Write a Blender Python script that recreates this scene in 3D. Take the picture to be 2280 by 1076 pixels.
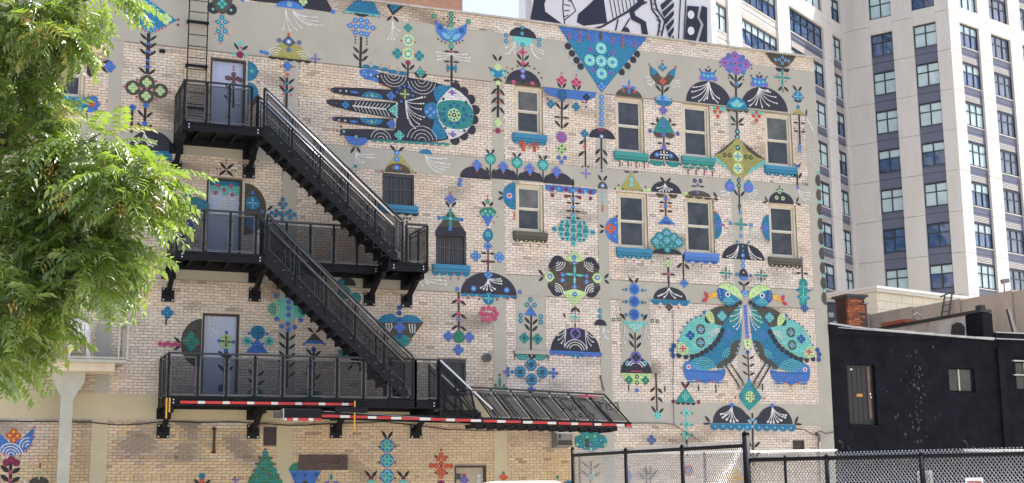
import bpy, bmesh, math, random
from mathutils import Vector, Matrix, noise
import numpy as np

# ------------------------------------------------------------------ camera, sky, sun, exposure
scene = bpy.context.scene
for o in list(bpy.data.objects):
    bpy.data.objects.remove(o)
RES_W, RES_H = 2280.0, 1076.0
FOC = 2993.0                                   # focal length in photo pixels
YAW, PITCH, ROLL = (math.radians(a) for a in (22.115, 10.365, -0.614))
DIST, EYE = 32.974, 1.6                        # wall plane is y = 0, the camera stands 33 m in front of it
Fv = Vector((math.sin(YAW) * math.cos(PITCH), math.cos(YAW) * math.cos(PITCH), math.sin(PITCH)))
R0 = Vector((math.cos(YAW), -math.sin(YAW), 0))
U0 = R0.cross(Fv)
Rv = R0 * math.cos(ROLL) + U0 * math.sin(ROLL)
Uv = -R0 * math.sin(ROLL) + U0 * math.cos(ROLL)
CAM = Vector((0, -DIST, EYE))
cam_data = bpy.data.cameras.new('camera')
cam = bpy.data.objects.new('camera', cam_data)
scene.collection.objects.link(cam)
M = Matrix((Rv, Uv, -Fv)).transposed().to_4x4()
M.translation = CAM
cam.matrix_world = M
cam_data.sensor_fit = 'HORIZONTAL'
cam_data.sensor_width = 36.0
cam_data.lens = 36.0 * FOC / RES_W
cam_data.clip_start = 0.1
cam_data.clip_end = 3000
scene.camera = cam
scene.render.resolution_x, scene.render.resolution_y = 1024, 483

SUN_EL = math.radians(58)
SUN_AZ = math.radians(1.3)                     # measured from +X (along the wall) towards +Y (behind the wall)
world = bpy.data.worlds.new('World')
scene.world = world
world.use_nodes = True
wn = world.node_tree.nodes
sky = wn.new('ShaderNodeTexSky')
sky.sky_type = 'NISHITA'
sky.sun_disc = False
sky.sun_elevation = SUN_EL
sky.sun_rotation = math.pi / 2 - SUN_AZ
sky.dust_density = 3.6
sky.air_density = 1.0
sky.ozone_density = 1.0
bg = wn['Background']
world.node_tree.links.new(sky.outputs[0], bg.inputs[0])
bg.inputs[1].default_value = 0.15
sun_data = bpy.data.lights.new('sun', 'SUN')
sun_data.energy = 5.0
sun_data.angle = math.radians(0.53)
sun_data.color = (1.0, 0.965, 0.91)
sun = bpy.data.objects.new('sun', sun_data)
scene.collection.objects.link(sun)
to_sun = Vector((math.cos(SUN_AZ) * math.cos(SUN_EL), math.sin(SUN_AZ) * math.cos(SUN_EL), math.sin(SUN_EL)))
sun.rotation_euler = to_sun.to_track_quat('Z', 'Y').to_euler()
sun.location = (20, 20, 60)
scene.view_settings.view_transform = 'Standard'
scene.view_settings.look = 'None'
scene.view_settings.gamma = 1.0
scene.view_settings.exposure = 1.3
scene.render.engine = 'CYCLES'
scene.cycles.transparent_max_bounces = 24

# ------------------------------------------------------------------ helpers
rnd = random.Random(7)
COL = scene.collection

def ray(px, py):
    return Fv + Rv * ((px - 1140) / FOC) - Uv * ((py - 538) / FOC)

def wall(px, py, y=0.0):
    """point of the vertical plane y = const seen at a photo pixel (survey of the flat facade)"""
    r = ray(px, py)
    return CAM + r * ((y - CAM.y) / r.y)

FH = Vector((math.sin(YAW), math.cos(YAW), 0))
RH = Vector((math.cos(YAW), -math.sin(YAW), 0))
def survey(px, py, depth):
    r = ray(px, py)
    return CAM + r * (depth / r.dot(FH))

ALB = 0.64                                     # printed colours of the sunless facade to real paint albedo
def lin(c):
    return tuple(ALB * ((v / 255.0) / 12.92 if v <= 10 else ((v / 255.0 + 0.055) / 1.055) ** 2.4) for v in c)

MATS = {}
def mat(name, rgb, rough=0.6, metal=0.0, var=0.0, vscale=3.0, bump=0.0, bscale=40.0, spec=0.5, stretch=None, dark=None):
    """procedural principled material; rgb is linear albedo; var = brightness mottling; dark = (r,g,b) stain colour"""
    if name in MATS:
        return MATS[name]
    m = bpy.data.materials.new(name)
    m.use_nodes = True
    nt = m.node_tree
    b = nt.nodes['Principled BSDF']
    b.inputs['Roughness'].default_value = rough
    b.inputs['Metallic'].default_value = metal
    b.inputs['Specular IOR Level'].default_value = spec
    b.inputs['Base Color'].default_value = (*rgb, 1)
    tc = nt.nodes.new('ShaderNodeTexCoord')
    mp = nt.nodes.new('ShaderNodeMapping')
    nt.links.new(tc.outputs['Object'], mp.inputs[0])
    if stretch:
        mp.inputs['Scale'].default_value = stretch
    if var or dark:
        n = nt.nodes.new('ShaderNodeTexNoise')
        n.inputs['Scale'].default_value = vscale
        n.inputs['Detail'].default_value = 6
        n.inputs['Roughness'].default_value = 0.65
        nt.links.new(mp.outputs[0], n.inputs['Vector'])
        r = nt.nodes.new('ShaderNodeValToRGB')
        r.color_ramp.elements[0].position = 0.33
        r.color_ramp.elements[1].position = 0.67
        lo = dark if dark else tuple(c * (1 - var) for c in rgb)
        r.color_ramp.elements[0].color = (*lo, 1)
        r.color_ramp.elements[1].color = (*(min(1, c * (1 + var * 0.6)) for c in rgb), 1)
        nt.links.new(n.outputs['Fac'], r.inputs[0])
        nt.links.new(r.outputs[0], b.inputs['Base Color'])
    if bump:
        n2 = nt.nodes.new('ShaderNodeTexNoise')
        n2.inputs['Scale'].default_value = bscale
        n2.inputs['Detail'].default_value = 4
        nt.links.new(mp.outputs[0], n2.inputs['Vector'])
        bp = nt.nodes.new('ShaderNodeBump')
        bp.inputs['Strength'].default_value = bump
        bp.inputs['Distance'].default_value = 0.02
        nt.links.new(n2.outputs['Fac'], bp.inputs['Height'])
        nt.links.new(bp.outputs[0], b.inputs['Normal'])
    MATS[name] = m
    return m

class MB:
    """collects simple shapes into one mesh"""
    def __init__(s):
        s.v = []; s.f = []; s.mi = []; s.cur = 0
    def quad(s, *p):
        k = len(s.v); s.v += [tuple(q) for q in p]; s.f.append(tuple(range(k, k + len(p)))); s.mi.append(s.cur)
    def box(s, x0, x1, y0, y1, z0, z1):
        s.obox(Vector((x0, y0, z0)), Vector((x1 - x0, 0, 0)), Vector((0, y1 - y0, 0)), Vector((0, 0, z1 - z0)))
        return s
    def obox(s, o, a, b, c):
        k = len(s.v)
        o = Vector(o); a = Vector(a); b = Vector(b); c = Vector(c)
        s.v += [tuple(p) for p in (o, o + a, o + a + b, o + b, o + c, o + a + c, o + a + b + c, o + b + c)]
        fs = [(0, 3, 2, 1), (4, 5, 6, 7), (0, 1, 5, 4), (1, 2, 6, 5), (2, 3, 7, 6), (3, 0, 4, 7)]
        if a.cross(b).dot(c) < 0:
            fs = [tuple(reversed(f)) for f in fs]
        s.f += [tuple(k + i for i in f) for f in fs]
        s.mi += [s.cur] * 6
        return s
    def beam(s, p, q, w, h, up=(0, 0, 1)):
        """rectangular bar from p to q, w sideways, h along up"""
        p = Vector(p); q = Vector(q); d = (q - p)
        u = Vector(up); side = d.cross(u)
        if side.length < 1e-6:
            side = d.cross(Vector((1, 0, 0)))
        side.normalize(); u = side.cross(d).normalized()
        s.obox(p - side * w / 2 - u * h / 2, d, side * w, u * h)
        return s
    def tube(s, pts, r, n=6, r2=None):
        pts = [Vector(p) for p in pts]
        k0 = len(s.v); m = len(pts)
        for i, p in enumerate(pts):
            d = (pts[min(i + 1, m - 1)] - pts[max(i - 1, 0)]).normalized()
            a = d.cross(Vector((0, 0, 1)))
            if a.length < 1e-3:
                a = d.cross(Vector((1, 0, 0)))
            a.normalize(); b = d.cross(a)
            rr = r if r2 is None else r + (r2 - r) * i / (m - 1)
            for j in range(n):
                t = 2 * math.pi * j / n
                s.v.append(tuple(p + a * rr * math.cos(t) + b * rr * math.sin(t)))
        for i in range(m - 1):
            for j in range(n):
                s.f.append((k0 + i * n + j, k0 + i * n + (j + 1) % n, k0 + (i + 1) * n + (j + 1) % n, k0 + (i + 1) * n + j)); s.mi.append(s.cur)
        s.f.append(tuple(k0 + j for j in reversed(range(n)))); s.mi.append(s.cur)
        s.f.append(tuple(k0 + (m - 1) * n + j for j in range(n))); s.mi.append(s.cur)
        return s
    def prism(s, pts, ext):
        """closed outline pts extruded by vector ext"""
        k = len(s.v); n = len(pts); e = Vector(ext)
        s.v += [tuple(Vector(p)) for p in pts] + [tuple(Vector(p) + e) for p in pts]
        s.f.append(tuple(range(k, k + n))); s.f.append(tuple(reversed(range(k + n, k + 2 * n)))); s.mi += [s.cur] * 2
        for i in range(n):
            j = (i + 1) % n
            s.f.append((k + i, k + n + i, k + n + j, k + j)); s.mi.append(s.cur)
        return s
    def mesh(s, name):
        me = bpy.data.meshes.new(name)
        me.from_pydata(s.v, [], s.f)
        if any(s.mi):
            me.polygons.foreach_set('material_index', s.mi)
        me.update()
        return me
    def build(s, name, m, parent=None, smooth=False, bevel=0, fix=False):
        me = s.mesh(name)
        for q in (m if isinstance(m, (list, tuple)) else [m]):
            me.materials.append(q)
        if smooth:
            me.polygons.foreach_set('use_smooth', [True] * len(me.polygons))
        if fix:
            bm = bmesh.new(); bm.from_mesh(me); bmesh.ops.recalc_face_normals(bm, faces=bm.faces); bm.to_mesh(me); bm.free()
        o = bpy.data.objects.new(name, me)
        COL.objects.link(o)
        if parent:
            o.parent = parent
            o.matrix_parent_inverse = parent.matrix_world.inverted() if parent.type != 'EMPTY' else Matrix.Translation(-parent.location)
        if bevel:
            bv = o.modifiers.new('bevel', 'BEVEL'); bv.width = bevel; bv.segments = 2; bv.limit_method = 'ANGLE'
        return o

def thing(name, label, cat, loc=(0, 0, 0), group=None):
    o = bpy.data.objects.new(name, None)
    COL.objects.link(o)
    o.location = loc
    o.empty_display_size = 0.3
    o['label'] = label; o['category'] = cat
    if group: o['group'] = group
    return o
def tag(o, label, cat, group=None):
    o['label'] = label; o['category'] = cat
    if group: o['group'] = group
    return o
def structure(o):
    o['kind'] = 'structure'; return o

# ------------------------------------------------------------------ shared materials
black_paint = mat('black_steel_paint', (0.006, 0.006, 0.0085), 0.55, var=0.25, vscale=6, spec=0.18)
rail_metal = mat('worn_black_rail', (0.009, 0.009, 0.012), 0.32, metal=0.0, spec=0.5, var=0.3, vscale=12)
satin_frame = mat('worn_grey_frame', (0.07, 0.07, 0.074), 0.4, metal=0.2, var=0.4, vscale=9)
bright_metal = mat('bare_galvanised_steel', (0.62, 0.62, 0.62), 0.35, metal=0.85, var=0.15, vscale=15)
wood_paint = mat('cream_window_paint', lin((222, 208, 178)), 0.55, var=0.12, vscale=8, bump=0.15)
sash_paint = mat('off_white_sash_paint', lin((222, 216, 202)), 0.5, var=0.1, vscale=8)
concrete_mat = mat('weathered_concrete', lin((232, 214, 190)), 0.9, var=0.22, vscale=0.9, bump=0.3, bscale=9, stretch=(1, 1, 0.5))
precast = mat('pale_precast_concrete', lin((232, 226, 219)), 0.8, var=0.07, vscale=0.9, stretch=(1, 1, 0.25))
spandrel_mat = mat('slate_blue_spandrel', lin((106, 109, 134)), 0.45, var=0.08, vscale=0.8)
frame_dark = mat('dark_window_frame', lin((46, 54, 66)), 0.4)
def glass(name, rgb, rough=0.04, spec=0.5, var=0.0, coat=0.0):
    m = mat(name, rgb, rough, spec=spec, var=var, vscale=1.6)
    m.node_tree.nodes['Principled BSDF'].inputs['Coat Weight'].default_value = coat
    m.node_tree.nodes['Principled BSDF'].inputs['Coat Roughness'].default_value = 0.03
    return m
glass_dark = glass('dark_window_glass', (0.030, 0.030, 0.036), 0.07, 0.5, 0.85)  # strong mottling paints reflections into the pane colour
glass_grey = glass('hazy_window_glass', (0.085, 0.082, 0.074), 0.12, 0.5, 0.6)
glass_blue = glass('blue_tower_glass', lin((70, 100, 146)), 0.05, 0.8, 0.5, 0.4)
glass_cyan = glass('blind_backed_glass', lin((206, 232, 236)), 0.08, 0.7, 0.12, 0.3)
glass_slate = glass('slate_tower_glass', lin((98, 108, 128)), 0.06, 0.7, 0.2, 0.3)

def perforated(name, fac):
    """fine perforated steel sheet: holes far below a pixel, so an even part of the light passes"""
    m = bpy.data.materials.new(name); m.use_nodes = True
    nt = m.node_tree; b = nt.nodes['Principled BSDF']
    b.inputs['Base Color'].default_value = (0.006, 0.006, 0.008, 1); b.inputs['Roughness'].default_value = 0.6; b.inputs['Specular IOR Level'].default_value = 0.2
    t = nt.nodes.new('ShaderNodeBsdfTransparent'); mx = nt.nodes.new('ShaderNodeMixShader')
    mx.inputs[0].default_value = fac
    nt.links.new(t.outputs[0], mx.inputs[1]); nt.links.new(b.outputs[0], mx.inputs[2])
    nt.links.new(mx.outputs[0], nt.nodes['Material Output'].inputs[0])
    return m
mesh_panel = perforated('perforated_black_mesh', 0.6)
# ------------------------------------------------------------------ ground
g = MB(); g.quad((-400, -300, 0), (600, -300, 0), (600, 500, 0), (-400, 500, 0))
ground_mat = mat('sunlit_concrete_lot', (0.42, 0.385, 0.325), 0.9, var=0.25, vscale=0.25, bump=0.3, bscale=6)
structure(g.build('ground', ground_mat))
g = MB(); g.quad((-30, -24, 0.004), (60, -24, 0.004), (60, -3, 0.004), (-30, -3, 0.004))
structure(g.build('parking_lot', mat('sandy_concrete_apron', (0.45, 0.405, 0.33), 0.9, var=0.3, vscale=0.6, bump=0.4, bscale=20)))

# ------------------------------------------------------------------ the painted brick building
XL, XR, ZT = -6.0, 23.4, 14.42                  # wall ends and top of the brickwork
BANDS = [(12.55, 13.95), (9.80, 10.36), (6.68, 7.20), (3.27, 3.87)]
PILS = [(-2.1, -1.78), (2.80, 3.11), (7.15, 7.50), (12.86, 13.18), (15.99, 16.29), (20.30, 20.64), (22.98, 23.4)]
WIN = {  # name: x0, x1, z0 (opening bottom), z1, sill paint
    'a1': (13.53, 14.36, 11.13, 12.49, 't'), 'a2': (16.60, 17.50, 10.88, 12.49, 'e'), 'a3': (18.76, 19.67, 10.92, 12.5, 'e'), 'a4': (21.54, 22.48, 10.88, 12.5, 't'),
    'b1': (13.52, 14.34, 8.40, 9.73, 'o'), 'b2': (16.60, 17.53, 8.13, 9.72, 't'), 'b3': (18.74, 19.68, 8.11, 9.73, 'b'), 'b4': (21.53, 22.48, 8.13, 9.74, 'o'),
    'l1': (1.36, 2.24, 10.98, 12.15, 't'), 'l2': (1.36, 2.24, 7.98, 9.2, 't')}
SHUT = {'s1': (9.77, 10.63, 8.88, 9.73), 's2': (11.24, 12.08, 7.38, 8.30), 's3': (11.3, 12.06, 3.95, 4.9)}
DOORS = {'d3': (5.25, 6.14, 10.24, 12.36), 'd2': (5.25, 6.13, 7.12, 9.26), 'd1': (5.25, 6.14, 3.90, 5.86)}
p0 = wall(587, 951); p1 = wall(617, 992); HOLE_A = (p0.x, p1.x, p1.z, p0.z)
p0 = wall(665, 1013); p1 = wall(773, 1046); PLATE = (p0.x, p1.x, p1.z, p0.z)
p0 = wall(1012, 1037); p1 = wall(1083, 1076); LOWDOOR = (p0.x, p1.x, 0.02, p0.z)
p0 = wall(1765, 981); p1 = wall(1792, 1004); HOLE_B = (p0.x, p1.x, p1.z, p0.z)
p0 = wall(1148, 655); p1 = wall(1216, 782); FILL_A = (p0.x, p1.x, p1.z, 6.68)
p0 = wall(1381, 663); p1 = wall(1450, 838); FILL_B = (p0.x, p1.x, p1.z, 6.68)

building = thing('mural_building', 'four storey cream brick building covered with a folk art mural', 'building', (9, 6, 0))
OPEN = [w[:4] for w in WIN.values()] + list(SHUT.values()) + list(DOORS.values()) + [HOLE_A, HOLE_B, LOWDOOR]
mortar = mat('grey_mortar', lin((172, 153, 137)), 0.95, var=0.25, vscale=2.0)
bounce_beige = mat('bounce_tinted_frame', lin((204, 190, 158)), 0.75, var=0.07, vscale=1.1, bump=0.25, bscale=14)  # frame paint warmed: bounce light off the ground mixed into the colour
beige = mat('beige_painted_frame', lin((184, 180, 168)), 0.75, var=0.07, vscale=1.1, bump=0.25, bscale=14)

# backing wall with real openings
xs = sorted(set([XL, XR] + [r[0] for r in OPEN] + [r[1] for r in OPEN]))
zs = sorted(set([0.0, ZT] + [r[2] for r in OPEN] + [r[3] for r in OPEN]))
def is_open(i, j):
    if i < 0 or j < 0 or i >= len(xs) - 1 or j >= len(zs) - 1: return False
    cx = (xs[i] + xs[i + 1]) / 2; cz = (zs[j] + zs[j + 1]) / 2
    return any(r[0] < cx < r[1] and r[2] < cz < r[3] for r in OPEN)
mb = MB(); YM, DEEP = 0.010, 0.30
for i in range(len(xs) - 1):
    for j in range(len(zs) - 1):
        a, b, c, d = xs[i], xs[i + 1], zs[j], zs[j + 1]
        if is_open(i, j): continue
        mb.quad((a, YM, c), (b, YM, c), (b, YM, d), (a, YM, d))
        if is_open(i + 1, j): mb.quad((b, YM, c), (b, DEEP, c), (b, DEEP, d), (b, YM, d))
        if is_open(i - 1, j): mb.quad((a, DEEP, c), (a, YM, c), (a, YM, d), (a, DEEP, d))
        if is_open(i, j + 1): mb.quad((a, YM, d), (b, YM, d), (b, DEEP, d), (a, DEEP, d))
        if is_open(i, j - 1): mb.quad((a, DEEP, c), (b, DEEP, c), (b, YM, c), (a, YM, c))
mb.quad((XR, YM, 0), (XR, 12, 0), (XR, 12, ZT), (XR, YM, ZT))
mb.quad((XL, 12, 0), (XL, YM, 0), (XL, YM, ZT), (XL, 12, ZT))
mb.quad((XR, 12, 0), (XL, 12, 0), (XL, 12, ZT), (XR, 12, ZT))
mb.build('wall', mortar, building)
mb = MB(); mb.box(XL + .1, XR - .1, DEEP + .02, 11.9, ZT - .5, ZT - .3)
mb.build('roof', mat('roof_felt', (0.12, 0.12, 0.12), 0.9, var=0.2), building)
mb = MB(); mb.box(XL + .1, XR - .1, DEEP + .4, DEEP + .5, 0.05, ZT - .6)
mb.build('inner_wall', mat('dark_interior', (0.02, 0.02, 0.022), 0.9), building)

# coping: separate stones along the roof line
cm = mat('coping_tile', lin((196, 190, 182)), 0.6, var=0.2, vscale=3)
x = XL
while x < XR + 0.05:
    L = min(0.66, XR + 0.12 - x)
    mb = MB(); z = ZT + rnd.uniform(-.004, .006)
    mb.prism([(x + .004, -.075, z), (x + .004, .16, z + .075), (x + .004, .42, z), (x + .004, .42, z - .04), (x + .004, -.075, z - .05)], (L - .012, 0, 0))
    mb.prism([(x - .03, -.09, z - .006), (x - .03, .16, z + .092), (x - .03, .43, z), (x - .03, .43, z - .05), (x - .03, -.09, z - .065)], (.075, 0, 0))
    mb.build('coping_stone', cm, building, fix=True)
    x += 0.66

# bands and pilasters of the concrete frame (painted beige), a few millimetres proud of the brick
for a, b in BANDS:
    if a < 4:
        MB().box(XL, 12.8, -0.0063, 0.2, a, b).build('concrete_band', bounce_beige, building); MB().box(12.8, XR, -0.006, 0.2, a, b).build('concrete_band', beige, building)
    else: MB().box(XL, XR, -0.006, 0.2, a, b).build('concrete_band', beige, building)
    MB().box(XL, XR + .004, -0.009, 0.01, a - .012, a + .012).build('band_edge', beige, building)
zz = [0.0] + [v for bnd in sorted(BANDS) for v in bnd]
for (a, b) in PILS:
    for k in range(0, len(zz) - 1, 2):
        top = zz[k + 1]
        w = 0.012 * (len(zz) - k) / 4
        mb = MB(); mb.box(a - w, b + (w if b < 23.3 else 0), -0.004, 0.2, zz[k], top)
        mb.build('pilaster', bounce_beige if (k == 0 and a < 13) else beige, building)
MB().box(22.98, XR, -0.004, 0.2, 13.95, ZT - .5).build('pilaster', beige, building) if False else None
for r in (FILL_A, FILL_B):
    MB().box(r[0], r[1], 0.0, 0.1, r[2], r[3]).build('filled_window', beige, building)
r = FILL_A
MB().box(r[0] - .06, r[1] + .06, -0.07, 0.1, r[2] - .10, r[2]).build('stone_sill', beige, building)

# bricks ------------------------------------------------------------------------------------
BL, BH, JT = 0.2032, 0.0715, 0.0125
SMUDGE = []
for (sx, sy, rx, ry, st) in ((430, 372, 40, 9, .6), (545, 372, 12, 30, .4), (415, 390, 14, 20, .35), (440, 626, 34, 6, .55), (430, 682, 16, 9, .45), (520, 690, 12, 5, .5), (330, 950, 30, 14, .3), (310, 985, 40, 12, .4), (400, 1010, 30, 18, .25),
      (1350, 245, 12, 34, .4), (1240, 592, 60, 12, .4), (1420, 600, 40, 10, .35), (1660, 620, 30, 8, .4), (1545, 600, 35, 12, .3), (1300, 360, 50, 10, .2), (1230, 210, 40, 16, .25), (880, 705, 22, 30, .3), (980, 700, 40, 24, .25), (640, 655, 60, 14, .25), (1780, 320, 14, 40, .3), (1640, 960, 80, 8, .3), (180, 850, 20, 40, .35), (190, 980, 14, 60, .35), (1060, 205, 30, 40, .2), (700, 260, 50, 20, .18)):
    p = wall(sx, sy); k_ = (p - CAM).dot(Fv) / FOC
    SMUDGE.append((p.x, p.z, rx * k_ * 1.4, ry * k_ * 1.4, st))
def tint(x, z):
    n = noise.noise((x * 0.35, z * 0.35, 1.7)); n2 = noise.noise((x * 1.3, z * 1.3, 9.1))
    if x < 13: up = Vector(lin((236, 221, 205)))
    else: up = Vector(lin((241, 228, 216)))
    if 7.5 < x < 13 and z > 5: up = Vector(lin((236, 221, 206)))
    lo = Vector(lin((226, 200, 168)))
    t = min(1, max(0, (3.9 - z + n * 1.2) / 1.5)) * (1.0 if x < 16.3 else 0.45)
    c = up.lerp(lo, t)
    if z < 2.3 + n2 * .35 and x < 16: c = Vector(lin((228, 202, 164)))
    g = max(0, noise.noise((x * 0.8, z * 1.6, 4.4)) - 0.28) * 1.2
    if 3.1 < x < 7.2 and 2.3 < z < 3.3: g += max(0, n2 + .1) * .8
    for (sx, sz, rx, rz, st) in SMUDGE:
        q = ((x - sx) / rx) ** 2 + ((z - sz) / rz) ** 2
        if q < 1.6: g += st * max(0, 1 - q / 1.6) * (.6 + .8 * abs(noise.noise((x * 9, z * 14, 2.2))))
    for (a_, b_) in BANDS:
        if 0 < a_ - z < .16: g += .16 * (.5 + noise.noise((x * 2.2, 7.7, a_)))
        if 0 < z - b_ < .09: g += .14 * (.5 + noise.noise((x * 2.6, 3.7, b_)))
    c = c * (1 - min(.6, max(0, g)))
    if noise.noise((x * 1.1, z * .9, 5.5)) > .3: c = Vector((c.x, c.y * .95, c.z * .88))
    return c
blocked = [(XL, XR, a, b) for a, b in BANDS] + [(a, b, 0, 13.95) for a, b in PILS] + OPEN + [FILL_A, FILL_B]
V, Fc, Cc = [], [], []
singles = []
row = 0
z = 1.0 - BH * 12
MB().box(XL, XR, -0.001, 0.05, 0, z - .01).build('wall_base', mat('tan_render', lin((190, 160, 120)), 0.9, var=0.2, bump=.2), building)
while z + BH < ZT:
    z0, z1 = z + JT / 2, z + BH - JT / 2
    free = [(XL, XR)]
    for (a, b, c, d) in blocked:
        if min(d, z1) - max(c, z0) > 0.012:
            nf = []
            for (u, v) in free:
                if b <= u or a >= v: nf.append((u, v)); continue
                if a > u: nf.append((u, a))
                if b < v: nf.append((b, v))
            free = nf
    header = (row % 7 == 3)
    step = BL / 2 if header else BL
    off = (row % 2) * BL / 2 + (row * 37 % 11) * 0.002
    for (u, v) in free:
        k = math.floor((u - off) / step)
        while k * step + off < v:
            a = max(u, k * step + off) + JT / 2; b = min(v, (k + 1) * step + off) - JT / 2
            k += 1
            if b - a < 0.025: continue
            y = rnd.uniform(-0.0025, 0.002)
            if rnd.random() < .03: y += .005
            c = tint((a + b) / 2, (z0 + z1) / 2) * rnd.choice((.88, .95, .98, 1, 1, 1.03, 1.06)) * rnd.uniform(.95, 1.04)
            if rnd.random() < .018: c = c * .62
            if not header and b - a > BL - JT - .002 and 3.3 < a < 7.0 and 1.6 < z0 < 3.2 and len(singles) < 300:
                singles.append(((a + b) / 2, y, (z0 + z1) / 2, c)); continue
            n = len(V)
            j = [rnd.uniform(-.0015, .0015) for _ in range(4)]
            V += [(a, y, z0 + j[0]), (b, y, z0 + j[1]), (b, y, z1 + j[2]), (a, y, z1 + j[3]), (a - .001, YM + .002, z0 - .001), (b + .001, YM + .002, z0 - .001), (b + .001, YM + .002, z1 + .001), (a - .001, YM + .002, z1 + .001)]
            Fc += [(n, n + 1, n + 2, n + 3), (n + 4, n + 5, n + 1, n), (n + 5, n + 6, n + 2, n + 1), (n + 6, n + 7, n + 3, n + 2), (n + 7, n + 4, n, n + 3)]
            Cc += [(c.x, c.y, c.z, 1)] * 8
    z += BH; row += 1

def attr_material(name, rough=0.85):
    m = bpy.data.materials.new(name); m.use_nodes = True
    nt = m.node_tree; b = nt.nodes['Principled BSDF']; b.inputs['Roughness'].default_value = rough
    b.inputs['Specular IOR Level'].default_value = 0.3
    at = nt.nodes.new('ShaderNodeAttribute'); at.attribute_name = 'Col'
    tc = nt.nodes.new('ShaderNodeTexCoord')
    n = nt.nodes.new('ShaderNodeTexNoise'); n.inputs['Scale'].default_value = 22; n.inputs['Detail'].default_value = 5
    nt.links.new(tc.outputs['Object'], n.inputs['Vector'])
    r = nt.nodes.new('ShaderNodeMapRange'); r.inputs[1].default_value = .3; r.inputs[2].default_value = .7; r.inputs[3].default_value = .78; r.inputs[4].default_value = 1.16
    nt.links.new(n.outputs['Fac'], r.inputs[0])
    mx = nt.nodes.new('ShaderNodeMix'); mx.data_type = 'RGBA'; mx.blend_type = 'MULTIPLY'; mx.inputs[0].default_value = 1
    nt.links.new(at.outputs['Color'], mx.inputs[6]); nt.links.new(r.outputs[0], mx.inputs[7])
    nt.links.new(mx.outputs[2], b.inputs['Base Color'])
    bp = nt.nodes.new('ShaderNodeBump'); bp.inputs['Strength'].default_value = .35; bp.inputs['Distance'].default_value = .01
    nt.links.new(n.outputs['Fac'], bp.inputs['Height']); nt.links.new(bp.outputs[0], b.inputs['Normal'])
    return m, nt, mx, b, tc
brick_mat = attr_material('painted_brick')[0]
def colour(me, cols):
    a = me.color_attributes.new('Col', 'FLOAT_COLOR', 'POINT')
    a.data.foreach_set('color', np.array(cols, dtype=np.float32).ravel())
me = bpy.data.meshes.new('brickwork'); me.from_pydata(V, [], Fc); me.update(); colour(me, Cc); me.materials.append(brick_mat)
bw = bpy.data.objects.new('brickwork', me); COL.objects.link(bw); bw.parent = building; bw.matrix_parent_inverse = Matrix.Translation(-building.location); bw['kind'] = 'stuff'
proto = []
for q in range(14):
    src = singles[(q * 21) % len(singles)][3] * rnd.uniform(.9, 1.05)
    h, w = (BH - JT) / 2, (BL - JT) / 2
    me = bpy.data.meshes.new('brick')
    me.from_pydata([(-w, 0, -h), (w, 0, -h), (w, 0, h), (-w, 0, h), (-w, .014, -h), (w, .014, -h), (w, .014, h), (-w, .014, h)], [], [(0, 1, 2, 3), (4, 5, 1, 0), (5, 6, 2, 1), (6, 7, 3, 2), (7, 4, 0, 3)])
    me.update(); colour(me, [(*src, 1)] * 8); me.materials.append(brick_mat); proto.append(me)
for (x, y, zc, c) in singles:
    best = min(proto, key=lambda p: abs(p.color_attributes['Col'].data[0].color[0] - c.x) + rnd.random() * .05)
    o = bpy.data.objects.new('brick', best); COL.objects.link(o)
    o.parent = building; o.matrix_parent_inverse = Matrix.Translation(-building.location); o.location = (x, y, zc)

# ------------------------------------------------------------------ mural paint
PAL = {k: tuple(.93 * x + .07 * .17 for x in lin(v)) for k, v in dict(n=(36, 38, 58), t=(24, 132, 176), b=(70, 128, 214), B=(30, 92, 165), l=(128, 192, 226), a=(120, 214, 208), e=(36, 152, 150), g=(48, 142, 108), L=(205, 236, 166),
      y=(172, 167, 96), o=(80, 76, 64), k=(33, 31, 38), w=(238, 238, 238), r=(220, 92, 60), p=(214, 82, 130), m=(140, 32, 76), u=(128, 112, 206), s=(98, 112, 160), Y=(240, 190, 70), R=(205, 50, 70)).items()}
paint_mat, pnt, pmx, pbs, ptc = attr_material('mural_paint', 0.7)
# the brick joints press through the paint: same module, only on the brick panels
def ramp_mask(axis_out, lo, hi, spans):
    mr = pnt.nodes.new('ShaderNodeMapRange'); mr.inputs[1].default_value = lo; mr.inputs[2].default_value = hi
    pnt.links.new(axis_out, mr.inputs[0])
    cr = pnt.nodes.new('ShaderNodeValToRGB'); cr.color_ramp.interpolation = 'CONSTANT'
    els = cr.color_ramp.elements
    els[0].position = 0; els[0].color = (1, 1, 1, 1); els[1].position = 1; els[1].color = (1, 1, 1, 1)
    for (a, b) in spans:
        for v, c in ((a, 0), (b, 1)):
            e = els.new(min(.9999, max(0.0001, (v - lo) / (hi - lo)))); e.color = (c, c, c, 1)
    pnt.links.new(mr.outputs[0], cr.inputs[0]); return cr.outputs[0]
sep = pnt.nodes.new('ShaderNodeSeparateXYZ'); pnt.links.new(ptc.outputs['Object'], sep.inputs[0])
cmb = pnt.nodes.new('ShaderNodeCombineXYZ'); pnt.links.new(sep.outputs[0], cmb.inputs[0]); pnt.links.new(sep.outputs[2], cmb.inputs[1])
brt = pnt.nodes.new('ShaderNodeTexBrick'); pnt.links.new(cmb.outputs[0], brt.inputs['Vector'])
brt.inputs['Scale'].default_value = 1.0; brt.inputs['Brick Width'].default_value = BL; brt.inputs['Row Height'].default_value = BH; brt.inputs['Mortar Size'].default_value = 0.006; brt.inputs['Mortar Smooth'].default_value = 0.3
brt.inputs['Color1'].default_value = (1, 1, 1, 1); brt.inputs['Color2'].default_value = (.82, .83, .84, 1); brt.inputs['Mortar'].default_value = (.5, .49, .48, 1)
mz = ramp_mask(sep.outputs[2], 0, 15, sorted(BANDS)); mx_ = ramp_mask(sep.outputs[0], -3, 25, PILS[1:6])
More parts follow.
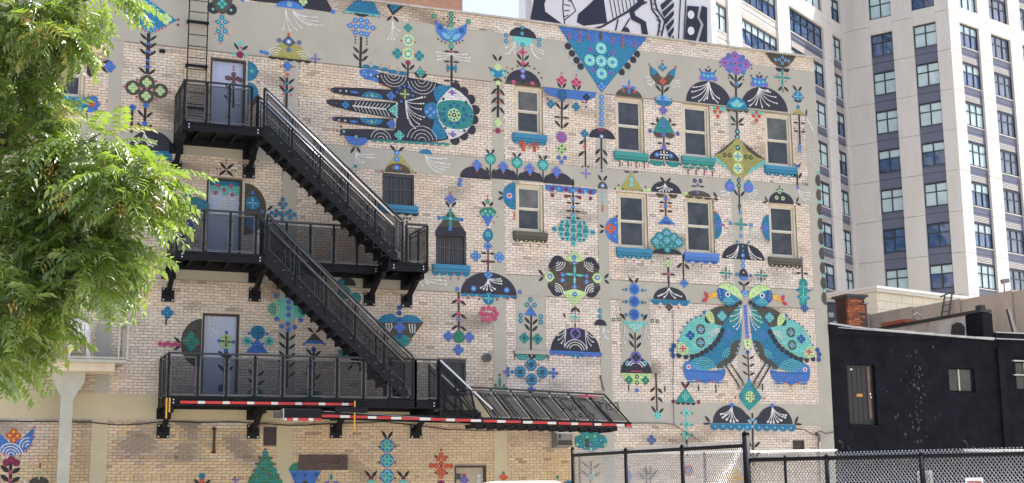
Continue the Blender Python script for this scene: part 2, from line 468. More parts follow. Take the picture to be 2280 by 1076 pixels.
mm = pnt.nodes.new('ShaderNodeMath'); mm.operation = 'MULTIPLY'; pnt.links.new(mz, mm.inputs[0]); pnt.links.new(mx_, mm.inputs[1])
pm2 = pnt.nodes.new('ShaderNodeMix'); pm2.data_type = 'RGBA'; pm2.blend_type = 'MULTIPLY'
pnt.links.new(mm.outputs[0], pm2.inputs[0]); pnt.links.new(pmx.outputs[2], pm2.inputs[6]); pnt.links.new(brt.outputs['Color'], pm2.inputs[7])
pnt.links.new(pm2.outputs[2], pbs.inputs['Base Color'])

ZS = 1.993                                      # the survey sheets of the mural were drawn at twice the photo's scale
class Mural:
    idx = 0
    def __init__(s, name, ox, oy, plane=0.0, zs=ZS, mirror=None, parent=None):
        Mural.idx += 1
        s.name = name; s.ox = ox; s.oy = oy; s.plane = plane; s.y = plane - (0.0115 if plane == 0 else 0.003) - (Mural.idx * 0.000017) % 0.00012; s.v = []; s.f = []; s.c = []; s.zs = zs; s.mirror = mirror; s.parent = parent or building
    def W(s, x, y):
        p = wall(s.ox + x / s.zs, s.oy + y / s.zs, s.plane)
        return p.x, p.z
    def S(s, x, y):
        p = wall(s.ox + x / s.zs, s.oy + y / s.zs, s.plane)
        return (p - CAM).dot(Fv) / FOC / s.zs
    def raw(s, pts, c):
        n = len(s.v); col = (*PAL[c], 1)
        if s.mirror: pts = [s.mirror(x, z) for (x, z) in pts]
        a = sum(pts[i][0] * pts[(i + 1) % len(pts)][1] - pts[(i + 1) % len(pts)][0] * pts[i][1] for i in range(len(pts)))
        if a < 0: pts = pts[::-1]
        s.v += [(x, s.y, z) for x, z in pts]; s.f.append(tuple(range(n, n + len(pts)))); s.c += [col] * len(pts)
        s.y -= 0.00012
        return s
    def pg(s, pts, c, smooth=0):
        q = [s.W(*p) for p in pts]
        for _ in range(smooth):
            q2 = []
            for i in range(len(q)):
                a, b = q[i], q[(i + 1) % len(q)]
                q2 += [(a[0] * .75 + b[0] * .25, a[1] * .75 + b[1] * .25), (a[0] * .25 + b[0] * .75, a[1] * .25 + b[1] * .75)]
            q = q2
        return s.raw(q, c)
    def el(s, X, Z, rx, rz, c, a0=0, a1=360, n=None):
        n = n or (18 if rx > .06 else 12 if rx > .03 else 8)
        k = n if a1 - a0 >= 360 else n + 1
        return s.raw([(X + rx * math.cos(math.radians(a0 + (a1 - a0) * i / n)), Z + rz * math.sin(math.radians(a0 + (a1 - a0) * i / n))) for i in range(k)], c)
    def d(s, x, y, r, c, c2=None, k=.5):
        X, Z = s.W(x, y); m = s.S(x, y) * r
        s.el(X, Z, m, m, c)
        if c2: s.el(X, Z, m * k, m * k, c2)
        return s
    def ds(s, pts, r, c, c2=None):
        for p in pts: s.d(p[0], p[1], r, c, c2)
        return s
    def ln(s, x1, y1, x2, y2, w, c='k'):
        a = Vector(s.W(x1, y1)); b = Vector(s.W(x2, y2)); d = (b - a)
        if d.length < 1e-6: return s
        d.normalize(); n = Vector((-d.y, d.x)) * (s.S(x1, y1) * w / 2)
        return s.raw([tuple(a + n), tuple(a - n), tuple(b - n), tuple(b + n)], c)
    def lf(s, x1, y1, x2, y2, w=12, c='k'):
        a = Vector(s.W(x1, y1)); b = Vector(s.W(x2, y2)); d = b - a; n = Vector((-d.y, d.x)).normalized() * (s.S(x1, y1) * w / 2)
        P_ = [a + d * t + n * math.sin(math.pi * t) ** .8 for t in (0, .15, .35, .55, .75, .9, 1)]
        Q_ = [a + d * t - n * math.sin(math.pi * t) ** .8 for t in (.9, .75, .55, .35, .15)]
        return s.raw([tuple(p) for p in P_ + Q_], c)
    def hd(s, x, y, w, h, c):
        """half ellipse standing on (h>0) or hanging from (h<0) a level base"""
        X, Z = s.W(x, y); m = s.S(x, y)
        return s.el(X, Z, w / 2 * m * 1.06, abs(h) * m, c, 0 if h > 0 else 180, 180 if h > 0 else 360, 20)
    def hs(s, x, y, rx, ry, c, sgn=1):
        X, Z = s.W(x, y); m = s.S(x, y)
        return s.el(X, Z, rx * m * 1.06, ry * m, c, -90 if sgn > 0 else 90, 90 if sgn > 0 else 270, 20)
    def sc(s, x1, y1, x2, y2, n, c, h=None):
        for i in range(n):
            t = (i + .5) / n; w = (x2 - x1) / n
            s.hd(x1 + (x2 - x1) * t, y1 + (y2 - y1) * t, w * 1.0, -(h or w / 2), c)
        return s
    def q4(s, x, y, r, c, c2=None):
        for dx, dy in ((0, -1), (1, 0.1), (0, 1.1), (-1, -.05)): s.d(x + dx * r * 1.15, y + dy * r * 1.15, r, c, c2, .45)
        return s
    def x4(s, x, y, l, w, c):
        for dx, dy in ((0, -1), (1, .1), (0, 1), (-1, -.1)): s.lf(x, y, x + dx * l, y + dy * l, w, c)
        return s
    def curve(s, pts, w, c):
        P_ = [Vector(s.W(*p)) for p in pts]; m = s.S(*pts[0]) * w / 2; L, Rr = [], []
        for i, p in enumerate(P_):
            d = (P_[min(i + 1, len(P_) - 1)] - P_[max(0, i - 1)]).normalized(); n = Vector((-d.y, d.x)) * m
            L.append(p + n); Rr.append(p - n)
        for i in range(len(P_) - 1):
            s.raw([tuple(L[i]), tuple(Rr[i]), tuple(Rr[i + 1]), tuple(L[i + 1])], c); s.y += 0.00012
        s.y -= 0.00012
        return s
    def fan(s, x, y, tips, c='w', tip=4, w=3, beads=2):
        for (tx, ty) in tips:
            dx, dy = tx - x, ty - y
            cx, cy = x + dx * .22, y + dy * (.72 if dy > 0 else .3) + abs(dx) * .08
            pts = [((1 - t) ** 2 * x + 2 * t * (1 - t) * cx + t * t * tx, (1 - t) ** 2 * y + 2 * t * (1 - t) * cy + t * t * ty) for t in [i / 8 for i in range(9)]]
            s.curve(pts, w, c)
            s.d(tx, ty, tip, c)
            if beads > 1: s.d(pts[7][0], pts[7][1], tip * .8, c)
        return s
    def ar(s, x, y, r, n, c='w', a0=0, a1=180, w=3, r0=None):
        for k in range(n):
            rr = r * (k + 1) / n if r0 is None else r0 + (r - r0) * k / max(1, n - 1)
            s.curve([(x + rr * math.cos(math.radians(a0 + (a1 - a0) * i / 12)), y + .1 * rr * math.cos(math.radians(a0 + (a1 - a0) * i / 12)) - rr * math.sin(math.radians(a0 + (a1 - a0) * i / 12))) for i in range(13)], w, c)
        return s
    def stem(s, x1, y1, x2, y2, w, ys=(), l=32, up=1, c='k', lw=12):
        s.ln(x1, y1, x2, y2, w, c)
        for yy in ys:
            t = (yy - y1) / (y2 - y1); xx = x1 + (x2 - x1) * t
            if up == 0: s.lf(xx - l - 5, yy - 2, xx - 5, yy, lw, c); s.lf(xx + 5, yy, xx + l + 5, yy + 3, lw, c)
            else: s.lf(xx - l - 4, yy - up * 30 - 2, xx - 5, yy, lw, c); s.lf(xx + l + 4, yy - up * 28 + 6, xx + 5, yy + 3, lw, c)
        return s
    def done(s):
        me = bpy.data.meshes.new(s.name); me.from_pydata(s.v, [], s.f); me.update(); colour(me, s.c); me.materials.append(paint_mat)
        o = bpy.data.objects.new(s.name, me); COL.objects.link(o); o.parent = s.parent
        o.matrix_parent_inverse = Matrix.Translation(-building.location)
        return o
# ------------------------------------------------------------------ mural motifs (sheet origin in photo pixels, sheet scale 1.993)
def A(name): return Mural(name, 0, 0)
def Bq(name): return Mural(name, 400, 0)
def Cq(name): return Mural(name, 880, 0)
def Dq(name): return Mural(name, 1340, 0)
def E_(name): return Mural(name, 0, 536)
def Fq(name): return Mural(name, 400, 536)
def G(name): return Mural(name, 880, 536)
def H(name): return Mural(name, 1340, 536)

# --- upper left sheet
m = A('painted_diamond_flower')
m.stem(660, 148, 653, 330, 15, (180, 212, 247, 330), 34).ds([(658, 195), (657, 230), (656, 270), (655, 297)], 7, 'b').ds([(645, 196), (672, 197), (645, 230), (671, 232), (640, 297), (668, 299)], 4, 's')
m.pg([(655, -2), (785, 92), (665, 150), (556, 60)], 't').ar(660, 148, 42, 3, 'l', 20, 160, 4).ar(655, -4, 46, 3, 'l', 200, 340, 4).q4(593, 68, 12, 'L').q4(737, 85, 12, 'L').x4(663, 76, 22, 9, 'b')
m.ds([(602, 112), (615, 120), (630, 130), (645, 140), (690, 142), (705, 135), (720, 128), (735, 120)], 5, 'p').ds([(790, 88), (790, 112)], 6, 'm').done()
m = A('painted_clover_flower')
for q in ((652, 367), (590, 390), (711, 404), (648, 427)):
    m.d(*q, 34, 'o').q4(q[0], q[1], 10, 'L')
m.ds([(650, 396), (620, 392), (680, 400), (552, 386), (752, 410), (610, 356), (692, 362), (606, 432), (690, 440)], 6, 'p').done()
m = A('painted_sprout')
m.stem(645, 465, 640, 600, 11, (520, 575), 30).stem(587, 485, 583, 590, 11).lf(550, 497, 577, 530).d(646, 468, 12, 'b').d(588, 478, 14, 'b', 'B').d(642, 550, 12, 'b').done()
m = A('painted_awning')
m.hd(672, 668, 185, 90, 'n').fan(640, 592, [(660, 645), (678, 650), (690, 640), (695, 628), (600, 640)]).pg([(630, 668), (762, 672), (762, 700), (630, 698)], 't').sc(635, 698, 762, 702, 4, 't', 12).ds([(672, 685), (718, 688)], 7, 'a').done()
m = A('painted_blossom')
for k in range(6): m.d(408 + 22 * math.cos(k * 1.05), 463 + 26 * math.sin(k * 1.05), 15, 'b')
m.d(406, 464, 13, 'r').ds([(440, 460), (410, 425), (385, 490)], 4, 'p').done()
m = A('painted_awning'); m.pg([(270, 440), (392, 437), (388, 490), (345, 500), (270, 495)], 't').ln(270, 462, 390, 466, 2, 'n').done()
m = A('painted_bud'); m.pg([(385, 245), (420, 245), (440, 285), (435, 320), (385, 352)], 'n', 1).d(420, 290, 12, 'b').lf(445, 285, 487, 268).lf(440, 288, 478, 326).q4(488, 296, 12, 'b').done()
m = A('painted_leaf'); m.lf(400, 150, 442, 172).done()

# --- second sheet
m = Bq('painted_beetle')
m.d(150, 36, 28, 'n').d(226, 42, 28, 'n').pg([(140, -8), (240, -8), (222, 40), (190, 72), (155, 38)], 'o', 1).q4(188, 18, 11, 'e', 'a').ds([(148, 42), (228, 46)], 6, 'a')
for p in ((187, 78), (172, 98), (203, 98), (187, 118), (172, 140), (201, 140), (184, 160), (183, 176)): m.d(*p, 11, 't', 'a', .45)
m.ds([(157, 96), (218, 98), (165, 124), (205, 126), (157, 150), (215, 152), (183, 192)], 4, 'r').done()
m = Bq('painted_seedling'); m.d(268, 243, 16, 'm').lf(240, 190, 263, 224).lf(304, 204, 274, 224).ds([(270, 186), (260, 200), (280, 202), (240, 240), (297, 246)], 8, 'a').d(271, 212, 5, 'p').done()
m = Bq('painted_mushroom_cap')
m.pg([(288, -4), (640, -20), (684, 58), (560, 40), (430, 16), (330, 6)], 'n').hd(488, 37, 118, 34, 'b').d(487, 20, 12, 'l', 'y').q4(548, 8, 9, 'L').d(680, 54, 10, 'b').d(278, 2, 8, 'b')
m.fan(470, 40, [(458, 133), (490, 137), (520, 134)]).fan(500, 42, [(540, 124), (575, 112), (600, 115), (612, 96), (632, 114), (608, 78), (560, 76)]).done()
m = Bq('painted_bell')
m.pg([(483, 158), (500, 185), (545, 215), (582, 270), (490, 262), (398, 250), (430, 208), (468, 180)], 'y').ar(430, 254, 42, 4, 'w', 60, 170, 3).ar(545, 270, 42, 4, 'w', 15, 125, 3).pg([(483, 158), (516, 192), (484, 210), (452, 186)], 'o').d(484, 186, 15, 'b', 'w').ds([(441, 180), (530, 190), (483, 222)], 11, 's').d(483, 153, 7, 'r')
m.sc(395, 250, 585, 272, 5, 'k', 13).ds([(362, 230), (377, 234), (388, 238)], 8, 'b').x4(602, 262, 26, 10, 'b').d(602, 262, 6, 'r').done()
m = Bq('painted_stem_flower')
m.stem(476, 345, 473, 480, 11, (372, 410), 30).q4(479, 294, 10, 'b', 's').d(478, 332, 8, 'r').ds([(476, 372), (476, 408)], 8, 't').ds([(460, 385), (495, 386), (459, 420), (494, 423), (450, 295), (508, 298)], 5, 'r').done()
m = Bq('painted_skirt_flower')
m.pg([(800, -10), (850, -10), (890, 68), (730, 48)], 't').sc(730, 48, 890, 68, 5, 'a', 9).hd(806, 62, 62, -14, 'n').ln(770, 8, 845, 16, 4, 'b')
m.stem(805, 165, 801, 303, 11, (238, 270), 30)
for p in ((805, 90), (830, 97), (780, 92), (757, 115), (782, 119), (806, 117), (830, 122), (857, 125), (780, 145), (806, 150), (830, 153)): m.d(*p, 12, 'b', 'l', .45)
m.ds([(743, 112), (870, 128), (765, 100), (845, 105), (765, 135), (845, 145)], 4, 'r').ds([(780, 165), (780, 178), (780, 190), (830, 172), (830, 185), (830, 197)], 4, 'k').done()
m = Bq('painted_pendant')
m.pg([(908, 6), (1002, 22), (945, 70)], 'n').pg([(925, 10), (990, 20), (945, 55)], 't').lf(918, 94, 942, 72).lf(972, 100, 948, 72).fan(943, 90, [(925, 174), (940, 178), (952, 175), (966, 158), (976, 138)]).d(945, 36, 5, 'o').done()
m = Bq('painted_medallion_flower')
m.stem(1013, 288, 1012, 348, 8, (310,), 26).q4(1013, 124, 9, 'e').ds([(1015, 180), (1013, 240)], 28, 'L')
for yy in (180, 240):
    for k in range(8): m.d(1014 + 14 * math.cos(k * .785), yy + 14 * math.sin(k * .785), 4.5, 'b')
m.q4(966, 238, 11, 'e', 'B').q4(1062, 248, 11, 'e', 'B').d(1013, 280, 12, 'm').ds([(985, 183), (1043, 188), (985, 235), (1042, 240)], 5, 'r').done()
m = Bq('painted_seedling'); m.q4(1068, 322, 10, 'e', 'a').lf(1040, 320, 1064, 350).lf(1098, 328, 1074, 350).ds([(1068, 298), (1090, 318)], 4, 'r').done()

# --- the hand (surveyed on its own sheet, scale 5.125, origin 720,130)
m = Mural('painted_hand', 720, 130, zs=5.125)
m.pg([(40, 340), (90, 332)], 'n') if False else None
for (x, y) in ((490, 105), (597, 118), (700, 140), (795, 165), (905, 185)): m.hd(x, y + 12, 100, 48, 't')
NAVY = [(655, 165), (760, 190), (950, 215), (1100, 245), (1290, 280), (1420, 320), (1420, 930), (1250, 955), (900, 945), (545, 930), (545, 880), (800, 825), (830, 790), (830, 700), (850, 680), (850, 510), (820, 490), (800, 440), (790, 360), (640, 290), (560, 200)]
m.pg(NAVY, 'n')
m.pg([(80, 350), (120, 332), (450, 340), (800, 362), (830, 495), (640, 470), (300, 430), (110, 395), (82, 370)], 'n')
m.pg([(32, 480), (80, 470), (400, 480), (850, 510), (850, 690), (600, 655), (300, 600), (90, 545), (40, 515)], 'n')
m.pg([(95, 680), (130, 668), (450, 678), (800, 690), (800, 810), (500, 775), (200, 735), (110, 710)], 'n')
m.pg([(185, 820), (220, 805), (500, 810), (830, 825), (840, 930), (545, 935), (230, 880), (190, 855)], 'n')
m.pg([(410, 125), (540, 125), (655, 160), (560, 195), (630, 240), (630, 280), (560, 260), (470, 235), (415, 190)], 'b', 1).ds([(465, 150), (485, 185), (455, 180), (580, 240)], 11, 'l').ds([(540, 190), (618, 208)], 12, 'w')
m.ar(800, 180, 145, 4, 'w', 190, 350, 6).ar(1120, 250, 160, 4, 'w', 190, 350, 6).ar(655, 930, 115, 3, 'w', 8, 172, 6).ar(1125, 945, 170, 4, 'w', 8, 172, 6)
m.hd(556, 455, 240, 75, 't').hd(548, 690, 260, -75, 't').ds([(553, 425), (550, 727)], 17, 'L', 'o').ds([(498, 428), (600, 435), (508, 718), (592, 732)], 10, 'l')
for q in ((770, 430), (770, 750)): m.q4(q[0], q[1], 24, 'b', 's')
for k in range(10): m.ln(345 + k * 40, 548 + k * 4, 380 + k * 42, 492 + k * 3.4, 7, 'w').ln(345 + k * 40, 548 + k * 4, 375 + k * 42, 605 + k * 7, 7, 'w')
m.ln(330, 545, 715, 585, 16, 'w').pg([(735, 590), (848, 510), (842, 685)], 'a').ds([(838, 515), (840, 675)], 10, 'w').ds([(775, 592), (810, 565), (815, 600), (808, 630)], 9, 'm').ds([(750, 550), (748, 632)], 8, 'p')
m.q4(250, 532, 22, 't', 'b').ds([(95, 508), (145, 516)], 15, 'o').ds([(105, 365), (118, 690)], 12, 's').ds([(190, 373), (258, 378), (175, 710), (245, 717)], 13, 'w', 'o').lf(295, 385, 405, 395, 34, 'b').lf(290, 722, 400, 732, 34, 'b').d(230, 838, 16, 'a')
m.d(928, 412, 62, 'o').x4(928, 412, 62, 18, 'L')
for k in range(9): m.d(928 + 92 * math.cos(k * .62 - 2.9), 412 + 92 * math.sin(k * .62 - 2.9), 17, 'b', 's')
m.fan(930, 485, [(1155, 445), (1120, 445), (1110, 520), (1140, 520), (1110, 585), (1145, 675), (1105, 700), (1090, 755), (1045, 800), (960, 690), (1000, 765)], tip=10, w=7)
m.q4(862, 882, 26, 'a', 'e')
for k in range(11): m.hd(580 + k * 82, 925 + k * 4.5, 82, -34, 'e')
for k in range(10): m.d(620 + k * 82, 930 + k * 4.5, 8, 'k')
m.pg([(225, 880), (330, 900), (525, 915), (470, 990), (400, 1005), (300, 985)], 'b', 1).d(370, 895, 17, 'a').ds([(340, 925), (400, 930), (370, 935)], 9, 'm')
m.ds([(60, 355), (228, 305), (228, 430), (68, 690), (210, 655), (205, 735), (110, 455), (110, 570), (120, 820), (655, 300), (680, 312), (705, 325), (730, 335)], 10, 'r').ds([(200, 785), (155, 830), (197, 882)], 12, 'k').ds([(540, 62), (655, 75), (752, 95), (852, 118), (655, 105), (750, 125)], 8, 'r').done()
m = Mural('painted_eye', 720, 130, zs=5.125)
for (x, y) in ((1510, 330), (1600, 385), (1680, 470), (1730, 590), (1715, 700), (1685, 815), (1600, 880), (1500, 935)): m.d(x, y, 58, 'n')
m.ds([(1365, 400), (1240, 600), (1330, 830)], 100, 't').pg([(1255, 330), (1420, 310), (1465, 320), (1400, 420), (1290, 520), (1260, 420)], 't', 1).pg([(1290, 640), (1420, 930), (1340, 910), (1260, 840), (1250, 740)], 't', 1).q4(1220, 612, 34, 'b', 'l')
m.pg([(1468, 332), (1560, 385), (1650, 470), (1700, 570), (1712, 650), (1690, 760), (1620, 850), (1530, 905), (1440, 930), (1390, 830), (1320, 720), (1290, 610), (1300, 510), (1370, 420), (1420, 370)], 'w')
m.pg([(1300, 520), (1350, 488), (1470, 475), (1590, 485), (1670, 530), (1705, 600), (1712, 690), (1690, 770), (1620, 808), (1500, 812), (1380, 780), (1320, 700), (1295, 610)], 'e', 1)
m.d(1490, 650, 78, 'L')
for k in range(8): m.d(1490 + 52 * math.cos(k * .785), 650 + 52 * math.sin(k * .785), 13, 'b' if k % 2 else 'k')
for k in range(10): m.d(1490 + 135 * math.cos(k * .628), 645 + 105 * math.sin(k * .628), 22, 'B')
m.ds([(1330, 632), (1365, 635), (1640, 660), (1680, 665), (1485, 515), (1485, 785)], 15, 'B').d(1490, 650, 27, 'k').d(1490, 650, 12, 'w').ds([(1365, 466), (1628, 503), (1390, 798), (1606, 828)], 16, 'k').q4(1468, 392, 15, 'u').q4(1475, 870, 16, 'u').ds([(1430, 390), (1510, 400), (1432, 860), (1510, 875)], 9, 'r').done()
m = Bq('painted_bell'); m.lf(757, 682, 779, 650).lf(802, 680, 785, 652).fan(780, 676, [(780, 730), (800, 725), (816, 722), (834, 700), (850, 700), (858, 687), (863, 702)]).d(780, 738, 9, 'e').done()
m = Bq('painted_lintel')
m.pg([(966, 672), (1046, 770), (900, 764)], 'y').hd(968, 768, 112, 44, 'o').ds([(963, 680), (963, 708), (963, 745)], 12, 'b', 'l').lf(934, 644, 959, 674).lf(996, 652, 970, 674).ds([(948, 745), (980, 747), (900, 760), (1048, 768)], 5, 'r').done()
m = Cq('painted_plume'); m.hd(135, 684, 56, 22, 't').fan(130, 688, [(185, 762), (205, 770), (216, 755), (236, 745), (216, 725), (240, 730), (200, 705), (226, 703)]).done()
m = Bq('painted_awning'); m.sc(915, 930, 1062, 946, 4, 'n', 18).ds([(1008, 955), (1008, 985), (994, 970), (1022, 972), (1008, 970)], 5, 'k').done()

# --- around the doors
m = Bq('painted_lobe'); m.hs(302, 316, 42, 46, 't').hs(302, 415, 46, 52, 't').d(320, 316, 13, 'e', 'a').ds([(347, 318), (350, 365)], 5, 'm').done()
m = Mural('painted_door_flower', 400, 0, plane=0.10)
m.stem(238, 365, 238, 478, 9).lf(195, 420, 235, 456).lf(203, 378, 235, 406).ds([(240, 330), (222, 348), (258, 350), (240, 350), (268, 356), (212, 346), (240, 370)], 11, 'm', 'g').ds([(240, 298), (240, 310)], 5, 'r').done()
m = Bq('painted_star'); 
for q in ((178, 720), (240, 727), (173, 781), (237, 786)): m.lf(207, 753, *q, 13)
m.ds([(207, 712), (207, 725), (165, 750), (180, 752), (232, 757), (248, 758)], 4, 'm').done()
m = Mural('painted_door_plume', 400, 0, plane=0.10)
m.pg([(132, 795), (274, 800), (274, 828), (132, 822)], 't').sc(136, 822, 272, 828, 3, 'a', 44).ds([(160, 855), (197, 843), (233, 865), (170, 825), (228, 826)], 9, 'p').fan(197, 868, [(152, 935), (165, 945), (182, 958), (200, 960), (215, 950), (240, 940), (252, 928), (262, 905), (260, 886)], tip=5, w=4).done()
m = Bq('painted_lobe'); m.hs(287, 928, 92, 118, 'o').d(324, 902, 31, 't', 'b', .3).x4(324, 902, 26, 9, 'l').d(322, 988, 28, 't').x4(322, 988, 22, 8, 'b').ds([(323, 857), (365, 940), (318, 1015)], 9, 'b').done()
m = Bq('painted_berry_sprig'); m.lf(388, 935, 414, 912)
for p in ((458, 886), (446, 905), (470, 907), (458, 922), (428, 937), (408, 946), (424, 957), (441, 948), (476, 947), (490, 938), (508, 954), (490, 966), (456, 957), (455, 976)): m.d(*p, 10, 't')
m.ds([(458, 905), (425, 946), (491, 952), (456, 942)], 5, 'r').done()
m = A('painted_leaf_mound'); m.hd(868, 940, 118, 66, 'g').ar(895, 935, 44, 4, 'b', 30, 150, 5).q4(828, 868, 9, 'e').ds([(825, 905), (860, 915)], 8, 'm').d(826, 1005, 32, 'b').lf(800, 1062, 822, 1042).lf(850, 1066, 830, 1040).done()
m = E_('painted_lobe'); m.hs(893, 455, 84, 108, 'o', -1).q4(848, 448, 18, 'g', 'e').d(848, 412, 10, 'e').d(848, 482, 10, 'e').ds([(824, 445), (874, 462)], 5, 'p').done()
m = E_('painted_pink_sprig'); m.ds([(710, 458), (728, 462), (745, 456), (760, 464), (778, 460), (790, 466)], 11, 'p').lf(773, 427, 802, 458).lf(770, 488, 802, 466).done()
m = Mural('painted_door_lily', 0, 536, plane=0.10)
m.stem(1003, 480, 998, 672, 18, (520, 580), 30, lw=15).d(1003, 448, 32, 'L').x4(1003, 448, 28, 8, 'o').ds([(1005, 408), (1002, 490), (972, 445), (1036, 450)], 8, 'b').fan(925, 325, [(938, 425), (960, 410), (982, 390)], w=4, tip=5).fan(950, 325, [(945, 400), (965, 395)], w=4, tip=5).d(985, 655, 18, 'B').done()
m = E_('painted_clover'); m.q4(743, 320, 13, 't').ln(738, 345, 736, 375, 8, 'o').done()
m = E_('painted_red_slats'); m.pg([(708, 75), (728, 80), (722, 140), (706, 138)], 'r').ds([(716, 90), (716, 110), (715, 128)], 4, 'Y').done()

m = Fq('painted_medallion_flower')
m.stem(340, 520, 338, 690, 14, (600, 640), 34).pg([(345, 432), (392, 500), (292, 498)], 'b').d(347, 408, 32, 't').x4(347, 408, 28, 9, 'B').d(300, 446, 21, 'a', 'e').d(396, 447, 21, 'a', 'e').ds([(320, 455), (370, 458), (330, 475), (345, 470), (362, 478)], 5, 'B').hd(335, 700, 70, 50, 'e').ds([(308, 412), (388, 414)], 7, 'b').done()
m = Fq('painted_shell_flower')
m.stem(478, 405, 474, 655, 12, (440, 480, 520, 560, 605), 34).pg([(384, 302), (415, 262), (455, 262), (480, 222), (510, 262), (548, 262), (578, 302), (545, 345), (510, 340), (480, 365), (448, 340), (415, 345)], 'a', 1).ar(400, 302, 42, 4, 'L', -70, 70, 4).pg([(545, 265), (580, 302), (545, 342), (520, 302)], 'e', 1).pg([(384, 302), (415, 268), (438, 302), (415, 340)], 'e', 1).ar(388, 302, 42, 4, 'L', -60, 60, 3)
m.ds([(483, 272), (483, 300), (483, 330)], 12, 'u', 'b').ds([(428, 245), (430, 347), (536, 352), (453, 380), (510, 384), (480, 370), (482, 395)], 11, 'b').lf(480, 222, 484, 258, 12).lf(448, 212, 480, 216, 10).done()
m = Fq('painted_bell_flower')
m.stem(595, 470, 590, 690, 11, (510, 615), 30).pg([(597, 408), (642, 456), (552, 456)], 'o').hd(597, 458, 80, 16, 'b').lf(566, 384, 594, 410).lf(630, 386, 602, 410).ds([(552, 460), (642, 460)], 6, 'b').ds([(595, 485), (595, 548), (592, 590), (590, 640)], 11, 'B').hd(588, 700, 80, 36, 'g').done()
m = Fq('painted_heart')
m.pg([(872, 362), (900, 332), (940, 324), (975, 345), (1010, 328), (1050, 335), (1082, 364), (1040, 420), (995, 470), (945, 440), (900, 400)], 'o').pg([(872, 362), (900, 332), (940, 324), (975, 345), (1010, 328), (1050, 335), (1082, 364)], 't').hd(985, 440, 80, -32, 'e').hd(985, 442, 80, 26, 'e')
for k in range(3): m.curve([(915 + k * 12, 366), (918 + k * 12, 385), (908 + k * 10, 405)], 5, 'w').curve([(1018 + k * 12, 370), (1020 + k * 12, 390), (1026 + k * 8, 410)], 5, 'w')
m.q4(976, 385, 12, 'b', 'u').ds([(975, 298), (975, 322), (975, 350), (975, 425)], 11, 'B').ds([(925, 432), (1025, 440)], 6, 'r').done()
m = Fq('painted_mushroom_cap'); m.hd(740, 200, 82, 38, 'n').d(720, 185, 12, 't').d(780, 255, 26, 'e').d(730, 230, 30, 'e').hd(735, 485, 60, -35, 'e').lf(745, 575, 768, 552).hd(960, 700, 120, 45, 'B').done()
m = Fq('painted_berry_tree'); 
for i, n in enumerate((1, 2, 3, 4, 5, 6)):
    for k in range(n): m.d(380 + (k - (n - 1) / 2) * 25, 945 + i * 25, 14, 'g' if (i + k) % 3 else 'e')
m.ds([(380, 925), (352, 962), (408, 965), (340, 990), (422, 992), (328, 1020), (438, 1052), (380, 965), (366, 1012), (395, 1040), (312, 1052)], 5, 'm').done()
m = Fq('painted_heart'); m.hd(522, 1020, 74, 34, 'g').hd(591, 1020, 74, 34, 'g').pg([(485, 1020), (628, 1022), (600, 1076), (580, 1110), (530, 1110), (510, 1076)], 'b').ds([(510, 1040), (556, 1040), (605, 1038)], 9, 'B').d(555, 985, 14, 'p').d(555, 968, 6, 'p').hd(556, 1080, 26, 16, 'o').done()
m = Fq('painted_caterpillar'); m.lf(896, 842, 920, 882, 13).lf(946, 844, 922, 882, 13)
for yy in (910, 976, 1046, 1110): m.d(920, yy, 31, 'b').q4(920, yy, 13, 'a', 'e')
m.ds([(885, 915), (955, 915), (885, 985), (955, 985), (890, 1055), (955, 1055)], 5, 'm').done()
for (x, y) in ((848, 1050), (991, 1050)):
    m = Fq('painted_seedling'); m.lf(x - 27, y - 30, x, y + 2, 13).lf(x + 28, y - 30, x + 4, y + 2, 13).d(x + 2, y + 5, 10, 'm').hd(x, y + 30, 34, 20, 'a').done()
m = Fq('painted_seedling'); m.d(99, 1045, 14, 't').d(99, 1068, 12, 'r').lf(62, 1058, 88, 1082, 13).lf(138, 1062, 110, 1082, 13).done()
m = Fq('painted_sprig'); m.x4(246, 1062, 18, 8, 'u').lf(672, 1032, 672, 1068, 12, 'e').lf(640, 1072, 668, 1070, 9, 'u').lf(710, 1074, 676, 1070, 9, 'u').done()
m = E_('painted_tulip')
m.stem(48, 985, 45, 1100, 13, (1030, 1070), 40, lw=20).pg([(-30, 850), (0, 858), (40, 895), (95, 880), (152, 828), (148, 880), (132, 912), (95, 945), (50, 955), (0, 935), (-30, 900)], 'b').ar(50, 952, 52, 4, 'w', 5, 175, 5).ar(128, 918, 42, 3, 'w', 85, 185, 5).q4(60, 866, 15, 'r', 'Y').ds([(50, 972), (28, 985), (72, 986)], 16, 'm').ds([(152, 830), (148, 870), (140, 908), (118, 935), (90, 955), (20, 948)], 5, 'p').ds([(46, 1028), (45, 1064)], 9, 'p').done()
m = E_('painted_mound'); m.hd(172, 1078, 80, 30, 'o').ln(178, 1010, 172, 1060, 5, 'L').ds([(178, 992), (177, 1004)], 5, 'm').x4(176, 1030, 16, 6, 'L').d(274, 1066, 13, 'r').d(110, 1068, 7, 'w').done()

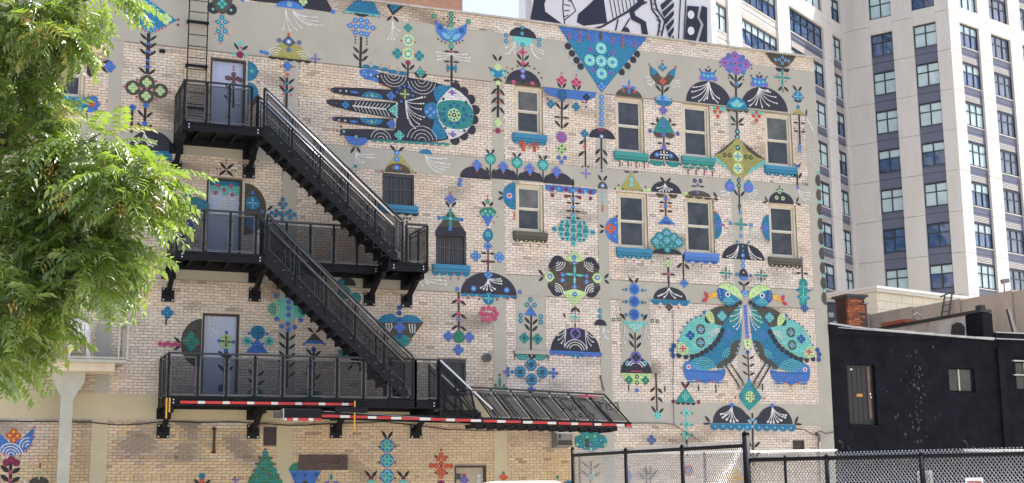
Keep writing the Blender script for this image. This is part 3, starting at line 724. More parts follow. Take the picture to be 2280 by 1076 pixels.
# --- middle top sheet
m = Cq('painted_cup_flower')
m.stem(249, 212, 250, 388, 10, (230, 275, 360), 30, 0, lw=9)
m.fan(249, 238, [(186, 232), (190, 250), (186, 266), (316, 242), (330, 258), (326, 272)], tip=5)
m.pg([(176, 88), (212, 126), (248, 136), (285, 124), (319, 104), (314, 150), (285, 182), (248, 192), (210, 178), (182, 142)], 'b').ds([(200, 122), (293, 136)], 13, 'B').lf(205, 145, 245, 175, 22, 'l').lf(290, 150, 252, 178, 22, 'l').ar(247, 172, 48, 5, 'a', 62, 118, 4)
m.ds([(247, 65), (247, 87), (247, 110), (172, 72), (325, 97), (248, 183), (248, 207)], 11, 'g', 'a').ds([(190, 175), (205, 185), (222, 192), (270, 194), (285, 190), (298, 182), (215, 85), (280, 92), (262, 78), (262, 102)], 4, 'k').ds([(232, 75), (232, 98), (232, 120)], 4, 'm')
m.ds([(236, 303), (264, 305)], 11, 't').ds([(232, 290), (268, 292), (232, 318), (268, 320)], 4, 'm').d(249, 230, 6, 'p').done()
m = Cq('painted_jellyfish')
m.fan(535, 168, [(488, 213), (505, 238), (515, 226), (490, 240), (528, 236)]).fan(593, 168, [(618, 248), (640, 262), (655, 240), (658, 228), (628, 258)])
m.hd(566, 166, 122, 46, 'n').hd(566, 166, 92, -42, 'a').ds([(563, 125), (562, 150), (564, 200), (492, 158), (492, 184), (638, 177), (638, 200)], 10, 't', 'l').done()
m = Cq('painted_stem_flower'); m.stem(566, 212, 566, 300, 5, (268, 298), 24).d(565, 233, 13, 'p', 'm', .4).d(566, 283, 11, 'p').ds([(548, 233), (582, 234), (550, 284), (582, 285)], 4, 'm').done()
m = Cq('painted_lintel')
m.hd(568, 381, 160, 74, 'n')
for k in range(4): m.hd(510 + k * 38, 372 + k * 4, 38, 14, 'o')
m.ds([(566, 315), (566, 340)], 12, 'u', 'l').ds([(525, 365), (608, 372)], 10, 'p')
for k in range(9): m.d(568 + 86 * math.cos(.35 + k * .305), 375 - 84 * math.sin(.35 + k * .305), 4.5, 'k')
m.done()
m = Cq('painted_blue_pennant')
for (x, y) in ((766, 206), (784, 238), (804, 268), (822, 296), (1072, 240), (1055, 266), (1030, 293), (1004, 320)): m.d(x, y, 16, 'n').ds([(x + (-12 if x < 900 else 12), y + 18)], 5, 'l')
m.pg([(722, 116), (1122, 160), (915, 412)], 't').pg([(722, 116), (1122, 160), (1098, 192), (748, 152)], 'b').sc(748, 151, 1098, 191, 4, 'b', 26)
for (x, y) in ((913, 215), (862, 268), (913, 272), (963, 278), (915, 328)):
    m.d(x, y, 27, 'a').d(x, y, 8, 'b')
    for k in range(8): m.d(x + 16 * math.cos(k * .785), y + 16 * math.sin(k * .785), 3.6, 'w')
for p in ((866, 222), (963, 235), (872, 313), (957, 325)): m.x4(*p, 14, 9, 'u').d(*p, 4, 'm')
m.ds([(887, 243), (945, 246), (890, 298), (940, 302)], 7, 'n', 'l')
for (x, y, n) in ((817, 140, 4), (770, 154, 2), (855, 160, 2), (965, 172, 2), (1010, 165, 4), (1063, 190, 2)):
    for k in range(n): m.d(x, y + k * 15, 5.5, 'r')
m.lf(910, 140, 910, 185, 18, 'o').q4(914, 384, 9, 'b', 'l')
for k in range(6): m.d(915, 433 + k * 24, 10.5, 'b', 'l')
m.done()
m = Cq('painted_tulip')
m.stem(456, 372, 455, 522, 11, (392, 432, 472), 26, -1)
m.pg([(413, 292), (448, 318), (498, 308), (484, 336), (456, 348), (428, 337)], 't', 1).ds([(432, 326), (480, 326)], 9, 'a').q4(455, 298, 8, 'L').lf(431, 240, 452, 272).lf(471, 247, 459, 272).hd(454, 362, 42, 16, 'o').d(456, 369, 11, 'L').q4(455, 545, 9, 'L').d(455, 581, 13, 'm').ds([(446, 415), (466, 416), (446, 455), (466, 456), (436, 580), (475, 582), (416, 300), (496, 302)], 4.5, 'r').done()
for (x, y) in ((738, 357), (803, 366)):
    m = Cq('painted_pink_sprig'); m.q4(x, y, 10, 'p', 'm').lf(x - 19, y + 8, x - 2, y + 36, 11).lf(x + 20, y + 12, x + 4, y + 36, 11).ds([(x, y - 32), (x + 20, y), (x - 20, y - 2)], 4, 'm').done()
m = Cq('painted_valance')
m.stem(740, 445, 738, 572, 9, (485, 565), 28).pg([(655, 388), (895, 411), (880, 436), (848, 448), (790, 442), (705, 430), (672, 415)], 'b', 0).d(740, 422, 25, 'B', 'n', .35).x4(740, 422, 20, 7, 't').q4(690, 462, 9, 't').q4(802, 474, 9, 't').q4(848, 432, 8, 'n').ds([(846, 455), (846, 475), (676, 440), (832, 455)], 5, 'm').x4(738, 522, 36, 10, 'o').d(738, 610, 26, 'u')
for k in range(6): m.d(738 + 15 * math.cos(k * 1.05), 610 + 15 * math.sin(k * 1.05), 6, 'p')
m.q4(738, 662, 12, 'L', 'o').ds([(725, 700), (752, 702), (738, 720)], 10, 'b').done()
m = Cq('painted_grapes'); m.ds([(555, 637), (582, 638), (568, 650), (568, 664), (605, 640), (631, 641), (618, 653), (618, 668), (568, 632), (618, 634)], 9, 'r').done()
m = Cq('painted_mushroom_row')
for (x, y, w, h) in ((355, 793, 138, 56), (485, 797, 122, 50), (600, 804, 114, 46), (724, 818, 136, 54)): m.hd(x, y, w, h, 'n')
for (x, y) in ((422, 706), (540, 722), (655, 733)):
    m.stem(x, y + 20, x, y + 78, 6, (y + 66,), 16).d(x, y, 26, 'e').q4(x, y, 8, 'a', 'g').lf(x - 20, y - 46, x - 4, y - 22, 10).lf(x + 18, y - 44, x + 4, y - 22, 10)
for (x, y) in ((362, 733), (478, 740), (596, 750), (715, 762)): m.q4(x, y, 11, 'b', 'u').ds([(x, y + 28), (x - 20, y), (x + 20, y + 2)], 4.5, 'r')
m.ds([(288, 800), (284, 820)], 10, 'b').done()
m = Cq('painted_valance')
m.pg([(665, 820), (893, 840), (890, 852), (665, 834)], 'b').sc(665, 834, 893, 853, 5, 'b', 14)
for (x, y) in ((697, 838), (757, 843), (818, 848), (866, 853)): m.d(x, y, 10, 'm').d(x, y + 29, 9, 'm')
m.ds([(725, 838), (790, 845), (842, 850)], 6, 'l').lf(788, 792, 789, 832, 12).done()
m = Cq('painted_lattice_flower')
m.stem(788, 832, 790, 970, 8, (872, 902, 938, 968), 28, 0, lw=9).ds([(789, 886), (789, 920), (789, 952)], 8, 'b', 'l')
for i in range(-3, 4):
    for j in range(-3, 4):
        if abs(i) + abs(j) <= 3: m.d(790 + i * 27, 1024 + j * 19 + i * 2, 13, 'a' if (i + j) % 2 else 'e', 't', .45)
m.ds([(702, 1016), (880, 1032), (740, 985), (838, 990), (742, 1060), (836, 1066)], 7, 't').done()
m = Cq('painted_lobe'); m.hs(534, 872, 58, 62, 't', -1).d(506, 869, 23, 'b', 'w', .55).d(506, 869, 8, 'r').lf(457, 850, 478, 864).lf(457, 888, 478, 873).ds([(528, 945), (528, 958), (528, 970)], 5, 'r').done()
m = Cq('painted_house')
m.pg([(245, 928), (312, 1030), (312, 1050), (178, 1047), (178, 1024)], 'o').pg([(190, 1006), (300, 1012), (312, 1030), (312, 1050), (178, 1047), (178, 1024)], 'n').x4(245, 970, 48, 17, 'e').d(245, 970, 8, 'a').ds([(194, 968), (294, 976), (243, 1016)], 9, 'b').lf(222, 893, 242, 922).lf(270, 895, 249, 922).q4(245, 884, 10, 'b', 'u').ds([(245, 856), (222, 884), (268, 886)], 4, 'm').done()
m = Cq('painted_acorn')
m.d(410, 895, 10, 'g', 'a').lf(385, 895, 402, 916).lf(435, 898, 418, 916).pg([(370, 938), (392, 922), (430, 922), (450, 942), (430, 970), (410, 1010), (390, 972)], 'b').pg([(370, 938), (392, 922), (430, 922), (450, 942), (438, 958), (384, 955)], 'g').ds([(400, 938), (420, 940), (388, 950), (410, 955), (432, 952)], 7, 'a').pg([(412, 1008), (436, 1035), (430, 1065), (412, 1074), (392, 1065), (385, 1040)], 't', 1).d(411, 1040, 11, 'a', 't').ds([(410, 870), (410, 880), (370, 960), (452, 962), (385, 985), (438, 988)], 4, 'r').done()
m = Cq('painted_umbrella')
m.stem(914, 612, 915, 752, 8, (660, 697), 24, -1).hd(917, 614, 120, 46, 'n').hd(913, 572, 36, -14, 'm').d(915, 606, 10, 'b', 'w').d(916, 760, 6, 'b').done()
m = Cq('painted_stem_flower'); m.stem(842, 606, 844, 742, 7, (), 0).lf(816, 642, 838, 622).lf(811, 695, 838, 672).q4(840, 594, 9, 't').d(842, 653, 8, 'r').ds([(830, 740), (855, 741)], 5, 'm').x4(846, 770, 26, 8, 'u').done()
m = Cq('painted_lintel'); m.hd(1037, 430, 122, 40, 'o').x4(1037, 388, 34, 12, 'b').d(1037, 388, 6, 'r').ds([(1012, 402), (1063, 407)], 6, 'p').done()
m = Cq('painted_bud'); m.hd(920, 838, 46, 32, 'o').d(920, 825, 11, 'b', 'w').lf(899, 776, 917, 804).lf(940, 780, 923, 804).ds([(920, 855), (920, 878), (920, 900)], 6, 'l').ds([(920, 915), (920, 925), (920, 935)], 5, 'r').done()
m = Cq('painted_pyramid'); m.pg([(1046, 764), (1102, 851), (992, 842)], 'y').ds([(1047, 797), (1047, 820)], 10, 'a', 'l').hd(990, 843, 30, 12, 'L').hd(1110, 852, 30, 12, 'L').lf(1013, 762, 1043, 765, 8).lf(1050, 765, 1080, 764, 8).ds([(990, 823), (1110, 830), (975, 838), (1008, 840), (1094, 848)], 4.5, 'k').done()
m = Cq('painted_lobe'); m.hs(988, 1023, 60, 60, 'b', -1).q4(955, 1014, 11, 'r').d(955, 1014, 7, 'b').lf(906, 998, 926, 1012).lf(906, 1035, 926, 1022).d(982, 960, 6, 'm').ds([(978, 990), (975, 1050)], 5, 'l').done()

# --- right top sheet
m = Dq('painted_tulip')
m.fan(240, 345, [(199, 342), (203, 358), (205, 375), (216, 380)]).fan(300, 350, [(340, 358), (346, 370), (340, 385), (322, 391)]).stem(268, 380, 268, 428, 9, (408,), 28)
m.pg([(210, 288), (245, 318), (264, 345), (280, 345), (297, 320), (328, 298), (320, 345), (300, 374), (270, 384), (242, 374), (216, 340)], 'o').pg([(210, 288), (248, 322), (222, 338)], 't').pg([(328, 298), (296, 328), (322, 345)], 't').q4(270, 362, 7, 'r').ds([(268, 288), (257, 300), (281, 302), (269, 310)], 8, 't').ds([(268, 272), (210, 286), (328, 298)], 5, 'r')
m.hd(273, 448, 76, 26, 'l').hd(273, 447, 84, -26, 't').ds([(268, 432), (272, 450)], 10, 'b').ds([(238, 436), (308, 442)], 5, 'p').q4(272, 490, 9, 'u', 'b').done()
m = Dq('painted_toadstool')
m.stem(275, 600, 275, 665, 7, (637,), 26, 0, lw=9).hd(253, 590, 52, -24, 'o').hd(299, 592, 52, -24, 'o').pg([(270, 518), (292, 535), (322, 592), (227, 588), (250, 535)], 'e').ds([(272, 545), (272, 565), (274, 598)], 11, 'b', 'u').lf(245, 518, 247, 548, 10).lf(213, 549, 241, 553, 9).lf(301, 523, 302, 550, 10).lf(305, 555, 332, 554, 9).ds([(214, 581), (336, 594)], 10, 'u', 'B').d(276, 655, 12, 'u').ds([(240, 598), (310, 604)], 5, 'm').done()
m = Dq('painted_dome')
m.hd(277, 712, 140, 50, 'n').hd(244, 714, 72, -24, 'e').hd(314, 719, 72, -24, 'e').x4(275, 688, 24, 7, 'w').ds([(262, 676), (288, 678), (262, 700), (288, 702)], 4, 'w').ds([(244, 687), (306, 692)], 12, 'b', 'l').ds([(208, 722), (276, 732), (350, 732)], 5, 'm').done()
for (tx, ty, x0, x1) in ((125, 700, 55, 205), (427, 735, 357, 500)):
    m = Dq('painted_fringe'); m.sc(x0, ty + 3, x1, ty + 12, 5, 'e', 10)
    for k in range(4):
        for j in range(3): m.d(x0 + 25 + k * 36, ty + 18 + k * 3 + j * 9, 4, 'm')
    m.done()
m = Dq('painted_twin_domes')
m.hd(475, 461, 218, 104, 'n').hd(722, 487, 228, 104, 'n')
m.fan(474, 362, [(405, 388), (400, 408), (402, 435), (430, 450), (452, 446), (466, 440), (494, 440), (514, 456), (520, 438)]).fan(697, 390, [(650, 450), (656, 470), (682, 466), (711, 476), (741, 470), (776, 460), (770, 432), (746, 410), (736, 402)])
for (x, y) in ((470, 335), (697, 362)):
    m.d(x - 28, y + 12, 12, 'u').d(x + 30, y + 16, 12, 'u').pg([(x - 36, y - 24), (x - 16, y - 10), (x, y - 22), (x + 18, y - 10), (x + 34, y - 18), (x + 24, y + 16), (x, y + 28), (x - 24, y + 14)], 'b').pg([(x - 36, y - 24), (x - 12, y - 8), (x - 22, y + 8)], 't').pg([(x + 34, y - 18), (x + 12, y - 6), (x + 22, y + 10)], 't').lf(x - 14, y - 30, x, y - 14, 9).lf(x + 14, y - 28, x + 3, y - 14, 9).ds([(x, y + 4), (x - 18, y), (x + 18, y + 3)], 6, 'a').ds([(x - 36, y - 26), (x + 34, y - 20), (x + 2, y - 36)], 4, 'k')
m.sc(548, 484, 652, 492, 4, 'o', 12).hd(599, 486, 104, 56, 't').lf(580, 470, 597, 445, 16, 'l').lf(614, 472, 599, 445, 16, 'l').lf(597, 475, 598, 440, 16, 'a').lf(568, 455, 597, 478, 14, 'a').lf(628, 458, 600, 478, 14, 'a').done()
m = Dq('painted_hydrangea')
m.stem(594, 320, 595, 436, 10, (360, 390), 26)
for (x, y) in ((590, 252), (546, 278), (638, 285), (592, 285), (596, 312), (565, 300), (620, 305), (568, 262), (615, 266)): m.d(x, y, 23, 'u')
for (x, y) in ((590, 250), (545, 280), (638, 286), (596, 312), (592, 283)): m.x4(x, y, 16, 6, 'p').d(x, y, 4, 'n')
m.ds([(562, 245), (626, 254), (566, 318), (628, 324), (575, 285), (612, 290)], 9, 't').d(596, 374, 10, 't', 'b').ds([(522, 278), (525, 295), (662, 290), (664, 305), (562, 335), (562, 348), (626, 340), (627, 355)], 4, 'k').done()
m = Dq('painted_chain_stem')
m.stem(598, 492, 600, 580, 8, (545,), 26).lf(570, 552, 594, 553, 8).lf(606, 553, 632, 554, 8)
m.ds([(601, 585), (601, 608), (601, 632), (602, 656)], 12, 'n', 'a').done()
m = Dq('painted_grapes'); m.pg([(486, 470), (548, 478), (540, 505), (525, 488), (500, 488)], 'a').ds([(513, 480), (502, 495), (525, 497), (514, 517)], 9, 'r').done()
m = Dq('painted_grapes'); m.pg([(655, 490), (720, 498), (700, 512), (668, 508)], 'a').ds([(685, 500), (673, 515), (698, 516), (685, 535)], 9, 'r').done()
m = Dq('painted_moth')
for (x, y) in ((508, 700), (522, 715), (542, 730), (562, 742), (582, 752), (716, 718), (700, 732), (682, 742), (662, 752), (645, 760)): m.d(x, y, 14, 'a')
m.pg([(598, 612), (655, 655), (724, 708), (660, 750), (625, 795), (580, 775), (545, 730), (497, 690), (550, 650)], 'y').pg([(598, 612), (497, 690), (535, 676), (575, 640), (590, 622)], 'o').pg([(606, 615), (724, 710), (690, 700), (645, 668), (630, 640)], 'o').ds([(603, 695), (603, 748)], 24, 'L').x4(603, 695, 18, 7, 'b').x4(603, 748, 18, 7, 'b').ds([(545, 688), (565, 690), (638, 697), (660, 700)], 10, 'k', 'y').ds([(530, 655), (540, 645), (665, 660), (680, 660)], 4, 'm').done()
m = Dq('painted_bowl')
m.pg([(724, 234), (860, 246), (850, 270), (830, 292), (805, 302), (780, 296), (750, 272)], 'o').ds([(770, 265), (787, 266), (801, 254), (800, 281), (813, 268), (828, 272)], 8, 'l', 'b').hd(785, 302, 34, -18, 'n').hd(817, 305, 34, -18, 'n').x4(800, 345, 40, 12, 'e').ds([(780, 330), (820, 333), (785, 360), (815, 362), (770, 280), (830, 285)], 4, 'r').lf(782, 404, 800, 384).lf(828, 408, 806, 385).ds([(802, 398), (802, 408)], 4, 'k').done()
m = Dq('painted_rose_stem')
m.stem(875, 510, 879, 660, 8, (546, 584), 22, 0, lw=9).lf(846, 378, 866, 406).lf(887, 384, 871, 406).d(869, 430, 25, 't', 'B', .3).x4(869, 430, 22, 7, 'l').hd(869, 446, 38, -10, 'n').d(870, 477, 10, 't').pg([(870, 480), (900, 511), (845, 507)], 'y').lf(905, 520, 908, 484, 9).ds([(878, 650), (878, 668)], 9, 'b', 'l').ds([(845, 430), (894, 434), (855, 570), (895, 575)], 4, 'm').done()
m = Dq('painted_plume')
for k in range(6): m.curve([(908, 520 + k * 3), (920 + k * 4, 540 + k * 10), (945, 560 + k * 12)], 3, 'w').curve([(885, 690 + k * 3), (915 + k * 3, 670 + k * 9), (945, 665 + k * 16)], 3, 'w')
m.fan(872, 845, [(900, 890), (915, 885), (922, 870), (920, 855)]).stem(866, 760, 868, 830, 7, (790,), 16).d(868, 832, 8, 'u').pg([(850, 722), (866, 735), (884, 724), (876, 745), (860, 745)], 'B').done()
m = Dq('painted_dome')
m.fan(283, 812, [(250, 838), (258, 848), (270, 852), (285, 852), (298, 850), (312, 840)]).hd(285, 856, 144, 52, 'n')
m.fan(280, 815, [(245, 835), (255, 848), (270, 850), (285, 850), (298, 848), (310, 842)]).hd(258, 860, 42, -18, 'o').hd(315, 864, 42, -18, 'o').lf(258, 785, 278, 810).lf(305, 790, 286, 812).stem(283, 870, 283, 962, 7, (900, 938), 26, 0, lw=9).ds([(282, 885), (282, 916)], 9, 'b', 'u').ds([(262, 916), (302, 918)], 5, 'r')
m.pg([(285, 958), (327, 999), (247, 994)], 'b').hd(287, 996, 40, 14, 'B')
for (x, y) in ((287, 1036), (255, 1052), (320, 1056), (287, 1066), (240, 1072), (340, 1075)): m.d(x, y, 23, 'e').q4(x, y, 7, 'l')
m.done()
m = Dq('painted_lintel'); m.sc(368, 868, 490, 880, 3, 'o', 10).hd(428, 872, 118, 26, 'o').ds([(412, 803), (437, 804)], 10, 'n', 'u').d(425, 822, 8, 's').lf(395, 826, 420, 828, 8).lf(430, 828, 455, 830, 8).d(425, 855, 7, 'u').hd(370, 866, 30, 14, 'L').lf(495, 852, 510, 880).lf(492, 880, 520, 888, 9).hd(212, 850, 30, 14, 'L').done()
m = Dq('painted_bluebells')
m.stem(607, 790, 610, 935, 7, (870,), 22).fan(567, 842, [(530, 850), (540, 865), (545, 875), (560, 872), (530, 868)]).fan(650, 846, [(688, 858), (678, 870), (668, 882), (655, 880), (684, 846)]).d(567, 828, 25, 'b', 'u', .5).d(650, 832, 25, 'b', 'u', .5).ds([(567, 802), (650, 806)], 8, 'e').ds([(607, 802), (607, 825)], 10, 'n', 'a').d(610, 915, 9, 'o').ds([(614, 945), (617, 1048)], 9, 'b', 'l').x4(617, 997, 32, 12, 'e').ds([(570, 992), (662, 1000)], 9, 'b', 'l').fan(570, 1000, [(548, 1050), (560, 1065), (575, 1070), (580, 1050)]).fan(662, 1008, [(650, 1060), (665, 1072), (680, 1068), (700, 1055)]).done()
m = Dq('painted_lintel'); m.hd(796, 904, 124, 54, 'n').ds([(788, 852), (775, 878), (803, 881)], 9, 'L', 'k').ds([(788, 828), (788, 838), (778, 842), (800, 843)], 5, 'g').lf(712, 902, 738, 892, 9).lf(722, 872, 735, 895, 9).lf(858, 902, 885, 912, 9).lf(872, 875, 862, 900, 9).done()
m = Dq('painted_lobe'); m.hs(499, 1000, 36, 64, 't').q4(517, 996, 9, 'b', 'u').ds([(540, 1000), (505, 945)], 6, 'r').done()
m = Dq('painted_lobe'); m.hs(743, 1012, 38, 60, 't', -1).q4(724, 1012, 9, 'b', 'u').d(705, 1012, 5, 'r').done()
# scalloped border down the end pilaster
m = Mural('painted_scallop_border', 1340, 0)
for k in range(9):
    X = 23.39; Z = wall(1340 + 950 / ZS, 800 / ZS).z - k * .445
    m.el(X, Z, .17, .215, 'o', 90, 270, 16)
    m.el(X - .04, Z + .225, .055, .055, 'a')
    m.el(X - .04, Z + .16, .02, .02, 'p')
m.done()

# --- middle lower sheet
m = G('painted_umbrella')
m.stem(411, -20, 412, 140, 7, (57, 93), 28, 0, lw=9).q4(357, 68, 11, 'b', 'l').q4(462, 74, 11, 'b', 'l').q4(411, 25, 9, 'b', 'l').d(411, 94, 10, 'm').sc(288, 232, 543, 246, 7, 't', 14).hd(415, 238, 250, 98, 'n').ds([(347, 213), (494, 220)], 13, 'b', 'l').fan(412, 168, [(378, 210), (390, 216), (405, 219), (428, 223), (442, 216), (471, 192), (466, 170), (470, 180)]).q4(412, 152, 9, 'b', 'l').ds([(275, 215), (552, 228)], 10, 'b', 'u').d(413, 258, 27, 't').x4(413, 258, 22, 7, 'a')
for (x, y) in ((390, 303), (414, 300), (438, 306), (380, 325), (402, 328), (425, 330), (449, 325), (392, 350), (415, 354), (440, 346)): m.d(x, y, 11.5, 'p')
m.ds([(322, 255), (372, 260), (452, 262), (498, 258), (530, 256)], 5, 'm').done()
m = G('painted_hanging_vine')
m.stem(281, 228, 282, 400, 8, (262, 322, 376), 30, -.7).ds([(281, 266), (281, 325)], 10, 'p').d(282, 350, 9, 'u').d(282, 428, 28, 'g').q4(236, 424, 11, 'b', 'u').q4(328, 428, 11, 'b', 'u').q4(280, 484, 11, 'b', 'u').done()
m = G('painted_plume'); m.fan(108, 145, [(145, 190), (170, 186), (200, 175), (222, 178), (215, 160), (225, 195), (120, 200)], tip=5).done()
m = G('painted_window_fringe'); m.sc(162, 138, 330, 146, 5, 't', 16).ds([(195, 140), (228, 143), (262, 145), (296, 147)], 4.5, 'p').ds([(176, 160), (212, 165), (246, 168), (280, 170), (315, 172)], 4, 'm').done()
m = G('painted_turtle_shell')
for (x, y) in ((722, 102), (865, 108), (718, 212), (868, 218)): m.ds([(x, y)], 36, 'n').ds([(x - 20, y + (12 if y < 150 else -12)), (x + 20, y + (10 if y < 150 else -10))], 24, 'n')
m.pg([(745, 85), (845, 88), (900, 130), (905, 200), (850, 235), (745, 230), (682, 195), (685, 125)], 'o').pg([(793, 42), (838, 88), (793, 100), (752, 86)], 'L').pg([(795, 290), (740, 228), (795, 214), (853, 232)], 'L').lf(662, 158, 706, 162, 48, 'L').lf(918, 168, 872, 164, 48, 'L').d(686, 160, 12, 'b', 'w').d(896, 165, 12, 'b', 'w')
m.ar(712, 92, 40, 4, 'w', 270, 360, 4).ar(878, 98, 40, 4, 'w', 180, 270, 4).ar(708, 228, 38, 4, 'w', 0, 90, 4).ar(880, 232, 38, 4, 'w', 90, 180, 4)
m.x4(795, 152, 44, 12, 'a').ds([(742, 152), (742, 176), (848, 158), (848, 183), (793, 75), (794, 100), (795, 205), (796, 238)], 11, 'b', 'l')
for k in range(12): m.d(795 + 62 * math.cos(k * .5236 + .2), 155 + 55 * math.sin(k * .5236 + .2), 4, 'r')
m.lf(634, 128, 658, 158).lf(636, 180, 658, 162).lf(946, 148, 928, 168).lf(948, 192, 928, 174).done()
m = G('painted_sprig'); m.ln(797, 292, 798, 385, 5).lf(778, 318, 797, 296).lf(820, 320, 800, 296).x4(798, 340, 26, 9, 'a').ds([(782, 325), (814, 327), (784, 358), (814, 358)], 4, 'r').lf(748, 320, 752, 342, 9).done()
m = G('painted_dome')
m.hd(800, 494, 228, 108, 'n').pg([(684, 486), (917, 497), (917, 511), (684, 502)], 'b').sc(684, 502, 917, 512, 8, 'b', 7).d(799, 412, 26, 'u').q4(799, 412, 8, 'n').ar(800, 490, 50, 3, 'w', 12, 168, 4, 28).fan(757, 390, [(721, 420), (724, 440), (737, 455), (750, 463)]).fan(842, 390, [(880, 430), (878, 450), (868, 466), (850, 476)]).ds([(790, 512), (810, 515), (772, 505), (828, 510)], 8, 't').ds([(700, 505), (730, 510), (860, 515), (905, 515), (750, 512)], 4, 'r').done()
m = G('painted_mushroom_cap'); m.hd(910, 377, 58, 28, 'n').ds([(908, 312), (908, 337)], 10, 't', 'a').fan(922, 380, [(918, 412), (930, 432), (945, 404), (943, 436)]).done()
m = G('painted_potted_plant')
m.stem(603, 330, 602, 485, 8, (370, 400), 26).pg([(601, 288), (630, 336), (573, 330)], 'b').ds([(600, 262), (585, 284), (618, 286), (557, 332), (557, 355), (646, 338), (646, 362)], 10.5, 't', 'a').done()
for q in ((573, 432), (631, 436)):
    m = G('painted_clover'); m.q4(*q, 11, 'e').d(*q, 6, 'n').done()
m = Mural('painted_valance', 880, 536)
m.pg([(526, 494), (682, 497), (682, 506), (526, 503)], 'g').hd(566, 500, 72, -30, 'e').hd(642, 502, 72, -30, 'e').ar(566, 530, 30, 3, 'a', 20, 160, 4).ar(642, 532, 30, 3, 'a', 20, 160, 4).ds([(530, 512), (530, 524), (602, 520), (678, 515), (678, 526)], 4.5, 'm').done()
m = G('painted_quatrefoil')
for (x, y) in ((603, 551), (554, 583), (652, 585), (605, 617)):
    m.d(x, y, 27, 't').d(x, y, 9, 'o')
    for k in range(8): m.d(x + 18 * math.cos(k * .785), y + 18 * math.sin(k * .785), 3.5, 'l')
m.lf(590, 500, 602, 525).lf(622, 502, 606, 525).ds([(500, 583), (488, 583), (500, 568), (500, 598), (518, 584), (702, 588), (715, 590), (702, 572), (702, 604), (686, 587), (603, 655), (603, 668), (592, 662), (614, 663)], 8, 'b', 'B').ds([(482, 583), (722, 590), (572, 612), (640, 620), (575, 555), (635, 552)], 5, 'r').done()
m = G('painted_sprig'); m.lf(463, 604, 464, 652, 14, 'g').lf(427, 656, 461, 652, 12, 'g').lf(502, 657, 467, 653, 12, 'g').ds([(463, 596), (445, 640), (482, 642)], 5, 'n').done()
m = G('painted_frog')
m.stem(1064, 400, 1064, 500, 6, (440, 474), 24)
m.hd(1069, 588, 146, 72, 'n').hd(1069, 589, 146, -46, 'L').ds([(1031, 545), (1106, 545)], 12, 'l', 'e').ar(1069, 572, 40, 2, 'w', 25, 155, 5, 30).d(1068, 518, 27, 'u').q4(1068, 518, 9, 'n').q4(1036, 618, 9, 'g').q4(1110, 620, 9, 'g').ds([(1072, 604), (1072, 630)], 10, 'o', 'L').d(1072, 665, 9, 'b').ds([(1050, 580), (1060, 580), (1070, 580), (1080, 580), (1090, 581)], 4, 'p').ln(1036, 640, 1036, 668, 5).done()
m = G('painted_caterpillar')
for yy in (216, 270, 328): m.d(1060, yy, 26, 'b').q4(1060, yy, 8, 'B').ds([(1024, yy + 2), (1096, yy + 5)], 8, 't').ds([(1010, yy + 2), (1110, yy + 6)], 4, 'k')
m.lf(1034, 164, 1056, 190).lf(1078, 164, 1064, 190).pg([(1006, 357), (1122, 363), (1064, 410)], 'a').ar(1064, 408, 38, 4, 'w', 40, 140, 3).lf(997, 322, 1022, 352).lf(1118, 326, 1100, 355).ds([(968, 351), (992, 351), (1140, 357), (1163, 358)], 9, 'o', 'L').fan(1016, 370, [(1010, 440), (1018, 458), (1030, 430)]).fan(1108, 372, [(1100, 440), (1112, 455), (1125, 430)]).done()
m = G('painted_bush')
for (x, y, r) in ((822, 892, 30), (914, 892, 30), (866, 905, 34), (842, 872, 26), (890, 874, 26), (866, 880, 30)): m.d(x, y, r, 'e')
m.ds([(820, 888), (912, 886), (840, 918), (890, 920), (866, 905)], 10, 'B', 'l').ds([(808, 905), (850, 872), (885, 868), (930, 905), (868, 925)], 5, 'L').pg([(842, 880), (858, 880), (858, 918), (842, 918)], 'o').done()
m = G('painted_orange_cluster')
for p in ((203, 950), (190, 968), (216, 968), (180, 1000), (203, 990), (226, 1000), (160, 999), (246, 1001), (203, 1012), (190, 1028), (216, 1028), (203, 1046)): m.d(*p, 11.5, 'r', 'Y', .2)
m.ds([(203, 930), (203, 1000), (180, 958), (228, 960), (178, 1030), (230, 1032)], 5, 'm').hd(203, 1078, 34, 14, 'm').done()
m = G('painted_fence_flowers'); m.stem(868, 980, 866, 1100, 10, (1010, 1050), 40).d(872, 1050, 14, 'a').lf(1036, 1015, 1036, 1076, 30, 'b').stem(1112, 1000, 1115, 1100, 8, (1060,), 34).q4(480, 1050, 9, 'r').d(480, 1030, 6, 'g').hd(770, 1078, 40, 14, 't').d(720, 1050, 8, 'g').done()

# --- right lower sheet
m = H('painted_twin_mushrooms')
for (x, y, b) in ((573, 810, 0), (767, 814, 0)):
    m.hd(x, y, 176, 80, 'n').pg([(x - 92, y), (x + 92, y + 3), (x + 92, y + 20), (x - 92, y + 17)], 't').sc(x - 92, y + 17, x + 92, y + 20, 5, 't', 14).ds([(x - 70, y + 14), (x - 35, y + 13), (x, y + 15), (x + 35, y + 16), (x + 70, y + 18)], 5.5, 'l')
m.fan(576, 735, [(528, 770), (535, 785), (552, 795), (570, 802), (585, 805), (600, 800), (545, 775)], tip=5).fan(755, 738, [(735, 805), (748, 808), (762, 808), (780, 805), (795, 798), (812, 785), (815, 775)], tip=5).ds([(576, 730), (754, 732)], 10, 'b').lf(456, 778, 480, 808).lf(446, 814, 482, 812, 10).lf(870, 780, 856, 812).lf(888, 816, 852, 814, 10).done()
m = H('painted_lily_stem'); m.stem(667, 765, 672, 1000, 9, (800, 915, 960), 28).ds([(667, 795), (667, 825), (652, 800), (682, 802)], 7, 'l').done()
m = H('painted_triangle_plant')
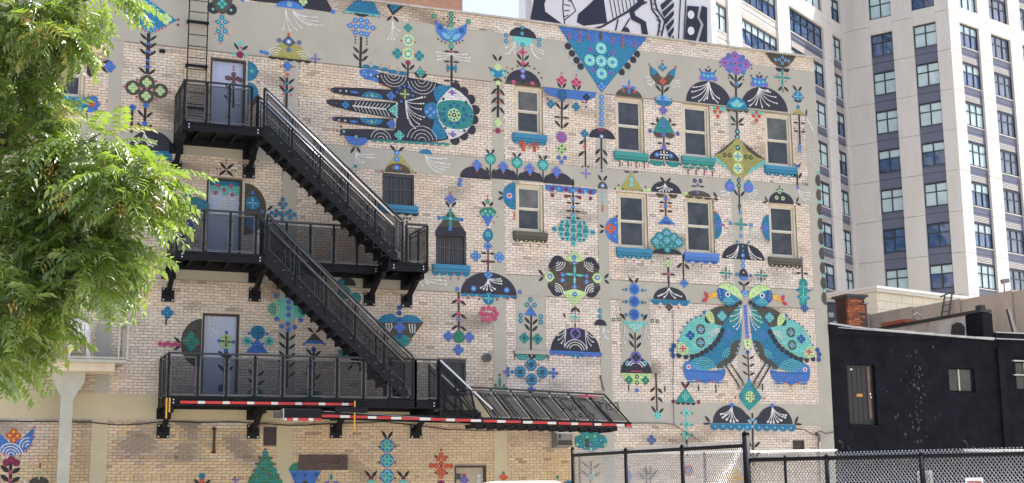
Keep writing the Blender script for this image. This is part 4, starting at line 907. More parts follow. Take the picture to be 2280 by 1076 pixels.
m.pg([(370, 652), (416, 720), (324, 716)], 'e').sc(326, 717, 416, 721, 4, 'n', 10).ds([(317, 714), (428, 717)], 9, 'm').lf(352, 624, 368, 652).lf(388, 626, 373, 652).d(370, 648, 9, 'm').q4(370, 690, 9, 'a', 'g')
for yy in (765, 815, 860): m.x4(376, yy, 24, 14, 'a').d(376, yy, 6, 'e').ds([(352, yy), (400, yy + 2)], 4, 'k')
m.ln(376, 885, 378, 960, 8).done()
m = H('painted_mushroom_cap')
m.stem(293, 78, 297, 212, 8, (150,), 26, 0, lw=9).sc(218, 266, 386, 274, 4, 't', 18).pg([(218, 260), (386, 266), (386, 276), (218, 268)], 't').hd(302, 262, 158, 56, 'n').fan(297, 208, [(250, 246), (262, 240), (275, 252), (325, 255), (335, 242), (352, 248)]).q4(292, 100, 8, 'L').d(294, 150, 8, 'p').ds([(212, 262), (392, 272)], 6, 'a').q4(298, 295, 8, 'o').ds([(256, 297), (340, 300)], 5, 'r').done()
m = H('painted_hanging_vine'); m.hd(290, 60, 140, 26, 'n').stem(360, 62, 363, 190, 7, (100,), 24, -.8).q4(365, 190, 9, 'b').q4(290, 20, 16, 'e', 'l').q4(325, 8, 14, 'e', 'l').q4(245, 8, 14, 'e', 'l').done()
m = H('painted_dome')
m.hd(628, 84, 206, 72, 'n').fan(606, 20, [(556, 70), (566, 78), (580, 74), (592, 76)]).fan(648, 22, [(665, 80), (682, 84), (695, 78), (706, 82)]).ds([(624, 25), (625, 45), (600, 5), (650, 8)], 6, 't').ds([(625, 66), (626, 90), (627, 112)], 10, 'b', 'l').hd(628, 160, 44, 36, 'n').hd(628, 160, 44, -18, 'b').ds([(598, 150), (660, 155)], 8, 'b').ds([(628, 142)], 4, 'L').lf(604, 182, 628, 200).lf(656, 184, 632, 200).ln(630, 195, 630, 225, 6).done()
for (x, y) in ((550, 145), (707, 155)):
    m = H('painted_star'); m.x4(x, y, 32, 11, 'e').ds([(x - 15, y - 14), (x + 15, y - 12), (x - 15, y + 14), (x + 15, y + 16)], 3.5, 'k').done()
m = H('painted_caterpillar')
m.stem(887, 78, 889, 172, 7, (145,), 22, 0, lw=9)
for yy in (190, 220, 250, 275): m.d(893, yy, 25 - abs(yy - 225) * .08, 'e')
m.x4(893, 205, 22, 6, 'a').x4(893, 250, 22, 6, 'a').q4(899, 300, 9, 'B', 'b').ds([(868, 220), (920, 222), (872, 250), (916, 255)], 7, 't').d(886, 77, 6, 'u').done()
m = H('painted_hanging_vine'); m.stem(239, 588, 245, 765, 7, (650, 690), 24, -.8).stem(243, 740, 246, 765, 7, (765,), 24).q4(248, 775, 9, 'a', 'e').done()
m = H('painted_spray'); m.q4(220, 885, 10, 's').d(220, 870, 8, 'B').done()
m = H('painted_sprig'); m.stem(215, 1000, 215, 1100, 8, (1040,), 30).done()
m = H('painted_dot'); m.d(118, 1045, 14, 'b').done()
m = H('painted_rosette'); m.ds([(385, 1020)], 24, 'R').d(385, 1020, 12, 'b').done()
m = H('painted_yellow_flower'); m.ds([(560, 1050), (590, 1030), (610, 1055), (580, 1070)], 20, 'Y').done()
m = H('painted_small_marks'); m.ln(279, 645, 280, 670, 6).ln(428, 640, 429, 668, 6).ln(505, 640, 507, 675, 6).ln(712, 635, 713, 665, 6).done()

# --- the pair of birds, drawn once and mirrored about the stem between them (sheet scale 3.586, origin 1560,600)
axis_lo = wall(1560 + 355 / 3.586, 600 + 350 / 3.586).x
def mirror_x(x, z): return (2 * axis_lo + .02 - x, z - .015)
for k, mir in enumerate((None, mirror_x)):
    m = Mural('painted_bird', 1560, 600, zs=3.586, mirror=mir)
    # body, tail and skirt
    m.pg([(385, 290), (500, 310), (560, 470), (620, 590), (720, 680), (830, 740), (840, 800), (700, 815), (620, 790), (560, 745), (480, 700), (430, 640), (410, 560), (395, 460)], 't', 1)
    m.pg([(548, 790), (600, 815), (700, 825), (835, 745), (875, 790), (870, 880), (840, 905), (800, 895), (770, 905), (715, 915), (660, 895), (610, 905), (565, 870)], 'b', 1).ar(730, 828, 105, 6, 'a', 18, 175, 6).ln(555, 825, 872, 832, 5, 'B').d(833, 800, 19, 'w', 'p', .6)
    m.ar(500, 710, 72, 4, 'a', 5, 95, 6).q4(495, 525, 19, 'b', 't')
    m.pg([(415, 570), (460, 570), (500, 620), (510, 700), (570, 730), (620, 780), (615, 805), (560, 790), (500, 745), (450, 680), (430, 630)], 'o', 1).ds([(427, 598), (440, 632), (458, 668), (490, 730), (527, 763), (562, 785), (600, 803)], 9, 'l')
    m.pg([(380, 295), (440, 315), (490, 370), (503, 450), (450, 445), (405, 385)], 'e', 1).fan(385, 310, [(455, 330), (475, 380), (483, 422), (462, 462), (438, 480)], tip=7, w=6, beads=1)
    # wing with scalloped edge
    for (x, y) in ((552, 500), (572, 540), (592, 575), (620, 610), (652, 640), (688, 665), (722, 688), (760, 705), (800, 718), (845, 722), (895, 715)): m.d(x, y, 22, 'n')
    m.pg([(555, 468), (640, 440), (690, 395), (760, 420), (825, 480), (870, 560), (905, 650), (905, 700), (850, 712), (760, 690), (680, 635), (600, 550)], 'a', 0)
    m.ds([(718, 503), (728, 605)], 41, 'o').q4(718, 503, 13, 'l', 'o').q4(728, 605, 13, 'l', 'o').q4(800, 555, 17, 'B').pg([(830, 640), (880, 598), (908, 660), (900, 705), (850, 710), (818, 690)], 'L', 1).x4(864, 660, 28, 18, 'p').ds([(838, 640), (885, 690), (845, 690), (880, 630)], 5, 'm')
    for j in range(6): m.curve([(575, 480 + j * 6), (620 + j * 4, 500 + j * 10), (665 + j * 2, 470 + j * 24)], 4, 'w')
    m.ds([(708, 398), (747, 412), (785, 434), (815, 458), (848, 492), (872, 538), (893, 605)], 8, 'B').ds([(945, 680), (930, 645), (940, 720)], 20, 'B')
    # shoulder
    m.d(680, 370, 17, 'b').d(655, 420, 32, 'n').pg([(390, 280), (450, 300), (530, 300), (610, 330), (660, 375), (630, 440), (555, 468), (505, 400), (440, 320)], 'o', 1).d(547, 385, 43, 't').q4(547, 385, 17, 'a', 'l').pg([(605, 420), (620, 360), (660, 350), (680, 385), (650, 440), (615, 458)], 'L', 1).ds([(638, 375), (630, 400), (655, 395)], 4, 'g')
    # neck scallops, head, beak, comb
    for (x, y) in ((395, 266), (428, 280), (462, 290), (500, 298)): m.d(x, y, 19, 'n')
    m.d(478, 210, 92, 't').pg([(375, 245), (385, 175), (430, 130), (490, 118), (545, 140), (560, 165), (500, 170), (440, 215)], 'L', 1).pg([(535, 160), (568, 180), (570, 235), (545, 275), (520, 260), (515, 200)], 'B', 1).d(488, 210, 22, 'w').d(488, 210, 12, 'k').ar(485, 292, 52, 4, 'a', 15, 165, 5).ds([(550, 190), (548, 212), (545, 235)], 6, 'l').ds([(420, 190), (440, 165), (470, 150)], 5, 'g')
    m.pg([(568, 205), (605, 205), (640, 232), (650, 265), (628, 262), (605, 245), (572, 240)], 'Y', 0).lf(640, 258, 665, 205, 30, 'R').lf(645, 258, 690, 285, 30, 'R').ds([(612, 225), (630, 245)], 6, 'r')
    # legs and claws
    m.ln(510, 760, 430, 890, 12).ln(548, 780, 470, 910, 12)
    for a in (-18, 0, 16): m.ln(430, 888, 420 + a, 935, 4).ln(470, 908, 455 + a, 960, 4)
    m.sc(572, 905, 860, 908, 3, 'b', 12).ds([(618, 915), (618, 940), (718, 925), (718, 950), (822, 918), (822, 945)], 6, 'g').ds([(663, 905), (770, 908)], 10, 'r').done()
m = Mural('painted_bird_stem', 1560, 600, zs=3.586)
m.stem(375, 670, 385, 880, 10, (715, 775, 845), 46, lw=16).done()
m = Mural('painted_wedge', 1560, 600, zs=3.586); m.pg([(315, 172), (390, 172), (352, 225)], 'b').d(352, 195, 20, 'l', 'b').done()
m = Mural('painted_bead_chain', 1560, 600, zs=3.586)
for j in range(10): m.d(355 + j * 2, 300 + j * 26, 17, 'u' if j % 2 else 'b')
m.pg([(335, 560), (410, 562), (385, 640), (358, 635)], 'L').ds([(372, 580), (373, 605)], 9, 'g').d(375, 662, 17, 'B').ds([(350, 635), (397, 638)], 7, 's')
m.done()
m = Mural('painted_diamond', 1560, 600, zs=3.586)
m.pg([(388, 880), (490, 1025), (440, 1080), (385, 1130), (340, 1075), (298, 1010)], 'e').ds([(385, 890), (392, 940)], 15, 'b').ds([(325, 1025), (465, 1028)], 14, 'b').d(393, 1018, 44, 'L').x4(393, 1018, 42, 10, 'o').ds([(372, 995), (415, 1000), (372, 1048), (415, 1050)], 8, 'm').ds([(278, 1022), (505, 1030)], 9, 'r').done()

# --- signature brushed on the lowest band (mostly behind the drop stair)
m = Mural('painted_signature', 1220, 870, zs=11.958)
def stroke(pts, w=26): m.curve(pts, w, 'k')
def bez(pts, n=3):
    for _ in range(n):
        q = [pts[0]]
        for i in range(len(pts) - 1):
            a, b = pts[i], pts[i + 1]
            q += [(a[0] * .75 + b[0] * .25, a[1] * .75 + b[1] * .25), (a[0] * .25 + b[0] * .75, a[1] * .25 + b[1] * .75)]
        pts = q + [pts[-1]]
    return pts
stroke(bez([(420, 400), (340, 410), (340, 480), (420, 470), (430, 540), (360, 560)]))
stroke(bez([(560, 400), (580, 520), (650, 510), (650, 400)])); stroke([(720, 400), (725, 520)]); stroke(bez([(790, 520), (800, 400), (860, 400), (870, 520)])); stroke(bez([(1000, 420), (920, 430), (930, 520), (1010, 510)])); stroke(bez([(930, 465), (1000, 460)]))
stroke([(1270, 310), (1290, 500)]); stroke(bez([(1265, 310), (1380, 290), (1350, 400), (1285, 410)])); stroke([(1300, 410), (1380, 500)])
stroke(bez([(1500, 350), (1390, 330), (1380, 430), (1460, 430), (1380, 440), (1390, 550), (1490, 530)]))
stroke([(1550, 340), (1560, 530)])
stroke(bez([(1710, 360), (1640, 320), (1590, 390), (1650, 420), (1720, 440), (1700, 520), (1620, 500)]))
stroke(bez([(1750, 370), (1800, 310), (1880, 360), (1820, 410), (1900, 450), (1860, 550), (1760, 530), (1770, 470), (1830, 480)]))
stroke(bez([(850, 610), (820, 660), (850, 710), (920, 690), (930, 620), (850, 610)])); stroke([(1000, 610), (1010, 720)]); stroke([(1060, 720), (1150, 600)]); stroke([(1070, 610), (1160, 720)]); stroke([(1210, 600), (1220, 730)])
m.q4(1575, 690, 52, 'u', 'B').ds([(1575, 690)], 40, 'b').done()
# ------------------------------------------------------------------ windows, doors and fittings of the painted building
stone = {k: mat('painted_sill_' + n, PAL[k], 0.6, var=.12, vscale=5) for k, n in (('t', 'blue'), ('e', 'teal'), ('o', 'olive'), ('b', 'cornflower'), ('n', 'navy'))}
blind = mat('faded_roller_blind', lin((120, 116, 108)), .8, var=.15)
for i, (key, (x0, x1, z0, z1, sp)) in enumerate(WIN.items()):
    fw = 0.075
    w = MB(); yf = 0.04
    w.box(x0, x0 + fw, yf, .16, z0, z1); w.box(x1 - fw, x1, yf, .16, z0, z1); w.box(x0 + fw, x1 - fw, yf, .16, z1 - fw * 1.2, z1); w.box(x0 + fw, x1 - fw, yf, .18, z0, z0 + fw * .7)
    w.box(x0 + fw, x0 + fw + .02, yf + .03, .15, z0 + fw * .7, z1 - fw * 1.2); w.box(x1 - fw - .02, x1 - fw, yf + .03, .15, z0 + fw * .7, z1 - fw * 1.2)
    win = w.build('window', wood_paint, building, bevel=.006)
    zm = z0 + (z1 - z0) * .5
    a, b = x0 + fw + .02, x1 - fw - .02
    s = MB()
    s.box(a, b, .075, .115, z1 - fw * 1.2 - .045, z1 - fw * 1.2); s.box(a, b, .07, .12, zm - .022, zm + .022)
    s.box(a, a + .035, .075, .115, zm + .022, z1 - fw * 1.2 - .045); s.box(b - .035, b, .075, .115, zm + .022, z1 - fw * 1.2 - .045)
    s.build('upper_sash', sash_paint, win)
    s = MB()
    s.box(a, b, .10, .14, zm - .05, zm - .0225); s.box(a, b, .10, .14, z0 + fw * .7, z0 + fw * .7 + .06); s.box(a, a + .035, .10, .14, z0 + fw * .7 + .06, zm - .05); s.box(b - .035, b, .10, .14, z0 + fw * .7 + .06, zm - .05)
    s.build('lower_sash', sash_paint, win)
    up = glass_grey if key in ('a1', 'a4', 'b1') else glass_dark
    for (gy, c0, c1, gm) in ((.09, zm, z1 - fw * 1.2, up), (.118, z0 + fw, zm - .01, glass_dark)):
        p = MB(); tl = rnd.uniform(-.012, .012)
        p.quad((a, gy + tl, c0), (b, gy - tl, c0), (b, gy - tl * .6, c1), (a, gy + tl * .4, c1)); p.build('pane', gm, win)
    if key in ('a1', 'a2', 'b4'):
        MB().box(a + .05, b - .05, .15, .16, z1 - .55, z1 - .1).build('blind', blind, win)
    s = MB(); s.box(x0 - .09, x1 + .09, -.085, .16, z0 - .135, z0 - .002); s.box(x0 - .09, x1 + .09, -.06, .02, z0 - .2, z0 - .1345)
    s.build('sill', stone[sp], win, bevel=.008)
    # scalloped painted valance below the sill
    m = Mural('painted_valance', 0, 0); n = 4
    for k in range(n):
        cx = x0 - .09 + (x1 - x0 + .18) * (k + .5) / n; rw = (x1 - x0 + .18) / n / 2
        if sp in 'tob': m.el(cx, z0 - .198, rw, rw * .75, sp, 180, 360, 12).el(cx, z0 - .25, .028, .028, {'t': 'a', 'o': 'L', 'b': 'B'}[sp])
        else: m.el(cx, z0 - .198, rw, rw * .5, sp, 180, 360, 12)
        m.el(cx + rw, z0 - .33, .02, .02, 'm'); m.el(cx + rw, z0 - .38, .018, .018, 'm')
    m.done()
# boarded windows: steel shutters in three leaves
shutter_mat = mat('charcoal_steel_shutter', lin((58, 58, 64)), .5, var=.2, vscale=5)
for key, (x0, x1, z0, z1) in SHUT.items():
    s = MB(); s.box(x0, x1, .03, .10, z1 - .09, z1).box(x0, x0 + .05, .03, .10, z0, z1 - .09).box(x1 - .05, x1, .03, .10, z0, z1 - .09)
    sh = s.build('shuttered_window', shutter_mat, building)
    n = 6; w = (x1 - x0 - .1) / n
    for k in range(n):
        xx = x0 + .05 + k * w
        MB().box(xx + .006, xx + w - .006, .06 + .006 * (k % 2), .09, z0, z1 - .09).box(xx + w * .45, xx + w * .55, .05, .07, z0 + .02, z1 - .11).build('shutter_slat', shutter_mat, sh)
    MB().box(x0 + .05, x1 - .05, .045, .06, (z0 + z1) / 2 - .02, (z0 + z1) / 2 + .02).build('locking_bar', shutter_mat, sh)
    if key != 's3':
        s = MB(); s.box(x0 - .10, x1 + .10, -.09, .1, z0 - .12, z0 - .001).box(x0 - .10, x1 + .10, -.065, .02, z0 - .2, z0 - .1195)
        s.build('sill', stone['t'], sh, bevel=.008)
# steel doors
door_mat = mat('blue_grey_door_paint', lin((190, 199, 226)), .42, var=.06, vscale=2)
dframe = mat('rusty_door_frame', lin((70, 56, 50)), .7, var=.35, vscale=6)
for key, (x0, x1, z0, z1) in DOORS.items():
    d = MB().box(x0 + .05, x1 - .05, .103, .15, z0 + .02, z1 - .05).build('door', door_mat, building)
    f = MB().box(x0, x0 + .048, .02, .2, z0, z1).box(x1 - .048, x1, .02, .2, z0, z1).box(x0 + .048, x1 - .048, .02, .2, z1 - .048, z1)
    f.build('door_frame', dframe, d)
    MB().box(x0 + .052, x0 + .085, .092, .102, z0 + .03, z1 - .06).build('astragal', mat('pale_door_edge', lin((205, 205, 205)), .4), d)
    MB().tube([(x1 - .13, .10, z0 + 1.0), (x1 - .13, .05, z0 + 1.0), (x1 - .24, .05, z0 + 1.0)], .012, 8).build('handle', bright_metal, d)
    MB().box(x0, x1, -.03, .2, z0 - .05, z0 - .001).build('threshold', bright_metal, d)
x0, x1, z0, z1 = LOWDOOR
d = MB().box(x0 + .05, x1 - .05, .09, .15, z0, z1 - .05).build('service_door', mat('tan_door_paint', lin((186, 172, 148)), .6, var=.1), building)
MB().box(x0, x0 + .048, .02, .2, z0, z1).box(x1 - .048, x1, .02, .2, z0, z1).box(x0 + .048, x1 - .048, .02, .2, z1 - .048, z1).build('door_frame', dframe, d)
MB().box(x0 + .08, x0 + .2, .08, .089, z1 - .35, z1 - .2).build('notice', mat('dark_notice', (.03, .03, .035), .5), d)
m = Mural('painted_door_flower', 880, 536, plane=.087); m.d(306, 1043, 11, 'r').q4(306, 1062, 10, 'u').fan(365, 1085, [(368, 1040), (378, 1042), (372, 1062), (385, 1060)], tip=6, w=5).done()
x0, x1, z0, z1 = HOLE_A
MB().box(x0, x1, .02, .06, z0, z1).build('dark_panel', mat('dark_brown_panel', lin((52, 40, 38)), .6, var=.2), building)
x0, x1, z0, z1 = HOLE_B
MB().box(x0, x1, .05, .08, z0, z1).build('dark_panel', MATS['dark_brown_panel'], building)
x0, x1, z0, z1 = PLATE
pl = MB().box(x0, x1, -.035, .0, z0, z1).build('rusted_plate', mat('rust_brown_plate', lin((84, 60, 52)), .6, var=.25, vscale=4), building, bevel=.004)
s = MB(); s.tube([(x0 + .42, -.04, z0 + .14), (x0 + .6, -.04, z0 + .17), (x0 + .8, -.04, z0 + .15), (x0 + .98, -.04, z0 + .11), (x0 + 1.02, -.04, z0 + .2), (x0 + 1.0, -.04, z0 + .26)], .025, 6); s.build('raised_scroll', mat('rust_brown_scroll', lin((112, 82, 68)), .6), pl)

# ------------------------------------------------------------------ fixtures hung on the facade
p = wall(1245, 980)
hood = thing('vent_hood', 'grey sheet metal vent hood below the raised drop stair', 'vent', (p.x, 0, p.z))
hm = mat('dull_sheet_metal', lin((150, 150, 150)), .45, metal=.3, var=.1)
q = MB(); q.prism([(p.x - .22, 0, p.z - .22), (p.x - .22, -.38, p.z - .16), (p.x - .22, -.38, p.z + .16), (p.x - .22, 0, p.z + .24)], (.44, 0, 0)); q.build('casing', hm, hood, fix=True)
MB().box(p.x - .2, p.x + .2, -.392, -.381, p.z - .15, p.z - .02).build('louvre', mat('dark_louvre', (.03, .03, .03), .6), hood)
MB().box(p.x - .17, p.x - .13, -.40, -.381, p.z + .02, p.z + .14).build('slot', MATS['dark_louvre'], hood)
p = wall(1083, 797)
v = thing('round_vent', 'round dark exhaust vent in the brick beside a beige pilaster', 'vent', (p.x, 0, p.z))
MB().tube([(p.x, .0, p.z), (p.x, -.10, p.z)], .12, 18).build('sleeve', mat('grey_pipe', (.12, .11, .10), .6, var=.2), v)
MB().tube([(p.x, -.101, p.z), (p.x, -.103, p.z)], .095, 18).build('opening', MATS['dark_louvre'], v)
p = wall(476, 982)
v = thing('wall_conduit', 'rusted iron bar standing off the tan brick under the lowest landing', 'bar', (p.x, 0, p.z))
MB().box(p.x - .03, p.x + .03, -.07, -.03, p.z - .28, p.z + .32).build('bar', dframe, v); MB().box(p.x - .05, p.x + .05, -.04, .0, p.z + .26, p.z + .32).box(p.x - .05, p.x + .05, -.04, .0, p.z - .3, p.z - .24).build('clip', dframe, v)
p = wall(361, 115)
jb = thing('junction_box', 'small black junction box on the brick beside the leafy diamond flower stem', 'box', (p.x, 0, p.z))
MB().box(p.x - .07, p.x + .07, -.06, 0, p.z - .04, p.z + .04).build('box', black_paint, jb, bevel=.004); MB().box(p.x - .05, p.x + .05, -.066, -.0605, p.z - .028, p.z + .028).build('lid', black_paint, jb)
p = wall(1298, 862)
tag(MB().tube([(p.x + .5, -.03, p.z + .32), (p.x + .56, -.03, p.z + .1), (p.x + .62, -.03, p.z - .1)], .014, 6).build('bent_rod', dframe), 'thin bent rusty rod on the brick above the raised drop stair', 'rod')
cable_mat = mat('black_cable', (.025, .022, .02), .6)
def cable(pts, label, r=.013):
    P_ = [wall(x, y) for x, y in pts]
    P2 = []
    for i in range(len(P_) - 1):
        for t in (0, .25, .5, .75):
            q = P_[i].lerp(P_[i + 1], t); q.y = -.03; q.z += rnd.uniform(-.006, .006); P2.append(q)
    q = P_[-1].copy(); q.y = -.03; P2.append(q)
    tag(MB().tube(P2, r, 5).build('utility_cable', cable_mat), label, 'cable')
cable([(-60, 938), (60, 939), (140, 939), (205, 941), (250, 946), (300, 946), (370, 939), (440, 942), (520, 940), (600, 945), (640, 948), (700, 946), (760, 943)], 'black cable sagging along the wall past the lower left pilaster')
cable([(760, 943), (860, 940), (940, 950), (1000, 957), (1080, 960), (1160, 957), (1240, 950)], 'thin black cable drooping below the raised drop stair')
cable([(1400, 943), (1470, 942), (1500, 946), (1530, 965), (1560, 985)], 'black cable bending down beside the teal cross chain', .01)
cable([(1770, 955), (1790, 957), (1810, 968), (1825, 960), (1838, 966), (1856, 962)], 'tangled black cable by the end pilaster', .012)
cable([(1497, 690), (1499, 780), (1497, 860), (1500, 945)], 'thin cable running down the brick beside the spotted mushroom', .008)
p = wall(1818, 968)
tag(MB().tube([(p.x, 0, p.z), (p.x, -.12, p.z), (p.x, -.13, p.z - .2)], .05, 10).tube([(p.x + .02, -.04, p.z - .2), (p.x + .02, -.04, .3)], .02, 6).build('standpipe', mat('grey_standpipe', (.1, .09, .09), .5)), 'small grey standpipe on brick beside the end pilaster', 'pipe')

# roof access ladder
lad = thing('roof_ladder', 'thin black steel ladder climbing the wall above the top landing to the roof', 'ladder', (4.97, 0, 10.3))
xa, xb = wall(417, 90).x, wall(459, 90).x
for xx in (xa, xb): MB().box(xx - .012, xx + .012, -.19, -.14, 10.24, 15.3).build('rail', black_paint, lad)
z = 10.45
while z < 15.2:
    MB().tube([(xa, -.165, z), (xb, -.165, z)], .011, 6).build('rung', black_paint, lad); z += .30
for py in (48, 146, 240):
    zz_ = wall(437, py, -.16).z; MB().box(xa - .04, xb + .04, -.14, -.11, zz_ - .035, zz_ + .035).box(xa - .03, xa + .01, -.11, .0, zz_ - .03, zz_ + .03).box(xb - .01, xb + .03, -.11, .0, zz_ - .03, zz_ + .03).build('stand_off', black_paint, lad)

# ------------------------------------------------------------------ fire escape
fe = thing('fire_escape', 'black steel fire escape with three landings, mesh railings and a raised drop stair', 'fire escape', (7.5, -.75, 3.4))
DO, DI = 1.50, 0.78                               # outer edge and lane divider, metres in front of the wall
red_t = mat('red_reflective_tape', lin((205, 48, 46)), .35); white_t = mat('white_reflective_tape', lin((230, 226, 220)), .35)
yellow = mat('yellow_strap', lin((222, 168, 52)), .6)
highlight = mat('highlight_steel', (.5, .5, .52), .3, metal=.6)  # pale steel that paints the sun's highlight into rails and edges

def railing(pts, zb, zt, bays, name='railing_panel', yn=Vector((0, -1, 0))):
    """level mesh railing from pts[0] to pts[1] (x,y)"""
    a = Vector((*pts[0], 0)); b = Vector((*pts[1], 0)); L = (b - a).length; d = (b - a) / L
    n = bays
    MB().beam(a + Vector((0, 0, zt)), b + Vector((0, 0, zt)), .055, .045).build('handrail', rail_metal, fe, bevel=.006)
    for k in range(n + 1):
        p = a + d * L * k / n
        pm = MB(); off = [0] if k in (0, n) else [0]
        pm.beam(p + Vector((0, 0, zb - .2)), p + Vector((0, 0, zt - .02)), .05, .05, up=d).build('post', black_paint, fe)
    for k in range(n):
        p = a + d * (L * k / n + .05); q = a + d * (L * (k + 1) / n - .05)
        f = MB(); z0, z1 = zb + .04, zt - .09
        for (u, v) in (((p, z0), (q, z0)), ((p, z1), (q, z1)), ((p, z0), (p, z1)), ((q, z0), (q, z1))):
            f.beam(u[0] + Vector((0, 0, u[1])), v[0] + Vector((0, 0, v[1])), .03, .03, up=yn)
        fo = f.build(name, satin_frame, fe)
        s = MB(); s.quad(p + Vector((0, 0, z0)), q + Vector((0, 0, z0)), q + Vector((0, 0, z1)), p + Vector((0, 0, z1))); s.build('mesh_infill', mesh_panel, fo)
        t = MB()
        for zz_ in (z0 + .15, z1 - .15):
            t.beam(p + Vector((0, 0, zz_)) - d * .06, p + Vector((0, 0, zz_)), .03, .03); t.beam(q + Vector((0, 0, zz_)), q + Vector((0, 0, zz_)) + d * .06, .03, .03)
        t.build('clip', rail_metal, fo)
def landing(x0, x1, y0, y1, zd):
    """grated deck with channel frame; y0 nearer the wall, y1 outer edge (negative)"""
    k = MB().box(x0, x1, y1, y0, zd - .03, zd).build('deck', black_paint, fe)
    MB().box(x0, x1, y1 - .012, y1 + .05, zd - .22, zd - .031).box(x0 - .012, x0 + .05, y1, y0, zd - .22, zd - .031).box(x1 - .05, x1 + .012, y1, y0, zd - .22, zd - .031).box(x0, x1, y0 - .05, y0, zd - .22, zd - .031).box(x0, x1, y1 - .05, y1 - .012, zd - .215, zd - .195).box(x0, x1, y1 - .05, y1 - .012, zd - .06, zd - .04).build('channel_frame', black_paint, k)
    j = MB(); x = x0 + .4
    while x < x1 - .2:
        j.box(x, x + .04, y1 + .05, y0 - .05, zd - .16, zd - .031); x += .45
    j.build('joist', black_paint, k)
    b = MB()
    for xx in (x0 + .12, x1 - .12):
        for zz_ in (zd - .09, zd - .16): b.tube([(xx, y1 - .051, zz_), (xx, y1 - .07, zz_)], .018, 6)
    b.build('bolt', highlight, k)
def bracket(x, zp, zd, out=1.05):
    b = MB().box(x - .15, x + .15, -.03, -.0, zp - .17, zp + .17).build('bracket', black_paint, fe)
    s = MB(); s.beam((x, -.02, zp + .02), (x, -out, zd - .22), .11, .11, up=(1, 0, 0)); s.build('strut', black_paint, b)
    MB().box(x - .17, x + .17, -.035, -.0, zd - .46, zd - .2).box(x - .05, x + .05, -out - .25, -.03, zd - .36, zd - .221).build('beam', black_paint, b)
    bt = MB()
    for dx in (-.11, .11):
        for dz in (-.13, .13): bt.tube([(x + dx, -.03, zp + dz), (x + dx, -.055, zp + dz)], .02, 6)
    bt.build('bolt', highlight, b)

Z3, Z2, Z1 = 10.24, 7.12, 3.74
landing(4.42, 6.30, -.02, -DO, Z3)
landing(4.36, 6.42, -.02, -DO, Z2); landing(6.43, 9.48, -.02, -DI, Z2); landing(9.49, 10.50, -.02, -DO, Z2)
landing(4.28, 10.78, -.02, -DO, Z1)
for (x, zp, zd) in ((4.47, 9.44, Z3), (6.28, 9.48, Z3), (4.40, 6.27, Z2), (6.50, 6.36, Z2), (9.44, 6.37, Z2), (10.44, 6.37, Z2), (4.40, 3.0, Z1), (6.54, 3.0, Z1), (8.61, 3.02, Z1), (10.70, 3.02, Z1)): bracket(x, zp, zd)
railing([(4.42, -DO), (6.02, -DO)], Z3, Z3 + 1.0, 3); railing([(4.42, -.05), (4.42, -DO)], Z3, Z3 + 1.0, 2, yn=Vector((-1, 0, 0))); railing([(6.30, -.05), (6.30, -DI)], Z3, Z3 + 1.0, 1, yn=Vector((1, 0, 0)))
railing([(4.36, -DO), (6.2, -DO)], Z2, Z2 + .99, 3); railing([(4.36, -.05), (4.36, -DO)], Z2, Z2 + .99, 2, yn=Vector((-1, 0, 0)))
railing([(6.5, -DI), (9.48, -DI)], Z2, Z2 + .97, 5); railing([(9.95, -DO), (10.50, -DO)], Z2, Z2 + .97, 1); railing([(10.50, -.05), (10.50, -DO)], Z2, Z2 + .97, 2, yn=Vector((1, 0, 0)))
railing([(4.28, -DO), (10.20, -DO)], Z1, Z1 + .98, 9); railing([(4.28, -.05), (4.28, -DO)], Z1, Z1 + .98, 2, yn=Vector((-1, 0, 0))); railing([(10.20, -DO), (10.78, -DO)], Z1, Z1 + .98, 1)

